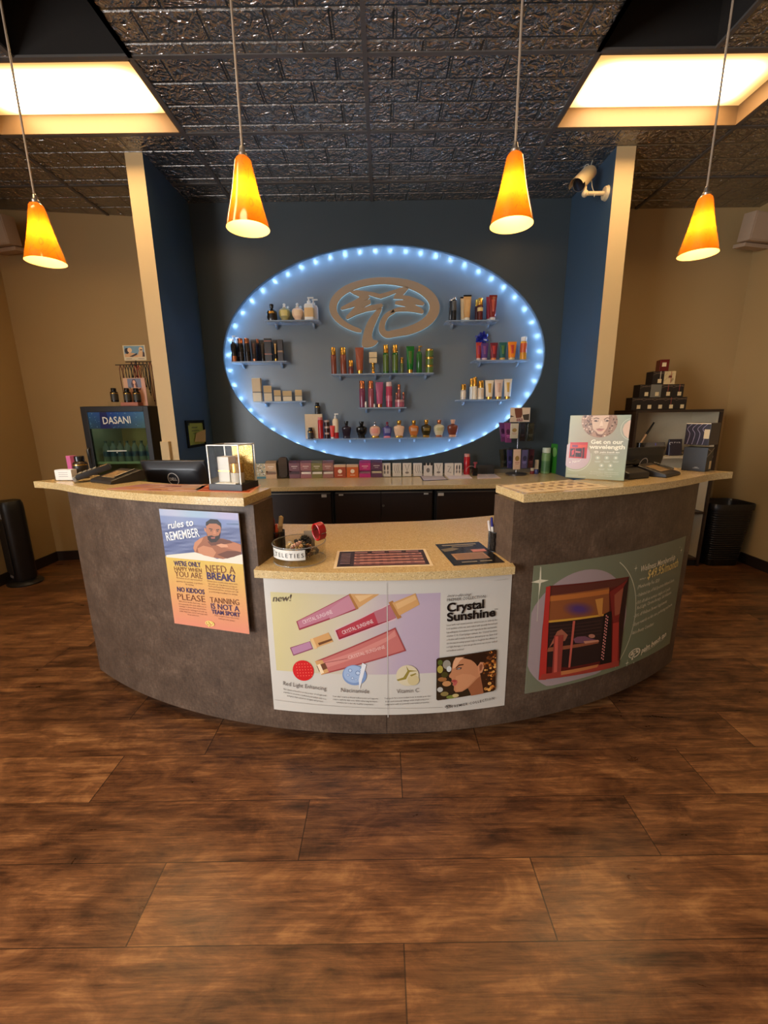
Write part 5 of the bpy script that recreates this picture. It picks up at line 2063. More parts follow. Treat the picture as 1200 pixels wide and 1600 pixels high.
SL = ['dark red goggle strap, leftmost on the front rail, hanging longest', 'dark red goggle strap, second from the left on the front rail', 'dark green goggle strap, third from the left on the front rail', 'grey green goggle strap, fourth from the left on the front rail',
      'blackish goggle strap, fifth from the left on the front rail', 'deep red goggle strap, middle of the front rail', 'bright red goggle strap on the front rail', 'ochre goggle strap on the front rail', 'dark goggle strap, second from the right on the front rail', 'grey goggle strap at the right end of the front rail',
      'plum goggle strap, leftmost on the rear rail', 'rose brown goggle strap, second on the rear rail', 'plum red goggle strap, third on the rear rail', 'olive goggle strap on the rear rail', 'long dark goggle strap on the rear rail', 'long red goggle strap at the right end of the rear rail']
for (xp, _, ln, col, rail), lb in zip(STR, SL):
    yy = ry - .05 if rail == 1 else ry + .04
    zr = TOPZ + .001 + (z1r if rail == 1 else z2r)
    x = at(xp, 580, yy).x
    L = min(ln * .0068, zr - TOPZ - .02)
    t = thing('goggle_strap', lb, 'strap', (x, yy, zr - L - .006), 0, 'goggle straps on the wire rack')
    mb = MB()
    s = .012
    mb.tube([(0, -.001, L + .001), (-s * .7, -.004, L - .03), (-s, -.002, L * .6), (-s * .4, 0, L * .15), (0, .0, 0), (s * .5, .002, L * .2), (s, .003, L * .62), (s * .7, .004, L - .03), (0, .001, L + .0012)], .0032, 6)
    mb.build('band', mat('elastic_%02x%02x%02x' % col, col, .7), t, 60)
    mb = MB()
    mb.cyl((-.004, 0, L * .1), (.004, 0, L * .1), .006, seg=10)
    mb.build('toggle', BLACKP, t)

# low end cap of the cream column
q0, q1 = at(255, 690, 3.42), at(263, 724, 3.42)
mb = MB()
mb.box(-1.802, -1.735, 3.425, 3.4545, 0, q0.z, .002)
struct(mb.build('trim_2', CREAM, None, 0))

# ================================================================== things on the left bar


def bar(px, py):
    return atz(px, py, ZB)


p = bar(104, 750.5)
RZ = -rad(31)
r = thing('card_holder', 'clear business card holder at the left tip of the desk', 'holder', p, RZ + .5)
mb = MB()
mb.box(-.052, .052, -.02, .03, .0005, .003)
mb.box(-.052, .052, -.02, -.017, .003, .026)
mb.box(-.052, -.049, -.017, .03, .003, .03)
mb.box(.049, .052, -.017, .03, .003, .03)
mb.box(-.052, .052, .027, .03, .003, .055)
mb.build('holder_body', CLR, r, 0)
t = thing('business_cards', 'stack of white business cards standing in the clear holder', 'cards', p, RZ + .5)
mb = MB()
for k in range(9):
    mb.box(-.045, .045, -.015 + k * .0045, -.0118 + k * .0045, .0035, .056 + (k % 3) * .001, 0)
mb.build('card_stack', pm((226, 218, 208), .5), t, 0)
sh = Sheet(.09, .05)
for k in range(3):
    sh.rect(.02, .018 + k * .01, .07, .02 + k * .01, (150, 140, 134), True)
sh.build('print', upright(.09, .004, -.0152), PRINT, t)

p = bar(113, 745)
hh = at(110, 712.5, p.y).z - ZB
product_r = thing('product_box', 'slim pink carton behind the dark jar at the left end of the desk', 'box', (p.x + .0, p.y + .02, ZB), -.5)
mb = MB()
mb.box(-.022, .022, -.018, .018, .0005, hh)
mb.build('carton', pm((196, 96, 140), .45), product_r, 0)
p = bar(127, 747)
hh = at(126, 712.5, p.y).z - ZB
supplement_bottle((ZB, p.y), 126, 712.5, 20, 'large dark supplement jar with a gold band beside the pink carton', lab=pm((46, 38, 28), .4), body=pm((48, 34, 20), .25))


def sig_pad(px, py, rz, label, s=1.0):
    p = bar(px, py)
    r = thing('signature_pad', label, 'device', p, rz)
    mb = MB()
    Mx_ = Matrix(((0, 0, 1, 0), (1, 0, 0, 0), (0, 1, 0, 0), (0, 0, 0, 1)))
    pr = [(-.08, .0), (.085, .0), (.09, .006), (.088, .05), (.07, .054), (-.075, .018), (-.082, .01)]
    mb.prism([(a * s, b * s) for a, b in pr], -.09 * s, .09 * s, M=Mx_)
    mb.build('body', mat('charcoal_device_plastic', (38, 35, 34), .4), r, 0, None, .006)
    sl = math.atan2(.036, .145)
    Mt = Matrix.Translation((0, 0, .0365 * s)) @ Matrix.Rotation(sl, 4, 'X')
    mb = MB()
    mb.box(-.055 * s, .055 * s, -.045 * s, .04 * s, .0005, .0022, .0005, M=Mt)
    mb.build('screen', mat('tan_lcd', (150, 122, 84), .2), r, 0)
    mb = MB()
    mb.cyl((.075 * s, -.05 * s, .032 * s), (.075 * s, .05 * s, .058 * s), .004, seg=8)
    mb.build('stylus', BLACKP, r)
    return r


sig_pad(184, 752, -.52, 'charcoal signature pad on the left counter beside the keypad', 1.05)
p = bar(158, 750.5)
r = thing('card_terminal', 'keypad card terminal with a silver edge, left of the signature pad', 'device', (p.x - .02, p.y - .015, ZB), -1.05)
mb = MB()
Mt = Matrix.Translation((0, 0, .034)) @ Matrix.Rotation(rad(18), 4, 'X')
mb.box(-.04, .04, -.075, .085, 0, .028, .006, M=Mt)
mb.build('body', mat('charcoal_device_plastic', (38, 35, 34), .4), r, 30)
mb = MB()
mb.box(-.042, .042, -.092, -.076, -.002, .022, .004, M=Mt)
mb.build('card_slot', mat('silver_device_trim', (170, 168, 160), .3, .6), r, 30)
mb = MB()
mb.box(-.03, .03, .04, .075, .0285, .030, M=Mt)
mb.build('screen', mat('tan_lcd', (150, 122, 84), .2), r, 0)
mb = MB()
for i in range(3):
    for j in range(4):
        mb.box(-.03 + i * .022, -.014 + i * .022, -.062 + j * .023, -.047 + j * .023, .0285, .0325, .001, M=Mt)
kp = mb.build('keys', pm((150, 140, 120), .4), r, 0)


def monitor(label, pc, w, hgt, rz, logo, lean=16):
    """flat screen seen from behind, standing on the staff side work surface"""
    r = thing('monitor', label, 'monitor', (pc.x, pc.y, ZL), rz)
    zc = pc.z - ZL
    Mt = Matrix.Translation((0, 0, zc)) @ Matrix.Rotation(rad(lean), 4, 'X')
    mb = MB()
    MBK = mat('dark_blue_black_plastic', (26, 26, 30), .38)
    mb.box(-w / 2, w / 2, -.004, .014, -hgt / 2, hgt / 2, .004, M=Mt)
    Mb = Mt @ Matrix(((1, 0, 0, 0), (0, 0, 1, 0), (0, 1, 0, 0), (0, 0, 0, 1)))
    mb.loft([(-.034, w * .40, hgt * .38, 0, -.01), (-.03, w * .43, hgt * .41, 0, -.01), (-.003, w * .495, hgt * .49)], 40, power=9, M=Mb)
    mb.build('back_shell', MBK, r, 40)
    mb = MB()
    mb.box(-w * .45, w * .45, -.0062, -.0042, hgt * .415, hgt * .44, M=Mt)
    mb.build('vent_slot', BLACKP, r, 0)
    mb = MB()
    mb.box(-w / 2 + .008, w / 2 - .008, .0145, .0155, -hgt / 2 + .008, hgt / 2 - .008, M=Mt)
    mb.build('screen', pm((16, 18, 22), .15), r, 0)
    mb = MB()
    mb.box(-.03, .03, -.03, .0, .01, zc, .004)
    mb.box(-.11, .11, -.09, .09, .0006, .012, .004)
    mb.build('stand', MBK, r, 0)
    sh = Sheet(.08, .08)
    sh.arc(.04, .04, .030, .036, 0, 360, .005, (196, 190, 182))
    if logo:
        sh.text('DELL', (.019, .032), (.061, .032), (206, 200, 192), hgt=.017, bold=.02, raw=True)
    Ml = Mt @ Matrix.Translation((0, -.0342, .034))
    sh.build('emblem', lambda u, v, h: Ml @ V((u - .04, -h, v - .04)), PRINT, r)
    return r


m0 = at(277, 741, 2.36)
monitor('black monitor seen from behind with a ring logo, behind the left counter', V((m0.x, 2.36, m0.z - .045)), .375, .26, -.10, True)
m1 = at(1000, 718, 2.62)
monitor('black monitor seen from behind, half hidden by the green sign on the right counter', V((m1.x - .015, 2.62, m1.z - .045)), .36, .25, .32, False)


def art_pink(s):
    s.grid(0, 0, 1, 1, lambda a, b: (206 - 20 * b, 136 + 30 * a, 130 + 20 * b), 6, 4)
    for k in range(16):
        a, b = random.random() * .8, random.random() * .8
        s.poly([(a, b), (a + .22, b + .05), (a + .2, b + .16), (a + .02, b + .1)], random.choice([(150, 60, 66), (226, 170, 150), (176, 92, 96), (214, 150, 100), (232, 190, 176)]), True)


flat_quad('flyer', 'flyer', 'large pink glossy flyer lying in front of the left monitor', [(226, 756.5), (326, 757.5), (306, 768.8), (166, 764.5)], ZB, (206, 140, 132), .0012, art_pink)
flat_quad('flyer', 'flyer', 'orange flyer lying under the clear display case', [(318, 757), (408, 758.5), (392, 770.5), (296, 767.8)], ZB, (222, 150, 110), .0012,
          lambda s: (s.rect(.04, .05, .96, .95, (208, 96, 52), True), s.rect(.3, .2, .9, .5, (176, 70, 44), True), s.rect(.1, .6, .6, .85, (236, 150, 96), True), s.line([(.0, .3), (.5, .2), (1, .4)], .03, (236, 206, 170), True)))

# clear display case
A, B, C_ = bar(327, 766.3), bar(378.5, 768), bar(401.5, 761.8)
ux = (B - A)
uy = (C_ - B)
wx, wy = ux.length, uy.length
ang_ = math.atan2(ux.y, ux.x)
cen = A + ux / 2 + V((-ux.y, ux.x, 0)).normalized() * wx * .42
wy = wx * .84
r = thing('display_case', 'clear acrylic display case on a black base with a gold glitter back panel', 'case', (cen.x, cen.y, ZB + .0016), ang_)
hb = .028
top = at(321, 697.5, A.y).z - ZB
mb = MB()
mb.box(-wx / 2, wx / 2, -wy / 2, wy / 2, 0, hb, .0015)
mb.build('base', mat('matte_black_base', (24, 23, 24), .45), r, 0)
mb = MB()
e = .004
hx_, hy_ = wx / 2 - .006, wy / 2 - .006
mb.box(-hx_, hx_, -hy_, -hy_ + e, hb, top)
mb.box(-hx_, hx_, hy_ - e, hy_, hb, top)
mb.box(-hx_, -hx_ + e, -hy_ + e, hy_ - e, hb, top)
mb.box(hx_ - e, hx_, -hy_ + e, hy_ - e, hb, top)
mb.box(-hx_, hx_, -hy_, hy_, top + .0003, top + e)
mb.build('acrylic_cover', CLR, r, 0)
EDG = mat('lit_acrylic_edge', (214, 206, 190), .2, 0, .05, 20)
mb = MB()
for sx in (-1, 1):
    for sy in (-1, 1):
        mb.box(sx * hx_ - .0022, sx * hx_ + .0022, sy * hy_ - .0022, sy * hy_ + .0022, hb, top + e)
for sy in (-1, 1):
    mb.box(-hx_, hx_, sy * hy_ - .002, sy * hy_ + .002, top + .001, top + e + .0006)
for sx in (-1, 1):
    mb.box(sx * hx_ - .002, sx * hx_ + .002, -hy_, hy_, top + .001, top + e + .0006)
mb.build('edge', EDG, r, 0)


def glitter():
    m = bpy.data.materials.new('gold_glitter')
    t = NT(m)
    v = t.n('TexVoronoi', {'Vector': t.obj(), 'Scale': 480.0})
    s = t.n('SeparateXYZ', {0: v.outputs['Color']}).outputs[0]
    c = t.ramp(s, [(0, rgb(110, 78, 30)), (.5, rgb(190, 146, 70)), (1, rgb(246, 220, 150))])
    t.bsdf(Base_Color=c, Metallic=.6, Roughness=.35, Normal=t.bump(s, .8, .002))
    return m


mb = MB()
mb.box(-hx_ * .42, hx_ - e - .001, hy_ - e - .0045, hy_ - e - .0008, hb + .0005, top - .004)
mb.build('glitter_panel', glitter(), r, 0)


def inside(name, label, cat, lx, ly):
    c, s = math.cos(ang_), math.sin(ang_)
    return thing(name, label, cat, (cen.x + c * lx - s * ly, cen.y + s * lx + c * ly, ZB + .0016 + hb + .0005), ang_)


MARB = mat('white_marble_print', (192, 180, 162), .35, 0, .12, 18)
t = inside('product_box', 'white marbled square box with a gold band inside the display case', 'box', -wx * .17, 0)
bs = wx * .34
mb = MB()
mb.box(-bs * .5, bs * .5, -bs * .5, bs * .5, 0, .115, .001)
mb.build('carton', MARB, t, 0)
mb = MB()
mb.box(-bs * .5 - .001, bs * .5 + .001, -bs * .5 - .001, bs * .5 + .001, .050, .055)
mb.build('gold_band', GOLD, t, 0)
t = inside('cream_jar', 'white jar with a gold lid inside the display case', 'jar', wx * .20, -wy * .12)
jr = wx * .175
mb = MB()
mb.loft([(0, jr * .96, jr * .96), (.003, jr, jr), (.046, jr, jr)], 36)
mb.build('jar_body', MARB, t, 40)
mb = MB()
mb.loft([(.0463, jr, jr), (.05, jr * 1.01, jr * 1.01), (.083, jr * 1.01, jr * 1.01), (.087, jr * .97, jr * .97)], 36)
mb.build('lid', GOLD, t, 40)
t = inside('card', 'small white card lying at the front of the display case', 'card', .0, -wy * .36)
mb = MB()
mb.box(-.05, .05, -.016, .016, 0, .003)
mb.build('card_sheet', pm((226, 218, 204), .5), t, 0)

# ================================================================== things on the right bar


def art_oval(s):
    s.rect(.0, .0, 1, 1, (226, 206, 168), True)
    for j in range(3):
        for k in range(7):
            s.ell(.14 + k * .125, .22 + j * .25, .035, .05, (150, 120, 84), True, 14)
            s.rect(.10 + k * .125, .12 + j * .25, .18 + k * .125, .14 + j * .25, (176, 150, 112), True)


flat_quad('price_sheet', 'sheet', 'cream sheet with rows of small ovals, at the inner end of the right counter', [(784, 759.3), (889, 750), (953, 760.8), (825, 770.3)], ZB, (226, 206, 168), .0012, art_oval, matl=PRINT)

bl, br = bar(882.5, 746.8), bar(975.5, 752.5)
d = br - bl
sw = d.length
sgz = at(891, 648.5, bl.y).z - ZB
sa = math.atan2(d.y, d.x)
cc = (bl + br) / 2
r = thing('sign_holder', 'clear holder with a green wavelength sign on the right counter', 'sign', cc, sa)
mb = MB()
mb.box(-sw / 2, sw / 2, -.004, -.002, .0006, sgz)
mb.box(-sw / 2, sw / 2, .002, .004, .0006, sgz)
mb.box(-sw / 2, sw / 2, .004, .07, .0006, .003)
mb.build('acrylic_stand', CLR, r, 0)
mb = MB()
mb.box(-sw / 2 + .002, sw / 2 - .002, -.0012, .0012, .004, sgz - .002)
mb.build('insert', pm((150, 156, 136), .5), r, 0)
SIGN = (r, sw, sgz)

# stapler-like block and signature pad on the right
p = bar(993, 747)
r = thing('desk_phone', 'dark phone handset base half hidden behind the green sign', 'phone', (p.x - .01, p.y + .02, ZB), .35)
Mx_ = Matrix(((0, 0, 1, 0), (1, 0, 0, 0), (0, 1, 0, 0), (0, 0, 0, 1)))
mb = MB()
mb.prism([(-.05, 0), (.07, 0), (.07, .045), (.05, .055), (-.05, .03)], -.075, .06, M=Mx_)
mb.build('body', mat('charcoal_device_plastic', (38, 35, 34), .4), r, 0, None, .006)
mb = MB()
mb.loft([(-.08, .016, .012), (-.07, .02, .016), (-.035, .012, .01), (.035, .012, .01), (.06, .02, .016), (.07, .016, .012)], 20, M=Matrix.Translation((-.0, .03, .068)) @ Matrix.Rotation(PI / 2, 4, 'Y'))
mb.build('handset', BLACKP, r, 50)
sig_pad(1026, 742, .62, 'charcoal signature pad on the right counter before the black box', .95)

A, B, C_ = bar(1064, 734.5), bar(1101, 737.5), bar(1120, 731.5)
bx_w = (B - A).length
an = math.atan2((B - A).y, (B - A).x)
hz = at(1104, 700, B.y).z - ZB
u = (B - A).normalized()
nrm = V((-u.y, u.x, 0))
cc = A + u * bx_w / 2 + nrm * bx_w * .42
r = thing('gift_box', 'large black gift box with a ribbon and tag at the right end of the desk', 'box', (cc.x, cc.y, ZB + .0005), an)
hwx, hwy = bx_w / 2, bx_w * .42
GB = mat('black_gift_card', (26, 25, 26), .5)
RIB = mat('grey_satin_ribbon', (116, 106, 92), .35)
TAGM = pm((214, 188, 140), .6)
mb = MB()
mb.box(-hwx, hwx, -hwy, hwy, 0, hz, .0015)
mb.build('carton', GB, r, 0)
mb = MB()
Mr = Matrix(((0, 0, 1, hwx + .0008), (1, 0, 0, 0), (0, 1, 0, 0), (0, 0, 0, 1)))
mb.prism([(-hwy, hz * .62), (-hwy, hz * .66), (0, hz * .83), (hwy, hz * .98), (hwy, hz * .94), (.01, hz * .78)], -.0006, .0006, M=Mr)
mb.prism([(-hwy, hz * .96), (hwy * .3, hz * .82), (hwy * .3, hz * .79), (-hwy, hz * .92)], -.0003, .0009, M=Mr)
mb.build('ribbon', RIB, r, 0)
mb = MB()
mb.box(hwx + .0005, hwx + .0018, hwy * .05, hwy * .6, hz * .08, hz * .42)
mb.build('tag', TAGM, r, 0)
sh = Sheet(.03, .012)
sh.rect(0, .003, .03, .006, (120, 116, 112), True)
sh.ell(.015, .009, .009, .0025, (120, 116, 112), True)
sh.build('emblem', lambda u_, v_, h: V((u_ - .002, -hwy - h - .0003, .012 + v_)), PRINT, r)
t = thing('acrylic_tray', 'clear curved tray on top of the large black gift box', 'tray', (cc.x, cc.y, ZB + hz + .0012), an)
mb = MB()
mb.loft([(0, hwx * .62, hwy * .62), (.004, hwx * .75, hwy * .75), (.012, hwx * .86, hwy * .86), (.012, hwx * .83, hwy * .83), (.006, hwx * .72, hwy * .72)], 32)
mb.build('tray_body', clear_mat('clear_acrylic_tray', (.9, .9, .86), .5), t, 40)
yb = cc.y
q0, q1 = at(1084, 694, yb), at(1122.5, 660.5, yb)
t = thing('gift_box', 'dark violet patterned box with pale swirls, on the clear tray', 'box', (cc.x + .005, cc.y, ZB + hz + .0136), an - .1)
hw2 = (q1.x - q0.x) / 2
h2 = q1.z - (ZB + hz + .0136)
mb = MB()
mb.box(-hw2, hw2, -.055, .055, 0, h2, .001)
mb.build('carton', pm((34, 28, 40), .35), t, 0)
sh = Sheet(2 * hw2, h2)
for k in range(4):
    x0 = hw2 * (.25 + k * .42)
    sh.line(smooth_pts([(x0, h2 * .02), (x0 + .008, h2 * .5), (x0 - .006, h2 * .74), (x0 + .016, h2 * .98)], 5, False), .0022, (150, 140, 160), True)
sh.rect(hw2 * 1.55, h2 * .3, hw2 * 1.98, h2 * .72, (196, 176, 140), True)
sh.rect(0, h2 * .96, 2 * hw2, h2, (206, 190, 160), True)
sh.build('print', upright(2 * hw2, 0, -.0552), GLOSSP, t)

# ================================================================== bookcase behind the right end of the desk
BY = 3.80
kl, kr = at(994.5, 640, BY), at(1131.5, 640, BY)
KW, KH = kr.x - kl.x, (kl.z + kr.z) / 2
kx = (kl.x + kr.x) / 2
BD = .36
r = thing('bookcase', 'dark wood bookcase with white shelves, against the right beige wall', 'bookcase', (kx, BY, 0), 0)
hw = KW / 2
WEN = mat('dark_wenge_board', (46, 31, 22), .45, 0, .15, 24)
for sx, nm in ((-1, 'left'), (1, 'right')):
    mb = MB()
    a, b = sorted((sx * hw, sx * (hw - .022)))
    mb.box(a, b, 0, BD, 0, KH - .023)
    mb.build('side_panel', WEN, r, 0)
mb = MB()
mb.box(-hw, hw, 0, BD, KH - .022, KH)
mb.build('top_panel', WEN, r, 0)
INN = mat('white_shelf_board', (196, 180, 150), .5)
mb = MB()
mb.box(-hw + .0225, hw - .0225, BD - .012, BD, .06, KH - .0225)
mb.box(-hw + .0225, -hw + .025, .02, BD - .013, .06, KH - .0225)
mb.box(hw - .025, hw - .0225, .02, BD - .013, .06, KH - .0225)
mb.build('lining', INN, r, 0)
s1, s2, s3 = at(1050, 713, BY).z, at(1103, 800, BY).z, at(1093, 872, BY).z
for z in (s1, s2, max(.07, s3)):
    mb = MB()
    mb.box(-hw + .0255, hw - .0255, .006, BD - .013, z - .02, z)
    mb.build('shelf', INN if z == s1 else WEN, r, 0)
mb = MB()
mb.box(-hw + .023, hw - .023, .02, BD, 0, .05)
mb.build('plinth', TOE, r, 0)
SH = (s1 + .0006, BY + .1)
# contents of the upper compartment
for xa, xb, yt, col, lb, txt in ((1004, 1039, 691, (92, 86, 80), 'grey pouch with a violet cross in the bookcase', None), (1043, 1066, 686, (40, 34, 46), 'dark pouch printed CLEAR in the bookcase', 'CLEAR')):
    z0 = s1 + .0006
    pa, pc2 = at(xa, 700, BY + .1), at(xb, yt, BY + .1)
    t = thing('product_pouch', lb, 'pouch', ((pa.x + pc2.x) / 2, BY + .1, z0), 0)
    ww, hh = pc2.x - pa.x, pc2.z - z0
    mb = MB()
    mb.loft([(0, ww / 2, .03), (hh * .4, ww / 2, .026), (hh, ww / 2, .004)], 24, power=5)
    mb.build('pouch_body', pm(col, .35), t, 40)
    sh = Sheet(ww, hh)
    if txt:
        sh.text(txt, (ww * .02, hh * .66), (ww * .86, hh * .66), (214, 206, 206), bold=.02, raw=True)
        sh.rect(ww * .1, hh * .1, ww * .9, hh * .5, (58, 52, 66), True)
    else:
        sh.rect(ww * .53, hh * .3, ww * .57, hh * .95, (96, 84, 190), True)
        sh.rect(ww * .42, hh * .68, ww * .68, hh * .73, (96, 84, 190), True)
    sh.build('print', lambda u_, v_, h: V((u_ - ww / 2, -.0305 + .024 * (v_ / hh) - h, v_)), PRINT, t)
t = lotion_bottle((s1 + .0006, BY + .16), 997.5, 692, 6.5, (pm((196, 178, 140), .3), pm((206, 190, 156), .3)), 'small cream bottle at the left end inside the bookcase', capf=.4)
a, b = at(1000, 694, BY + .05), at(1022, 660, BY + .05)
t = thing('makeup_brush', 'black and gold wand leaning up inside the bookcase', 'brush', (a.x, BY + .05, a.z))
dd = b - a
mb = MB()
mb.cyl((0, 0, 0), dd * .45, .010, .011, 14)
mb.build('ferrule', pm((190, 150, 110), .3, .5), t)
mb = MB()
mb.cyl(dd * .4501, dd, .010, .007, 14)
mb.build('handle', BLACKP, t)
mb = MB()
mb.loft([(0, .02, .02), (.07, .022, .022)], 20, M=Matrix.Translation((0, 0, s1 - a.z + .0006)))
t2 = thing('brush_cup', 'short black cup holding the wand in the bookcase', 'cup', (a.x, BY + .05, s1 + .0006))
mb2 = MB()
zc_ = max(.03, a.z - s1 + .012)
mb2.loft([(0, .024, .024), (zc_, .026, .026), (zc_, .0235, .0235), (.003, .0215, .0215)], 20)
mb2.build('cup_body', BLACKP, t2, 40)
mb.bm.free()
for xp in (1068, 1074, 1079):
    t = thing('hair_tie', 'dark hair tie beside the CLEAR pouch, %s of three' % {1068: 'left', 1074: 'middle', 1079: 'right'}[xp], 'hair tie', (at(xp, 700, BY + .12).x, BY + .12, s1 + .0006), 0, 'hair ties in the bookcase')
    mb = MB()
    mb.tube([(.018 * math.cos(2 * PI * k / 14), 0, .02 + .018 * math.sin(2 * PI * k / 14)) for k in range(14)], .004, 6, closed=True)
    mb.build('band', BLACKP, t, 60)

# gift boxes stacked on the bookcase
BS = (at(1021.5, 620, BY + .04).x - at(1004, 620, BY + .04).x)
rowz = [KH + .0006]
hb_ = (at(1030, 598, BY + .04).z - at(1030, 618, BY + .04).z)
for k in range(3):
    rowz.append(rowz[-1] + hb_ + .0006)
BXS = [(0, 996.3, 'k', 'black gift box at the left end of the bottom row on the bookcase'), (0, 1013.2, 'k', 'black gift box, second in the bottom row on the bookcase'), (0, 1030, 'k', 'black gift box in the middle of the bottom row on the bookcase'),
       (0, 1047, 'r', 'black gift box with a red ribbon, fourth in the bottom row on the bookcase'), (0, 1064.3, 'k', 'black gift box at the right end of the bottom row on the bookcase'),
       (1, 1008.5, 'k', 'black gift box at the left end of the second row'), (1, 1025, 'g', 'grey gift box in the second row of the stack'), (1, 1042.5, 'r', 'black gift box with a red ribbon, right of the grey box'), (1, 1060, 'r', 'black gift box with a red ribbon, right end of the second row'),
       (2, 1029, 'k', 'black gift box with a cream ribbon in the third row'), (2, 1047, 'c', 'cream patterned gift box in the third row'), (3, 1041, 'd', 'small dark red gift box on top of the stack')]
for lev, xp, kd, lb in BXS:
    yb_ = BY + .04
    yy = yb_ + BS / 2
    z = rowz[lev]
    x = at(xp, {0: 628, 1: 608, 2: 588, 3: 569}[lev], yb_).x
    s = (BS / 2 - .0008) * (1 if lev < 3 else .72)
    hh = hb_ if lev < 3 else hb_ * .9
    t = thing('gift_box', lb, 'box', (x, yy, z), 0 if lev < 3 else -.25, 'gift boxes stacked on the bookcase')
    col = {'k': (26, 20, 19), 'r': (26, 20, 19), 'g': (112, 106, 92), 'c': (206, 180, 130), 'd': (92, 22, 18)}[kd]
    mb = MB()
    mb.box(-s, s, -BS / 2, BS / 2, 0, hh, .001)
    mb.build('carton', pm(col, .4 if kd != 'd' else .25), t, 0)
    sh = Sheet(2 * s, hh)
    rc = (150, 116, 84) if kd in 'kg' else (150, 60, 48)
    if kd in 'kr':
        sh.line([(0, hh * .72), (s * 1.1, hh * .9), (2 * s, hh * .8)], .004, (104, 84, 66), True)
        sh.line([(0, hh * .92), (s * 1.1, hh * .82), (2 * s, hh * .93)], .004, (104, 84, 66), True)
    if kd == 'c':
        for k in range(9):
            a_, b_ = random.random() * s * 1.6, random.random() * hh * .8
            sh.line([(a_, b_), (a_ + .02, b_ + .025)], .003, (150, 124, 80), True)
        sh.rect(s * .75, hh * .5, s * 1.3, hh * .66, (110, 50, 40), True)
    if kd in 'rc':
        sh.rect(s * 1.12, hh * .1, s * 1.2, hh, (160, 66, 56), True)
    if lb.endswith('cream ribbon in the third row'):
        sh.rect(s * 1.28, hh * .2, s * 1.4, hh, (190, 176, 150), True)
    sh.build('ribbon', upright(2 * s, 0, -BS / 2 - .0004), PRINT, t)
    if kd != 'c':
        mb = MB()
        tx = s * (.25 if kd != 'd' else -.1)
        tw = .016
        z0_ = hh * (.1 if kd != 'd' else .4)
        mb.box(tx - tw, tx + tw, -BS / 2 - .003, -BS / 2 - .0016, z0_, z0_ + .033)
        mb.build('tag', TAGM, t, 0)

# ================================================================== things on the lower middle top
zl = ZL
L_, R__ = atz(427.5, 874, zl), atz(512, 870, zl)
c0 = atz(466, 888, zl)
rad_ = (R__.x - L_.x) / 2 * .97
bc_ = V(((L_.x + R__.x) / 2, c0.y + rad_, zl))
hrim = at(466, 858.5, c0.y).z - zl
r = thing('hair_tie_tub', 'round clear tub of hair ties with a printed white band', 'tub', (bc_.x, bc_.y, zl + .0005))
GLS = clear_mat('clear_tub_plastic', (.93, .92, .88), .35)
mb = MB()
mb.loft([(0, rad_ * .98, rad_ * .98), (.003, rad_, rad_), (hrim, rad_, rad_), (hrim, rad_ - .003, rad_ - .003), (.004, rad_ - .003, rad_ - .003)], 48)
mb.build('tub_body', GLS, r, 40)
mb = MB()
mb.tube([(rad_ * math.cos(2 * PI * k / 48), rad_ * math.sin(2 * PI * k / 48), hrim) for k in range(48)], .0022, 6, closed=True)
mb.tube([(rad_ * .985 * math.cos(2 * PI * k / 48), rad_ * .985 * math.sin(2 * PI * k / 48), .003) for k in range(48)], .0022, 6, closed=True)
mb.build('rim', clear_mat('tub_rim_plastic', (.7, .68, .62), .5, .2), r, 60)
a0 = math.asin(max(-1, min(1, (atz(426.5, 866, zl + .05).x - bc_.x) / rad_)))
a1 = math.asin((atz(478.5, 866, zl + .05).x - bc_.x) / rad_)
arcw = rad_ * (a1 - a0)
zb0 = at(440, 873, bc_.y - rad_ * .75).z - zl
zb1 = at(440, 857.5, bc_.y - rad_ * .75).z - zl
sh = Sheet(arcw, zb1 - zb0)
sh.full((222, 218, 208))
bh = sh.h
sh.arc(arcw * .075, bh * .48, .011, .0135, 0, 360, .0018, (44, 42, 42))
sh.line([(arcw * .075, bh * .2), (arcw * .075, bh * .7)], .0018, (44, 42, 42), True)
sh.text('TELETIES', (arcw * .14, bh * .27), (arcw * .96, bh * .27), (40, 38, 38), hgt=bh * .42, raw=True, space=1.35)
sh.build('label', lambda u_, v_, h: V(((rad_ + .0008 + h) * math.sin(a0 + u_ / rad_), -(rad_ + .0008 + h) * math.cos(a0 + u_ / rad_), zb0 + v_)), PRINT, r, .012)
TIES = [('black', (18, 17, 18)), ('clear', (206, 196, 180)), ('tan', (176, 136, 84)), ('black', (22, 20, 22)), ('cream', (214, 190, 140)), ('brown', (74, 48, 34)), ('black', (16, 16, 16)), ('blush', (206, 160, 140)), ('grey', (90, 84, 80)), ('cream', (220, 198, 150)), ('dark green', (44, 48, 34)), ('black', (20, 18, 18)), ('white', (222, 214, 200)), ('tan', (190, 150, 96))]
spots = ['at the front of the tub', 'lying at the left in the tub', 'low on the right of the tub', 'at the middle of the tub', 'low behind the printed band', 'at the back of the tub', 'standing on top of the heap', 'at the front right of the tub', 'at the back right of the tub', 'standing by the right wall of the tub', 'leaning left in the tub', 'by the right wall of the tub', 'on top near the middle of the heap', 'at the back left of the tub']
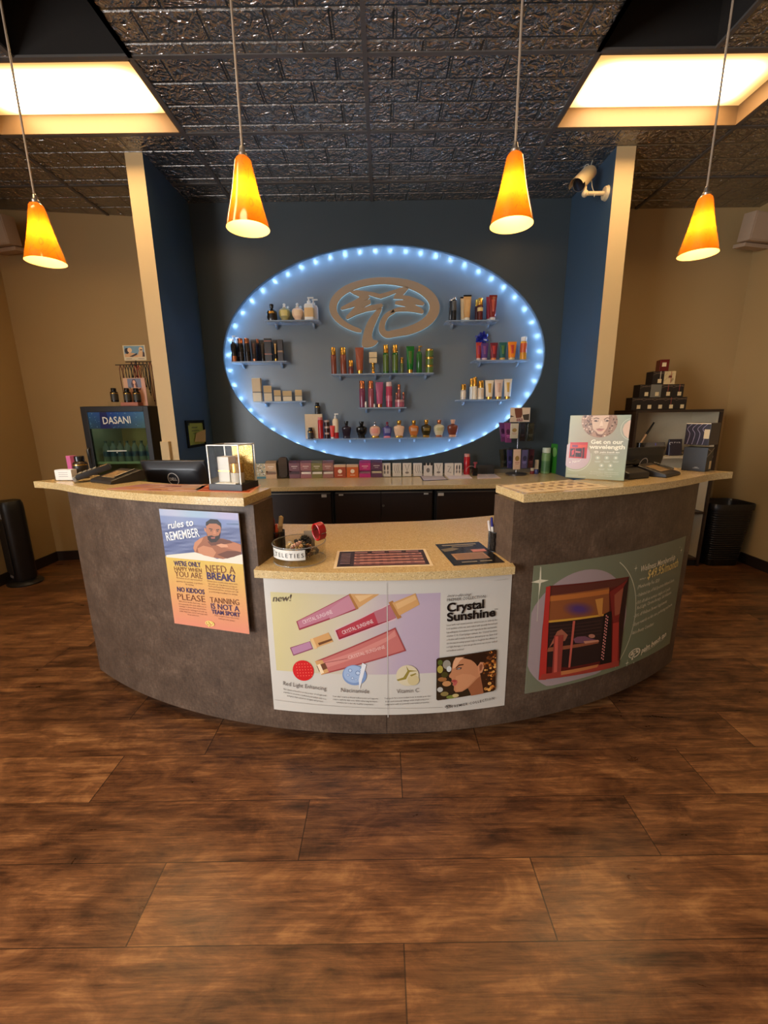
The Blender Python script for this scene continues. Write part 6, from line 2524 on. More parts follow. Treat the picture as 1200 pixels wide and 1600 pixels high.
for k, ((cn, cc3), sp_) in enumerate(zip(TIES, spots)):
    a = k * 2.4
    rr = rad_ * (.2 + .42 * ((k * 5) % 7) / 7)
    t = thing('hair_tie', '%s spiral hair tie %s' % (cn, sp_), 'hair tie', (bc_.x + rr * math.cos(a), bc_.y + rr * math.sin(a), zl + .032 + .013 * (k % 4)), a, 'hair ties in the clear tub')
    Mh = Matrix.Rotation(rad(20 + 50 * ((k * 3) % 4) / 3), 4, 'X')
    pts = []
    for i in range(72):
        w_ = 2 * PI * i / 72
        cc_ = .021 + .005 * math.cos(12 * w_)
        pts.append(Mh @ V((cc_ * math.cos(w_), cc_ * math.sin(w_), .005 * math.sin(12 * w_))))
    mb = MB()
    mb.tube(pts, .0034, 6, closed=True)
    mb.build('coil', mat('hair_tie_%02x%02x%02x' % cc3, cc3, .25), t, 60)
    if k in (2, 4, 9, 12):
        mb = MB()
        mb.box(-.03, .03, -.001, .001, .0, .026, 0, M=Matrix.Translation((0, 0, -.012)) @ Matrix.Rotation(.4, 4, 'X'))
        mb.build('card_band', pm((214, 196, 150), .5), t, 0)
pc_ = at(483, 838, bc_.y + rad_ * .7)
t = thing('backing_card', 'grey backing card standing at the rear of the clear tub', 'card', (pc_.x, bc_.y + rad_ * .72, zl + .006))
mb = MB()
mb.box(-.024, .024, 0, .0015, 0, max(.06, pc_.z - zl + .02), 0)
mb.build('card_sheet', pm((140, 120, 96), .6), t, 0)
pt = at(498.5, 830, bc_.y + rad_ * .25)
t = thing('hair_tie', 'large glossy red coil hair tie propped high on the tub rim', 'hair tie', (pt.x, pt.y, pt.z), 0)
sx_ = at(508, 830, pt.y).x - at(490, 830, pt.y).x
Mh = Matrix.Rotation(rad(55), 4, 'Z') @ Matrix.Rotation(rad(-12), 4, 'X')
mb = MB()
for k in range(7):
    o_ = -.018 + .006 * k
    mb.tube([Mh @ V((o_, .021 * math.cos(2 * PI * i / 28), .036 * math.sin(2 * PI * i / 28))) for i in range(28)], .0042, 8, closed=True)
mb.build('coil', mat('gloss_red_plastic', (168, 18, 22), .15, 0, .05, 20, 0, 0, .5), t, 60)
mb = MB()
mb.loft([(.021, .014, .033), (.024, .014, .033)], 20, M=Mh @ Matrix.Rotation(PI / 2, 4, 'Y') @ Matrix.Rotation(PI / 2, 4, 'Z'))
mb.build('card_disc', pm((222, 186, 150), .5), t, 40)


def pen_cup(px, py, rr, hh, label):
    p = atz(px, py, zl)
    r = thing('pen_cup', label, 'cup', (p.x, p.y, zl + .0005))
    mb = MB()
    mb.loft([(0, rr, rr), (.004, rr, rr)], 28)
    for k in range(28):
        a = 2 * PI * k / 28
        for s in (-1, 1):
            b = a + s * .55
            mb.tube([(rr * math.cos(a + (b - a) * i / 5), rr * math.sin(a + (b - a) * i / 5), .004 + (hh - .004) * i / 5) for i in range(6)], .0009, 4)
    mb.build('mesh_wall', mat('black_mesh_wire', (24, 21, 19), .4), r, 60)
    mb = MB()
    mb.loft([(.005, rr - .002, rr - .002), (hh - .003, rr - .002, rr - .002)], 28, caps=False)
    mb.build('mesh_liner', clear_mat('fine_black_mesh', (.32, .30, .28), .0), r, 60)
    mb = MB()
    for z in (.003, hh):
        mb.tube([(rr * math.cos(2 * PI * k / 28), rr * math.sin(2 * PI * k / 28), z) for k in range(28)], .0028, 6, closed=True)
    mb.build('rim', mat('black_mesh_wire', (24, 21, 19), .4), r, 60)
    return p


def pen(name, label, cat, p, ox, oy, lx, ly, L, rr, cols, zt0=.006):
    t = thing(name, label, cat, (p.x + ox, p.y + oy, zl + zt0))
    d = V((lx, ly, 1)).normalized() * L
    mb = MB()
    mb.cyl(V(), d * .72, rr, rr, 10)
    mb.build('barrel', cols[0], t, 40)
    mb = MB()
    mb.cyl(d * .7205, d * .98, rr * 1.08, rr * .95, 10)
    mb.cyl(d * .98, d, rr * .6, rr * .4, 10)
    mb.build('cap', cols[1], t, 40)


p = pen_cup(433, 862, .040, .10, 'black mesh pen cup behind the clear tub, against the left end of the desk')
pen('pen', 'orange marker with a cream end in the left pen cup', 'pen', p, -.016, -.01, -.10, .0, .165, .0065, (pm((214, 84, 30), .3), pm((220, 196, 160), .4)))
pen('pen', 'dark red pen in the left pen cup', 'pen', p, -.004, -.012, .0, .02, .158, .006, (pm((150, 26, 26), .3), pm((130, 22, 24), .3)))
pen('pen', 'second orange marker, lower in the left pen cup', 'pen', p, .004, -.022, .06, .0, .135, .006, (pm((220, 92, 40), .3), pm((206, 80, 36), .3)))
pen('wooden_stick', 'tan wooden stick with a hole, leaning right in the left pen cup', 'stick', p, .012, -.006, .12, -.02, .17, .009, (pm((160, 128, 86), .6), pm((206, 178, 126), .6)))
pen('wooden_stick', 'slim tan stick beside the holed stick in the left pen cup', 'stick', p, .006, .012, .16, .05, .16, .006, (pm((176, 140, 92), .6), pm((190, 156, 106), .6)))
p = pen_cup(774, 860, .034, .092, 'black mesh pen cup against the right end of the desk')
pen('pen', 'white pen with a dark blue cap in the right pen cup', 'pen', p, -.008, -.008, -.12, .02, .155, .006, (pm((206, 200, 190), .3), pm((34, 34, 110), .3)))
pen('pen', 'plain white pen at the left of the right pen cup', 'pen', p, -.014, -.002, -.18, .0, .14, .006, (pm((214, 206, 196), .3), pm((206, 196, 190), .3)))
pen('pen', 'yellow highlighter in the right pen cup', 'pen', p, .002, -.008, -.03, .0, .13, .0085, (pm((206, 166, 40), .35), pm((214, 176, 60), .35)))
pen('pen', 'black pen standing tallest in the right pen cup', 'pen', p, .012, .0, .06, -.02, .185, .0055, (BLACKP, pm((40, 40, 44), .3)))
pen('pen', 'blue and green pen low in the right pen cup', 'pen', p, .010, -.014, .05, .03, .12, .006, (pm((54, 70, 120), .3), pm((140, 160, 80), .35)))


def art_menu(s):
    s.rect(.03, .06, .97, .95, (62, 40, 44), True)
    for k in range(4):
        s.rect(.2 + k * .19, .82, .34 + k * .19, .9, (150, 110, 110), True)
    s.rect(.2, .1, .93, .76, (150, 104, 104), True)
    for k in range(8):
        s.rect(.2, .12 + k * .08, .93, .155 + k * .08, (214, 160, 140) if k % 2 else (104, 60, 66), True)
    for k in range(9):
        for j in range(8):
            if (k * 3 + j * 5) % 4:
                s.rect(.22 + k * .08, .125 + j * .08, .26 + k * .08, .145 + j * .08, (96, 58, 62), True)
    for k in range(7):
        s.rect(.06, .12 + k * .09, .16, .15 + k * .09, (150, 120, 120), True)


flat_quad('price_menu', 'menu', 'laminated plum price chart on the lower middle top', [(527, 861.5), (664.5, 858), (677, 884), (521, 888.3)], ZL, (226, 206, 170), .0015, art_menu)


def art_dark(s):
    s.rect(0, 0, 1, 1, (28, 24, 22), True)
    s.rect(.12, .88, .88, .93, (160, 146, 120), True)
    s.rect(.3, .8, .78, .84, (140, 126, 104), True)
    s.poly([(.02, .72), (.3, .78), (.42, .7), (.24, .62), (.06, .6)], (124, 112, 92), True)
    s.rect(.5, .48, .7, .78, (52, 46, 40), True)
    s.rect(.14, .2, .82, .48, (176, 134, 100), True)
    for k in range(4):
        s.rect(.18, .24 + k * .055, .78, .26 + k * .055, (120, 86, 66), True)
    s.rect(.62, .5, .92, .62, (206, 130, 110), True)
    s.rect(.2, .08, .5, .11, (170, 156, 130), True)
    s.rect(.56, .08, .8, .11, (170, 156, 130), True)


flat_quad('price_menu', 'menu', 'black laminated leaflet beside the right pen cup', [(680, 851), (748, 847), (789, 879), (709, 884.3)], ZL, (24, 22, 22), .0015, art_dark)

# ================================================================== posters


def emblem(s, cx, cy, w, col):
    k = w / 1080
    for g in LOGO:
        s.poly([(cx + (x - 600) * k, cy - (y - 400) * k) for x, y in g], col, True)
        s.layer -= 1
    s.up()


# ---- centre poster, pasted on the curved front
PW, PH, PZ = 1.062, .642, .149
RP = 2.816
TH0 = -.518 / 2.82
f3 = homog([(33, 45), (1172, 22), (1138, 618), (82, 642)], [(0, PH), (PW, PH), (PW, 0), (0, 0)])
s = Sheet(PW, PH, f3)
s.grid(0, 0, PW, PH, lambda a, b: (206, 199, 187), 2, 2)
x0, y0 = f3(95, 462)
x1, y1 = f3(838, 92)


def sky(a, b):
    A_ = (206, 192, 140)
    B_ = (202, 190, 174)
    C_ = (186, 166, 182)
    t_ = a * 1.15 - .1 * b
    if t_ < .5:
        k = max(0, t_ / .5)
        return tuple(A_[i] + (B_[i] - A_[i]) * k for i in range(3))
    k = min(1, (t_ - .5) / .35)
    return tuple(B_[i] + (C_[i] - B_[i]) * k for i in range(3))


s.grid(x0, y0, x1, y1, sky, 28, 10)
ROSE, ROSE2, DRED, GLD, GLD2, PALE = (186, 120, 136), (160, 88, 108), (164, 50, 62), (206, 156, 100), (170, 116, 66), (222, 190, 190)
# upper left bottle
s.poly([(190, 232), (204, 271), (472, 163), (437, 96)], (150, 62, 76))
s.poly([(196, 232), (206, 262), (462, 160), (432, 102)], ROSE)
s.poly([(330, 178), (345, 212), (462, 160), (432, 102)], (192, 132, 146))
s.poly([(428, 100), (436, 96), (474, 160), (462, 166)], GLD2)
s.poly([(436, 97), (566, 96), (530, 120), (474, 158)], GLD)
s.poly([(456, 104), (540, 98), (478, 132)], (226, 184, 130))
s.text('CRYSTAL SUNSHINE', (224, 242), (358, 186), (232, 206, 206), .017)
# centre bottle
s.poly([(364, 260), (384, 308), (640, 206), (612, 138)], (214, 180, 182))
s.poly([(370, 262), (386, 302), (636, 202), (612, 142)], (146, 44, 58))
s.poly([(378, 262), (388, 292), (560, 224), (540, 176)], (176, 62, 74))
s.poly([(540, 174), (560, 226), (640, 200), (614, 144)], (178, 110, 120))
s.poly([(606, 132), (624, 124), (664, 198), (646, 206)], GLD2)
s.poly([(622, 134), (725, 92), (744, 142), (654, 190)], GLD)
s.poly([(636, 138), (722, 100), (730, 120), (646, 162)], (222, 176, 120))
s.text('CRYSTAL SUNSHINE', (404, 278), (540, 222), (236, 210, 208), .017)
# small gloss
s.poly([(160, 352), (176, 388), (268, 350), (254, 316)], (140, 78, 100))
s.poly([(166, 354), (178, 382), (264, 346), (252, 318)], (180, 130, 158))
s.poly([(254, 308), (338, 272), (360, 312), (276, 346)], GLD)
s.poly([(296, 332), (356, 306), (352, 298), (290, 322)], (110, 72, 44))
s.poly([(256, 306), (268, 302), (288, 346), (276, 350)], (226, 186, 130))
# tube
s.poly([(282, 402), (310, 462), (684, 346), (636, 242)], (160, 72, 72))
s.poly([(300, 400), (322, 452), (676, 342), (634, 250)], (194, 112, 106))
s.poly([(310, 408), (460, 350), (600, 284), (632, 256), (640, 280), (470, 376), (330, 430)], (208, 134, 124))
s.poly([(276, 404), (310, 396), (340, 448), (306, 464)], GLD)
s.poly([(284, 424), (322, 408), (334, 432), (296, 450)], (112, 70, 50))
s.poly([(286, 420), (300, 414), (318, 452), (304, 460)], (240, 214, 176))
s.text('CRYSTAL SUNSHINE', (430, 386), (592, 334), (232, 190, 180), .016)
s.line([(320, 408), (424, 384)], .002, (120, 50, 54))
# seam between the two halves
s.line([(598, 46), (603, 640)], .0022, (176, 168, 158))
s.line([(600, 46), (605, 640)], .0012, (238, 234, 226))
# ingredient discs
s.ell(222, 450, 49, 46, (206, 36, 38))
for j in range(5):
    for i in range(6):
        s.ell(190 + i * 13 + j * 2, 424 + j * 13 - i * 1.5, 2.4, 2.0, (240, 120, 100), n=7)
        s.layer -= 1
s.up()
s.ell(455, 456, 54, 45, (126, 150, 190))
s.ell(452, 452, 46, 38, (158, 180, 212))
for a, b, q in ((436, 436, 9), (470, 446, 11), (446, 470, 7), (484, 430, 7), (426, 456, 6), (462, 476, 5)):
    s.ell(a, b, q, q * .9, (92, 116, 160), n=14)
    s.ell(a, b, q * .75, q * .68, (190, 206, 228), n=14)
s.poly([(490, 400), (508, 408), (490, 470), (478, 520), (474, 476)], (226, 226, 228))
s.ell(690, 454, 50, 46, (216, 202, 168))
s.poly([(642, 472), (672, 462), (690, 434), (684, 410), (696, 430), (738, 434), (700, 438), (684, 470), (648, 478)], (150, 132, 60))
s.ell(716, 474, 26, 24, (208, 190, 142))
s.poly([(700, 452), (726, 444), (742, 456), (730, 448), (708, 458)], (150, 132, 60))
INK, INK2 = (52, 46, 44), (110, 100, 94)
s.text('new!', (80, 150), (172, 140), (84, 74, 66), shear=.3, res=3)
s.text('Red Light Enhancing', (128, 524), (328, 530), INK2, .020, res=2)
s.text('Niacinamide', (394, 532), (520, 534), INK2, .020)
s.text('Vitamin C', (642, 532), (740, 528), INK2, .020)
PARA = [((128, 545, 328, 557), 'This advanced blend boosts the power of red light with'), ((130, 558, 328, 572), 'peptides to promote a hydrated and radiant skin tone'), ((146, 573, 314, 584), 'and pines that extract to elongate and protect.'),
        ((356, 557, 560, 560), "Your skin's new best friend: refines pores and supports"), ((358, 570, 556, 573), 'a more uniform skin tone while enhancing moisture'), ((374, 583, 540, 586), 'retention for a smooth, healthy complexion.'),
        ((588, 558, 792, 550), 'Your go-to for a more radiant look. It shields your skin'), ((592, 572, 786, 563), 'from environmental damage while brightening your'), ((590, 585, 788, 577), 'complexion with its powerful antioxidant properties.')]
for (a, b, c_, d_), tx in PARA:
    s.text(tx, (a, b), (c_, d_), INK, .0075, res=1)
s.line([(86, 596), (848, 600)], .0012, (150, 142, 134))
s.text('introducing', (866, 112), (976, 108), INK2, .013, shear=.4, res=1)
s.text('PREMIER COLLECTION', (866, 130), (1042, 121), INK, .0125, res=1)
s.text('Crystal', (866, 176), (1036, 166), (24, 20, 20), .038, bold=.032, res=4)
s.text('Sunshine', (866, 218), (1090, 206), (24, 20, 20), .038, bold=.032, res=4)
s.text('TM', (1084, 180), (1100, 179), INK, .006, res=1)
BODY = ['Laced with real crystal particles, which is sure to embody the', 'best qualities of the sun, and crafted with specially derived and', 'hypoallergenic formulations with ingredients like niacinamide,', 'vitamin C, D, E and ginger extract, the Crystal Sunshine',
        'collection will revitalize both your skin and your tan. Best of all', 'this bronze-boosting system helps to heighten the efficacy of', 'red light therapy, so you can get the most out of your sunbed', 'and wellness sessions!']
for k, tx in enumerate(BODY):
    y_ = 239 + k * 16.2
    s.text(tx, (864, y_), (1098 if k < 7 else 942, y_ - (12 if k < 7 else 4)), INK, .0085, res=1)
s.text('PREMIER COLLECTION', (890, 604), (1086, 582), INK, .0125, bold=.008, res=1, space=1.25)
p = f3(872, 598)
emblem(s, p[0], p[1], .03, (40, 34, 32))
s.text('1 Crystal Sunshine', (1086, 48), (1150, 44), (150, 140, 130), .004, res=1)
# the photograph of the woman in profile
g7 = lambda x, y: f3(600 / .3417 - 400 / .3417 + x / 5.854 / .3417, (900 - 890) / .3417 + y / 5.854 / .3417)
ph = [(466, 712), (480, 700), (1008, 656), (1024, 668), (1008, 1018), (994, 1030), (480, 1076), (466, 1066)]
s.poly([g7(*q) for q in ph], (50, 38, 24), True)
for (a, b, q1_, q2_, col) in ((500, 800, 26, 34, (176, 160, 70)), (560, 760, 36, 40, (150, 144, 130)), (520, 890, 40, 20, (160, 106, 60)), (560, 930, 40, 24, (196, 140, 90)), (500, 980, 26, 22, (190, 186, 176)), (540, 850, 30, 26, (70, 66, 30)), (580, 800, 22, 26, (206, 206, 200)), (500, 740, 22, 24, (84, 96, 40)),
                              (540, 1020, 36, 20, (140, 120, 70)), (600, 1050, 44, 16, (120, 130, 60)), (640, 1040, 30, 16, (200, 176, 120))):
    s.poly([g7(a + q1_ * math.cos(t_), b + q2_ * math.sin(t_)) for t_ in [2 * PI * k / 20 for k in range(20)]], col, True)
s.poly([g7(*q) for q in [(650, 694), (760, 680), (900, 668), (1022, 662), (1010, 1016), (900, 1036), (870, 960), (850, 880), (780, 800), (700, 730)]], (58, 34, 20), True)
SK, SK2, SK3 = (196, 132, 92), (158, 96, 62), (226, 170, 128)
face = [(640, 700), (622, 730), (612, 760), (606, 800), (600, 830), (580, 858), (582, 872), (602, 884), (606, 900), (600, 914), (614, 926), (612, 944), (626, 958), (624, 990), (640, 1010), (700, 1008), (752, 980), (772, 1020), (784, 1052), (900, 1040), (884, 960), (870, 880), (850, 800), (800, 740), (720, 700)]
s.poly([g7(*q) for q in face], SK, True)
s.poly([g7(*q) for q in [(640, 704), (620, 740), (612, 800), (640, 790), (680, 730), (720, 704)]], SK3, True)
s.poly([g7(*q) for q in [(640, 870), (700, 850), (780, 860), (830, 890), (760, 960), (700, 1000), (650, 1004), (640, 960)]], (206, 142, 100), True)
s.poly([g7(*q) for q in [(752, 980), (840, 900), (870, 880), (890, 980), (900, 1040), (784, 1052), (772, 1020)]], SK2, True)
s.poly([g7(*q) for q in [(640, 790), (670, 764), (714, 762), (712, 772), (672, 776), (644, 798)]], (64, 36, 24), True)
s.poly([g7(*q) for q in [(640, 806), (664, 790), (698, 792), (690, 806), (656, 810)]], (70, 44, 36), True)
s.poly([g7(*q) for q in [(652, 804), (668, 796), (686, 798), (672, 806)]], (170, 160, 160), True)
s.poly([g7(*q) for q in [(606, 900), (628, 896), (660, 908), (628, 922), (602, 914)]], (170, 70, 66), True)
s.poly([g7(*q) for q in [(614, 926), (650, 914), (662, 916), (640, 950), (618, 950)]], (186, 92, 84), True)
s.poly([g7(*q) for q in [(842, 790), (868, 756), (900, 760), (906, 800), (884, 850), (850, 862), (846, 830)]], (206, 140, 100), True)
s.poly([g7(*q) for q in [(858, 790), (876, 772), (890, 786), (880, 826), (862, 836)]], (150, 88, 60), True)
s.poly([g7(*q) for q in [(760, 690), (900, 672), (940, 700), (910, 760), (866, 750), (838, 790), (820, 760), (780, 730), (700, 706)]], (44, 26, 16), True)
random.seed(5)
for k in range(70):
    a, b = random.uniform(900, 1012), random.uniform(672, 1010)
    col = random.choice([(206, 126, 52), (236, 170, 90), (120, 66, 30), (80, 42, 22), (170, 96, 44), (56, 32, 20)])
    q_ = random.uniform(6, 18)
    s.poly([g7(min(a + q_ * math.cos(t_), 1016), b + q_ * .8 * math.sin(t_)) for t_ in [2 * PI * i / 9 for i in range(9)]], col, True)
    s.layer -= 1
s.up()
po = thing('poster', 'large white poster of rose coloured bottles, centred on the curved desk front', 'poster', (0, YC - RP, PZ), 0)


def on_curve(th0, z0, ox, oy, oz, R):
    return lambda u, v, h: V(((R + h) * math.sin(th0 + u / R) - ox, YC - (R + h) * math.cos(th0 + u / R) - oy, z0 + v - oz))


s.build('print', on_curve(TH0, PZ, 0, YC - RP, PZ, RP), GLOSSP, po, .02, .00006, .0012)
mb = MB()
sector(mb, RP - .0008, RP + .0008, math.degrees(TH0), math.degrees(TH0 + PW / RP), PZ, PZ + PH, .6)
bmesh.ops.translate(mb.bm, vec=V((0, -(YC - RP), -PZ)), verts=mb.bm.verts[:])
mb.build('paper', pm((206, 199, 187), .4), po, 25)

# ---- right poster
QW, QH, QZ = 1.04, .624, .192
TH1 = .646 / 2.82
f4 = homog([(112, 222), (1135, 32), (1003, 755), (36, 1097)], [(0, QH), (QW, QH), (QW, 0), (0, 0)])
s = Sheet(QW, QH, f4)
s.grid(0, 0, QW, QH, lambda a, b: (120 - 6 * a, 120 + 4 * math.sin(3 * a + 2 * b), 98 - 4 * a), 14, 6)
c4 = (QW * .26, QH * .44)
n_ = 56
lil = [(c4[0] + .30 * math.cos(2 * PI * k / n_), c4[1] + .30 * math.sin(2 * PI * k / n_)) for k in range(n_)]
lil = [(min(max(a, .004), QW), min(max(b, .016), QH - .01)) for a, b in lil]
s.poly(lil, (166, 146, 146), True)
s.line([(c4[0] + .37 * math.cos(rad(a)), c4[1] + .37 * math.sin(rad(a))) for a in range(-52, 59, 4) if 0 < c4[1] + .37 * math.sin(rad(a)) < QH], .004, (206, 200, 170), True)


def sparkle(a, b, q, col=(226, 216, 186)):
    P = []
    for k in range(4):
        for da, rr in ((0, 1.0), (PI / 4, .16)):
            t_ = k * PI / 2 + da
            P.append((a + q * rr * math.cos(t_) * .62, b + q * rr * math.sin(t_)))
    s.poly(P, col, True)


p = f4(145, 325)
sparkle(p[0], p[1], .07)
s.line([f4(150, 224), f4(120, 600)], .002, (206, 200, 176), True)
for q in ((738, 226, .02), (1092, 126, .022), (1076, 104, .008), (668, 856, .024), (714, 856, .01)):
    p = f4(q[0], q[1])
    sparkle(p[0], p[1], q[2])
# the sauna cabin picture
s.poly([(200, 352), (690, 280), (610, 872), (118, 992), (150, 640), (180, 420)], (96, 26, 22))
s.poly([(206, 360), (684, 290), (680, 330), (200, 420)], (92, 42, 34))
s.poly([(204, 418), (560, 350), (556, 520), (340, 570), (186, 602)], (146, 82, 44))
s.poly([(200, 424), (560, 362), (556, 392), (196, 458)], (190, 110, 50))
for k in range(7):
    s.ell(370, 500, 110 - 13 * k, 58 - 7 * k, tuple(int(p + (q - p) * k / 6) for p, q in zip((146, 82, 44), (84, 54, 112))))
s.poly([(188, 588), (340, 560), (520, 528), (522, 540), (340, 574), (186, 602)], (214, 160, 60))
s.poly([(470, 432), (520, 420), (510, 540), (490, 548)], (206, 140, 66))
s.poly([(186, 604), (340, 576), (530, 540), (500, 840), (300, 890), (170, 900)], (40, 24, 24))
for k in range(5):
    s.line([(190, 628 + 22 * k), (500, 572 + 22 * k)], .004, (66, 42, 38))
s.poly([(180, 770), (330, 738), (484, 706), (482, 722), (170, 800)], (150, 84, 56))
s.poly([(186, 768), (220, 690), (236, 656), (262, 640), (298, 676), (280, 716), (262, 720), (256, 680), (226, 720)], (166, 96, 72))
s.poly([(330, 700), (356, 684), (400, 678), (430, 690), (484, 704), (440, 716), (400, 724), (340, 726)], (120, 76, 92))
s.ell(442, 676, 20, 13, (186, 124, 100))
s.poly([(390, 712), (480, 700), (488, 710), (400, 728)], (206, 140, 110))
s.poly([(552, 512), (570, 510), (558, 860), (486, 880), (520, 530)], (20, 14, 16))
for k in range(15):
    for j in range(2):
        s.ell(536 - k * 2.6 + j * 9, 540 + k * 20 + j * 8, 4, 6, (236, 150, 140), n=8)
        s.layer -= 1
s.up()
s.poly([(560, 380), (684, 296), (640, 560), (614, 850), (560, 860), (576, 580)], (130, 34, 30))
s.poly([(590, 400), (676, 330), (640, 520), (590, 540)], (160, 84, 60))
s.poly([(576, 590), (616, 582), (600, 850), (566, 858)], (176, 54, 44))
s.poly([(616, 560), (650, 350), (688, 282), (612, 872)], (46, 18, 18))
s.poly([(178, 360), (204, 352), (186, 600), (160, 985), (118, 992), (150, 640)], (186, 50, 42))
s.poly([(216, 686), (272, 676), (250, 930), (196, 950)], (150, 60, 50))
s.poly([(222, 690), (240, 688), (226, 936), (206, 944)], (206, 90, 74))
s.poly([(330, 580), (344, 578), (306, 890), (294, 892)], (196, 92, 76))
s.poly([(140, 950), (300, 908), (610, 836), (610, 872), (118, 992)], (166, 62, 48))
s.poly([(250, 920), (480, 860), (470, 880), (250, 946)], (196, 120, 70))
CRMT = (232, 218, 186)
YEL = (230, 200, 120)
s.text('Wellness Membership', (766, 250), (1030, 182), CRMT, .030, bold=.01, shear=.12)
s.text('starting at', (758, 306), (803, 296), CRMT, .010, res=1)
s.text('$49.95/month', (812, 300), (1056, 232), YEL, .046, bold=.012, shear=.12)
for tx, a, b in (('(Membership Fee: $20)', (744, 362), (902, 322)), ('\u2022 Unlimited use of Full Spectrum Infrared Sauna', (736, 420), (1024, 330)), ('\u2022 50% off add-on services: singles or 3 packs', (730, 470), (992, 386)), ('Red Light, Chromotherapy, Salt Infusions', (738, 502), (1000, 414)),
                 ('\u2022 50% off Wellness Shower Supplements', (714, 558), (964, 470)), ('\u2022 Enjoy rewards on skin care, perfecting and more', (706, 614), (1010, 496)), ('Ask a Beauty Consultant', (700, 668), (858, 612))):
    s.text(tx, a, b, CRMT, .0185, res=1, shear=.15)
p = f4(716, 796)
emblem(s, p[0], p[1], .095, CRMT)
s.text('palm beach tan', (762, 796), (962, 696), CRMT, .030, bold=.028, shear=.25)
s.text('WELLNESS & BEAUTY STUDIO', (786, 794), (944, 716), CRMT, .007, res=1)
po2 = thing('poster', 'green poster with a red sauna cabin, on the right of the curved desk front', 'poster', (pol(RP, TH1 + .18)[0], pol(RP, TH1 + .18)[1], QZ), 0)
ox, oy = po2.location.x, po2.location.y
s.build('print', on_curve(TH1, QZ, ox, oy, QZ, RP), PRINT, po2, .02, .00006, .0012)
mb = MB()
sector(mb, RP - .0008, RP + .0008, math.degrees(TH1), math.degrees(TH1 + QW / RP), QZ, QZ + QH, .6)
bmesh.ops.translate(mb.bm, vec=V((-ox, -oy, -QZ)), verts=mb.bm.verts[:])
mb.build('paper', pm((120, 120, 98), .5), po2, 25)

# ---- left board
a_, b_ = V((*pol(2.83, -.921 / 2.645), 0)), V((*pol(2.83, -.5535 / 2.645), 0))
d = b_ - a_
BWd, BZ0, BZ1 = d.length, .534, 1.073
BHt = BZ1 - BZ0
mid_ = (a_ + b_) / 2
rot = math.atan2(d.y, d.x)
outn = V((d.y, -d.x, 0)).normalized()
ctr = mid_ + outn * .012
po3 = thing('poster_board', 'rigid rules board with a man resting in water, left of the desk middle', 'board', (ctr.x, ctr.y, BZ0), rot)
mb = MB()
mb.box(-BWd / 2, BWd / 2, 0, .005, 0, BHt)
mb.build('board', pm((214, 206, 196), .5), po3, 0)
mb = MB()
mb.box(-BWd * .3, BWd * .3, .0055, .03, BHt * .3, BHt * .7)
mb.build('mounting_pad', pm((60, 54, 50), .6), po3, 0)
f2 = homog([(100, 97), (910, 128), (1030, 1370), (272, 1283)], [(0, BHt), (BWd, BHt), (BWd, 0), (0, 0)])
s = Sheet(BWd, BHt, f2)
ym = f2(180, 590)[1]
s.grid(0, 0, BWd, ym, lambda a, b: (216 - 6 * b, 134 + 42 * b, 106 - 26 * b), 4, 14)


def sea(a, b):
    if b > .86:
        return (158 + 10 * math.sin(9 * a), 168 + 6 * math.sin(5 * a), 192)
    if b > .70:
        return (120 + 8 * math.sin(7 * a), 134 + 6 * math.sin(7 * a), 172)
    q = 18 * math.sin(23 * a + 40 * b) * math.sin(61 * b + 5 * a) + 12 * math.sin(90 * b + 11 * a)
    return (96 + q, 106 + q, 142 + q * .8)


s.grid(0, ym, BWd, BHt, sea, 26, 26)
s.poly([(180, 578), (520, 536), (700, 606), (955, 552), (962, 655), (182, 600)], (222, 212, 192))
s.poly([(786, 236), (914, 232), (918, 250), (800, 246)], (90, 110, 140))
SKN, SKD, SKL = (150, 92, 62), (104, 60, 42), (190, 128, 92)
s.poly([(456, 500), (470, 440), (520, 400), (590, 366), (690, 390), (760, 394), (880, 430), (940, 448), (946, 548), (870, 580), (760, 606), (650, 590), (540, 560), (470, 540)], SKN)
s.poly([(456, 500), (470, 440), (520, 400), (560, 384), (540, 430), (500, 480), (480, 540)], SKL)
s.poly([(600, 430), (700, 390), (830, 410), (860, 440), (720, 462), (640, 470)], SKD)
s.poly([(500, 500), (560, 470), (650, 490), (690, 540), (660, 592), (560, 570), (510, 545)], SKL)
s.poly([(700, 560), (800, 520), (940, 520), (946, 552), (800, 600)], SKD)
s.poly([(770, 452), (880, 430), (942, 460), (946, 530), (860, 510), (780, 486)], (176, 112, 78))
s.poly([(690, 460), (740, 446), (800, 456), (812, 480), (740, 486)], (206, 148, 112))
s.poly([(580, 290), (566, 284), (572, 320), (590, 330)], SKL)
s.poly([(586, 240), (620, 210), (700, 208), (738, 260), (736, 330), (716, 392), (664, 420), (610, 390), (588, 330)], (170, 108, 74))
s.poly([(582, 262), (584, 226), (630, 192), (700, 196), (738, 236), (742, 290), (728, 262), (690, 240), (620, 240), (596, 262)], (30, 24, 24))
s.poly([(590, 322), (604, 372), (640, 362), (672, 372), (716, 360), (734, 320), (724, 392), (690, 430), (640, 436), (606, 410)], (40, 28, 26))
s.poly([(634, 380), (680, 376), (676, 396), (640, 398)], (150, 86, 70))
s.line([(616, 292), (652, 300)], .004, (34, 24, 22))
s.line([(690, 304), (722, 300)], .004, (34, 24, 22))
s.ell(638, 314, 10, 5, (40, 28, 26))
s.ell(704, 318, 10, 5, (40, 28, 26))
s.poly([(664, 310), (682, 312), (690, 350), (660, 350)], (190, 126, 90))
WHT = (238, 236, 232)
s.text('rules to', (200, 304), (462, 262), WHT, .030, shear=.25, bold=.012, res=3)
s.text('REMEMBER', (190, 430), (524, 376), WHT, .038, bold=.004, shear=.08)
NV, BRN_ = (62, 44, 84), (120, 70, 40)
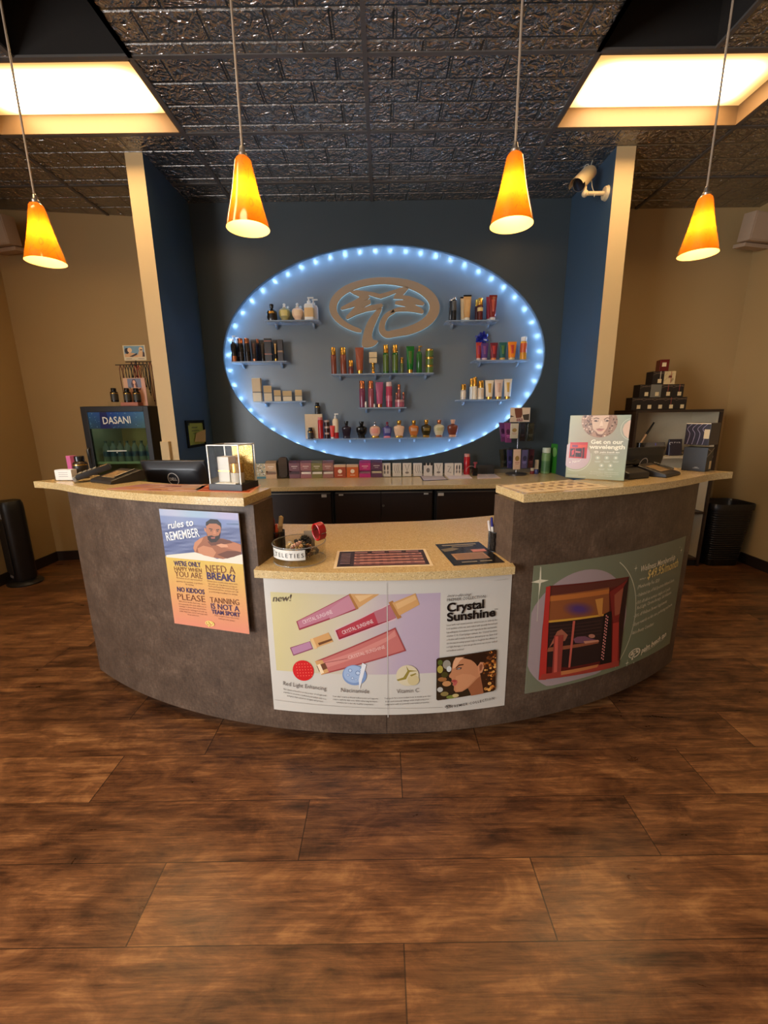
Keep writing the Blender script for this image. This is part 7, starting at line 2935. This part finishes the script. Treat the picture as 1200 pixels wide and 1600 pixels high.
for tx, a, b, h_, bo, col in (("WE'RE ONLY", (264, 684), (538, 694), .022, .022, NV), ('HAPPY WHEN', (268, 736), (546, 750), .019, .0, BRN_), ('YOU ARE', (276, 796), (552, 814), .026, -.004, BRN_),
                              ('NEED A', (592, 744), (886, 754), .034, -.004, BRN_), ('BREAK?', (602, 814), (890, 836), .031, .028, NV),
                              ('NO KIDDOS', (300, 950), (578, 974), .022, .022, NV), ('PLEASE', (304, 1034), (586, 1056), .030, -.004, BRN_),
                              ('TANNING', (636, 1056), (928, 1076), .026, -.002, BRN_), ('IS NOT A', (646, 1118), (930, 1142), .026, .008, NV), ('TEAM SPORT', (652, 1168), (938, 1196), .019, .026, NV)):
    s.text(tx, a, b, col, h_, bold=bo)
SM = [('We believe in a 30 day money-back', (288, 816), (552, 838)), ('guarantee. No questions, no problems,', (290, 850), (558, 872)), ('No kidding.', (384, 882), (466, 888)),
      ('Freeze your membership status and', (606, 842), (904, 868)), ('tan with our Stay & Save program.', (612, 868), (908, 896)), ("You'll earn Tan Dollars every month, get", (614, 894), (914, 922)), ('discounted add-ons, and you can still', (616, 920), (914, 948)), ('your tanning consultant for details.', (622, 948), (912, 976)),
      ("We love kids, but we can't", (316, 1058), (590, 1084)), ("be responsible for them while you're", (318, 1084), (594, 1110)), ('tanning. So please leave them home,', (320, 1108), (598, 1136)), ('younger in the waiting room with an', (322, 1134), (600, 1162)), ('adult. Ask how one of our team will', (326, 1158), (604, 1188)), ('be to someone.', (410, 1192), (522, 1202)),
      ('Only one person at a time in the', (680, 1192), (926, 1220)), ('tanning rooms, please.', (720, 1222), (886, 1244))]
for tx, a, b in SM:
    s.text(tx, a, b, (110, 62, 44), .0068, res=1)
p = f2(634, 1276)
emblem(s, p[0], p[1], .046, (244, 226, 120))
s.build('print', upright(BWd, 0, 0), PRINT, po3, 0, .00006, .0004)

# ---- the green sign in its holder
r, sw, sgz = SIGN
fs = homog([(215, 85), (1135, 85), (1050, 1125), (130, 1080)], [(0, sgz), (sw, sgz), (sw, 0), (0, 0)])
s = Sheet(sw, sgz, fs)
s.grid(.003, .004, sw - .003, sgz - .003, lambda a, b: (158 + 8 * math.sin(4 * a), 160 + 5 * math.cos(5 * b), 130 + 10 * a), 8, 8)
# portrait disc
cx0, cy0 = 660, 190
disc = [(cx0 + 268 * math.cos(t_), cy0 + 244 * math.sin(t_)) for t_ in [2 * PI * k / 48 for k in range(48)]]
disc = [(a, max(b, 92)) for a, b in disc]
s.poly(disc, (150, 118, 98))
random.seed(9)
for k in range(150):
    t_, q_ = random.uniform(0, 2 * PI), random.uniform(.45, .97)
    a, b = cx0 + 268 * q_ * math.cos(t_), cy0 + 244 * q_ * math.sin(t_)
    if b < 98 or ((a - 690) / 140) ** 2 + ((b - 190) / 190) ** 2 < 1:
        continue
    s.ell(a, max(b, 100), random.uniform(8, 18), random.uniform(8, 16), random.choice([(206, 176, 150), (120, 90, 74), (84, 60, 48), (176, 146, 122), (226, 200, 176), (66, 46, 38)]), n=9)
    s.layer -= 1
s.up()
s.poly([(562, 100), (820, 94), (838, 180), (808, 270), (760, 350), (690, 392), (620, 370), (562, 300), (548, 200)], (204, 172, 146))
s.poly([(822, 94), (842, 160), (812, 262), (760, 350), (700, 390), (770, 290), (800, 180), (800, 96)], (150, 114, 94))
s.poly([(560, 340), (640, 384), (720, 380), (716, 430), (600, 424), (545, 400)], (170, 134, 112))
s.poly([(590, 320), (640, 380), (690, 392), (720, 372), (700, 430), (620, 410)], (120, 86, 70))
for a, q_ in ((610, 1), (770, -1)):
    s.ell(a, 178, 38, 14, (112, 84, 72))
    s.ell(a + 2, 178, 13, 12, (46, 34, 30))
    s.ell(a + 18 * q_, 176, 8, 5, (226, 206, 190))
    s.line([(a - 44, 150 + 10 * (q_ < 0)), (a, 132), (a + 46, 146 - 6 * (q_ < 0))], .0035, (84, 60, 50))
s.poly([(682, 180), (700, 180), (716, 250), (690, 268), (652, 258), (668, 236)], (222, 194, 168))
s.poly([(650, 256), (690, 270), (718, 254), (700, 262), (668, 262)], (120, 88, 74))
s.poly([(604, 302), (660, 292), (690, 298), (740, 296), (690, 314), (650, 312)], (130, 84, 76))
s.poly([(612, 306), (680, 312), (736, 300), (690, 338), (640, 334)], (176, 124, 112))
disc2 = [(300 + 226 * math.cos(t_), 720 + 215 * math.sin(t_)) for t_ in [2 * PI * k / 40 for k in range(40)]]
disc2 = [(max(a, 175 - (b - 500) * .08), b) for a, b in disc2]
s.arc(300, 720, 240, 240, -10, 118, .0022, (206, 206, 180))
s.poly(disc2, (188, 164, 164))
s.poly([(1120, 170), (1080, 186), (1030, 236), (1004, 310), (1030, 400), (1092, 450)], (206, 176, 152))
s.arc(1130, 310, 152, 160, 100, 262, .0018, (206, 206, 180))
s.poly([(222, 506), (490, 506), (466, 762), (194, 752)], (186, 34, 34))
s.poly([(226, 536), (476, 546), (470, 590), (222, 588)], (206, 66, 40))
s.poly([(250, 546), (340, 550), (336, 584), (246, 580)], (130, 50, 84))
s.poly([(222, 604), (400, 600), (392, 740), (214, 730)], (52, 22, 28))
s.poly([(240, 640), (280, 614), (276, 690), (240, 720)], (196, 60, 66))
s.poly([(300, 640), (380, 650), (376, 672), (300, 668)], (176, 92, 96))
s.line([(300, 604), (290, 736)], .003, (176, 60, 56))
s.poly([(410, 590), (440, 586), (430, 756), (400, 752)], (60, 14, 18))
s.text('Get on our', (534, 528), (1018, 532), (236, 230, 206), .0185, bold=.03, res=3)
s.text('wavelength', (510, 604), (1044, 612), (236, 230, 206), .0185, bold=.03, res=3)
p = fs(618, 660)
emblem(s, p[0], p[1], .020, (232, 226, 206))
s.text('palm beach tan', (672, 672), (968, 674), (232, 226, 206), .0075, bold=.03, shear=.2, res=1)
s.line([(704, 690), (950, 692)], .0012, (206, 206, 186))
for a, b in ((642, 748), (778, 748), (914, 748), (700, 870), (836, 870)):
    s.ell(a, b, 36, 32, (176, 180, 158), n=20)
    s.ell(a, b, 15, 13, (226, 222, 200), n=12)
    s.rect(a - 48, b + 52, a + 48, b + 58, (206, 206, 184))
    s.rect(a - 38, b + 66, a + 38, b + 71, (206, 206, 184))
s.text('+ New!', (204, 846), (390, 808), (240, 232, 220), .012, shear=.3, res=2)
for k, (a, b) in enumerate(((536, 958), (520, 970), (632, 856))):
    s.text('Indoor tanning / Spray tan / Wellness add-ons and more' if k < 2 else 'Ask a consultant for details today', (a, 978 + 28 * k), (b, 990 + 28 * k), (226, 222, 200), .0042, res=1)
s.rect(160, 1024, 340, 1030, (206, 206, 186))
s.rect(160, 1044, 460, 1050, (206, 206, 186))
s.build('print', lambda u, v, h: V((u - sw / 2, -.0042 - h, v)), GLOSSP, r, 0, .00005, .0003)
r['label'] = 'clear upright sign holder with a green portrait poster, on the right counter'
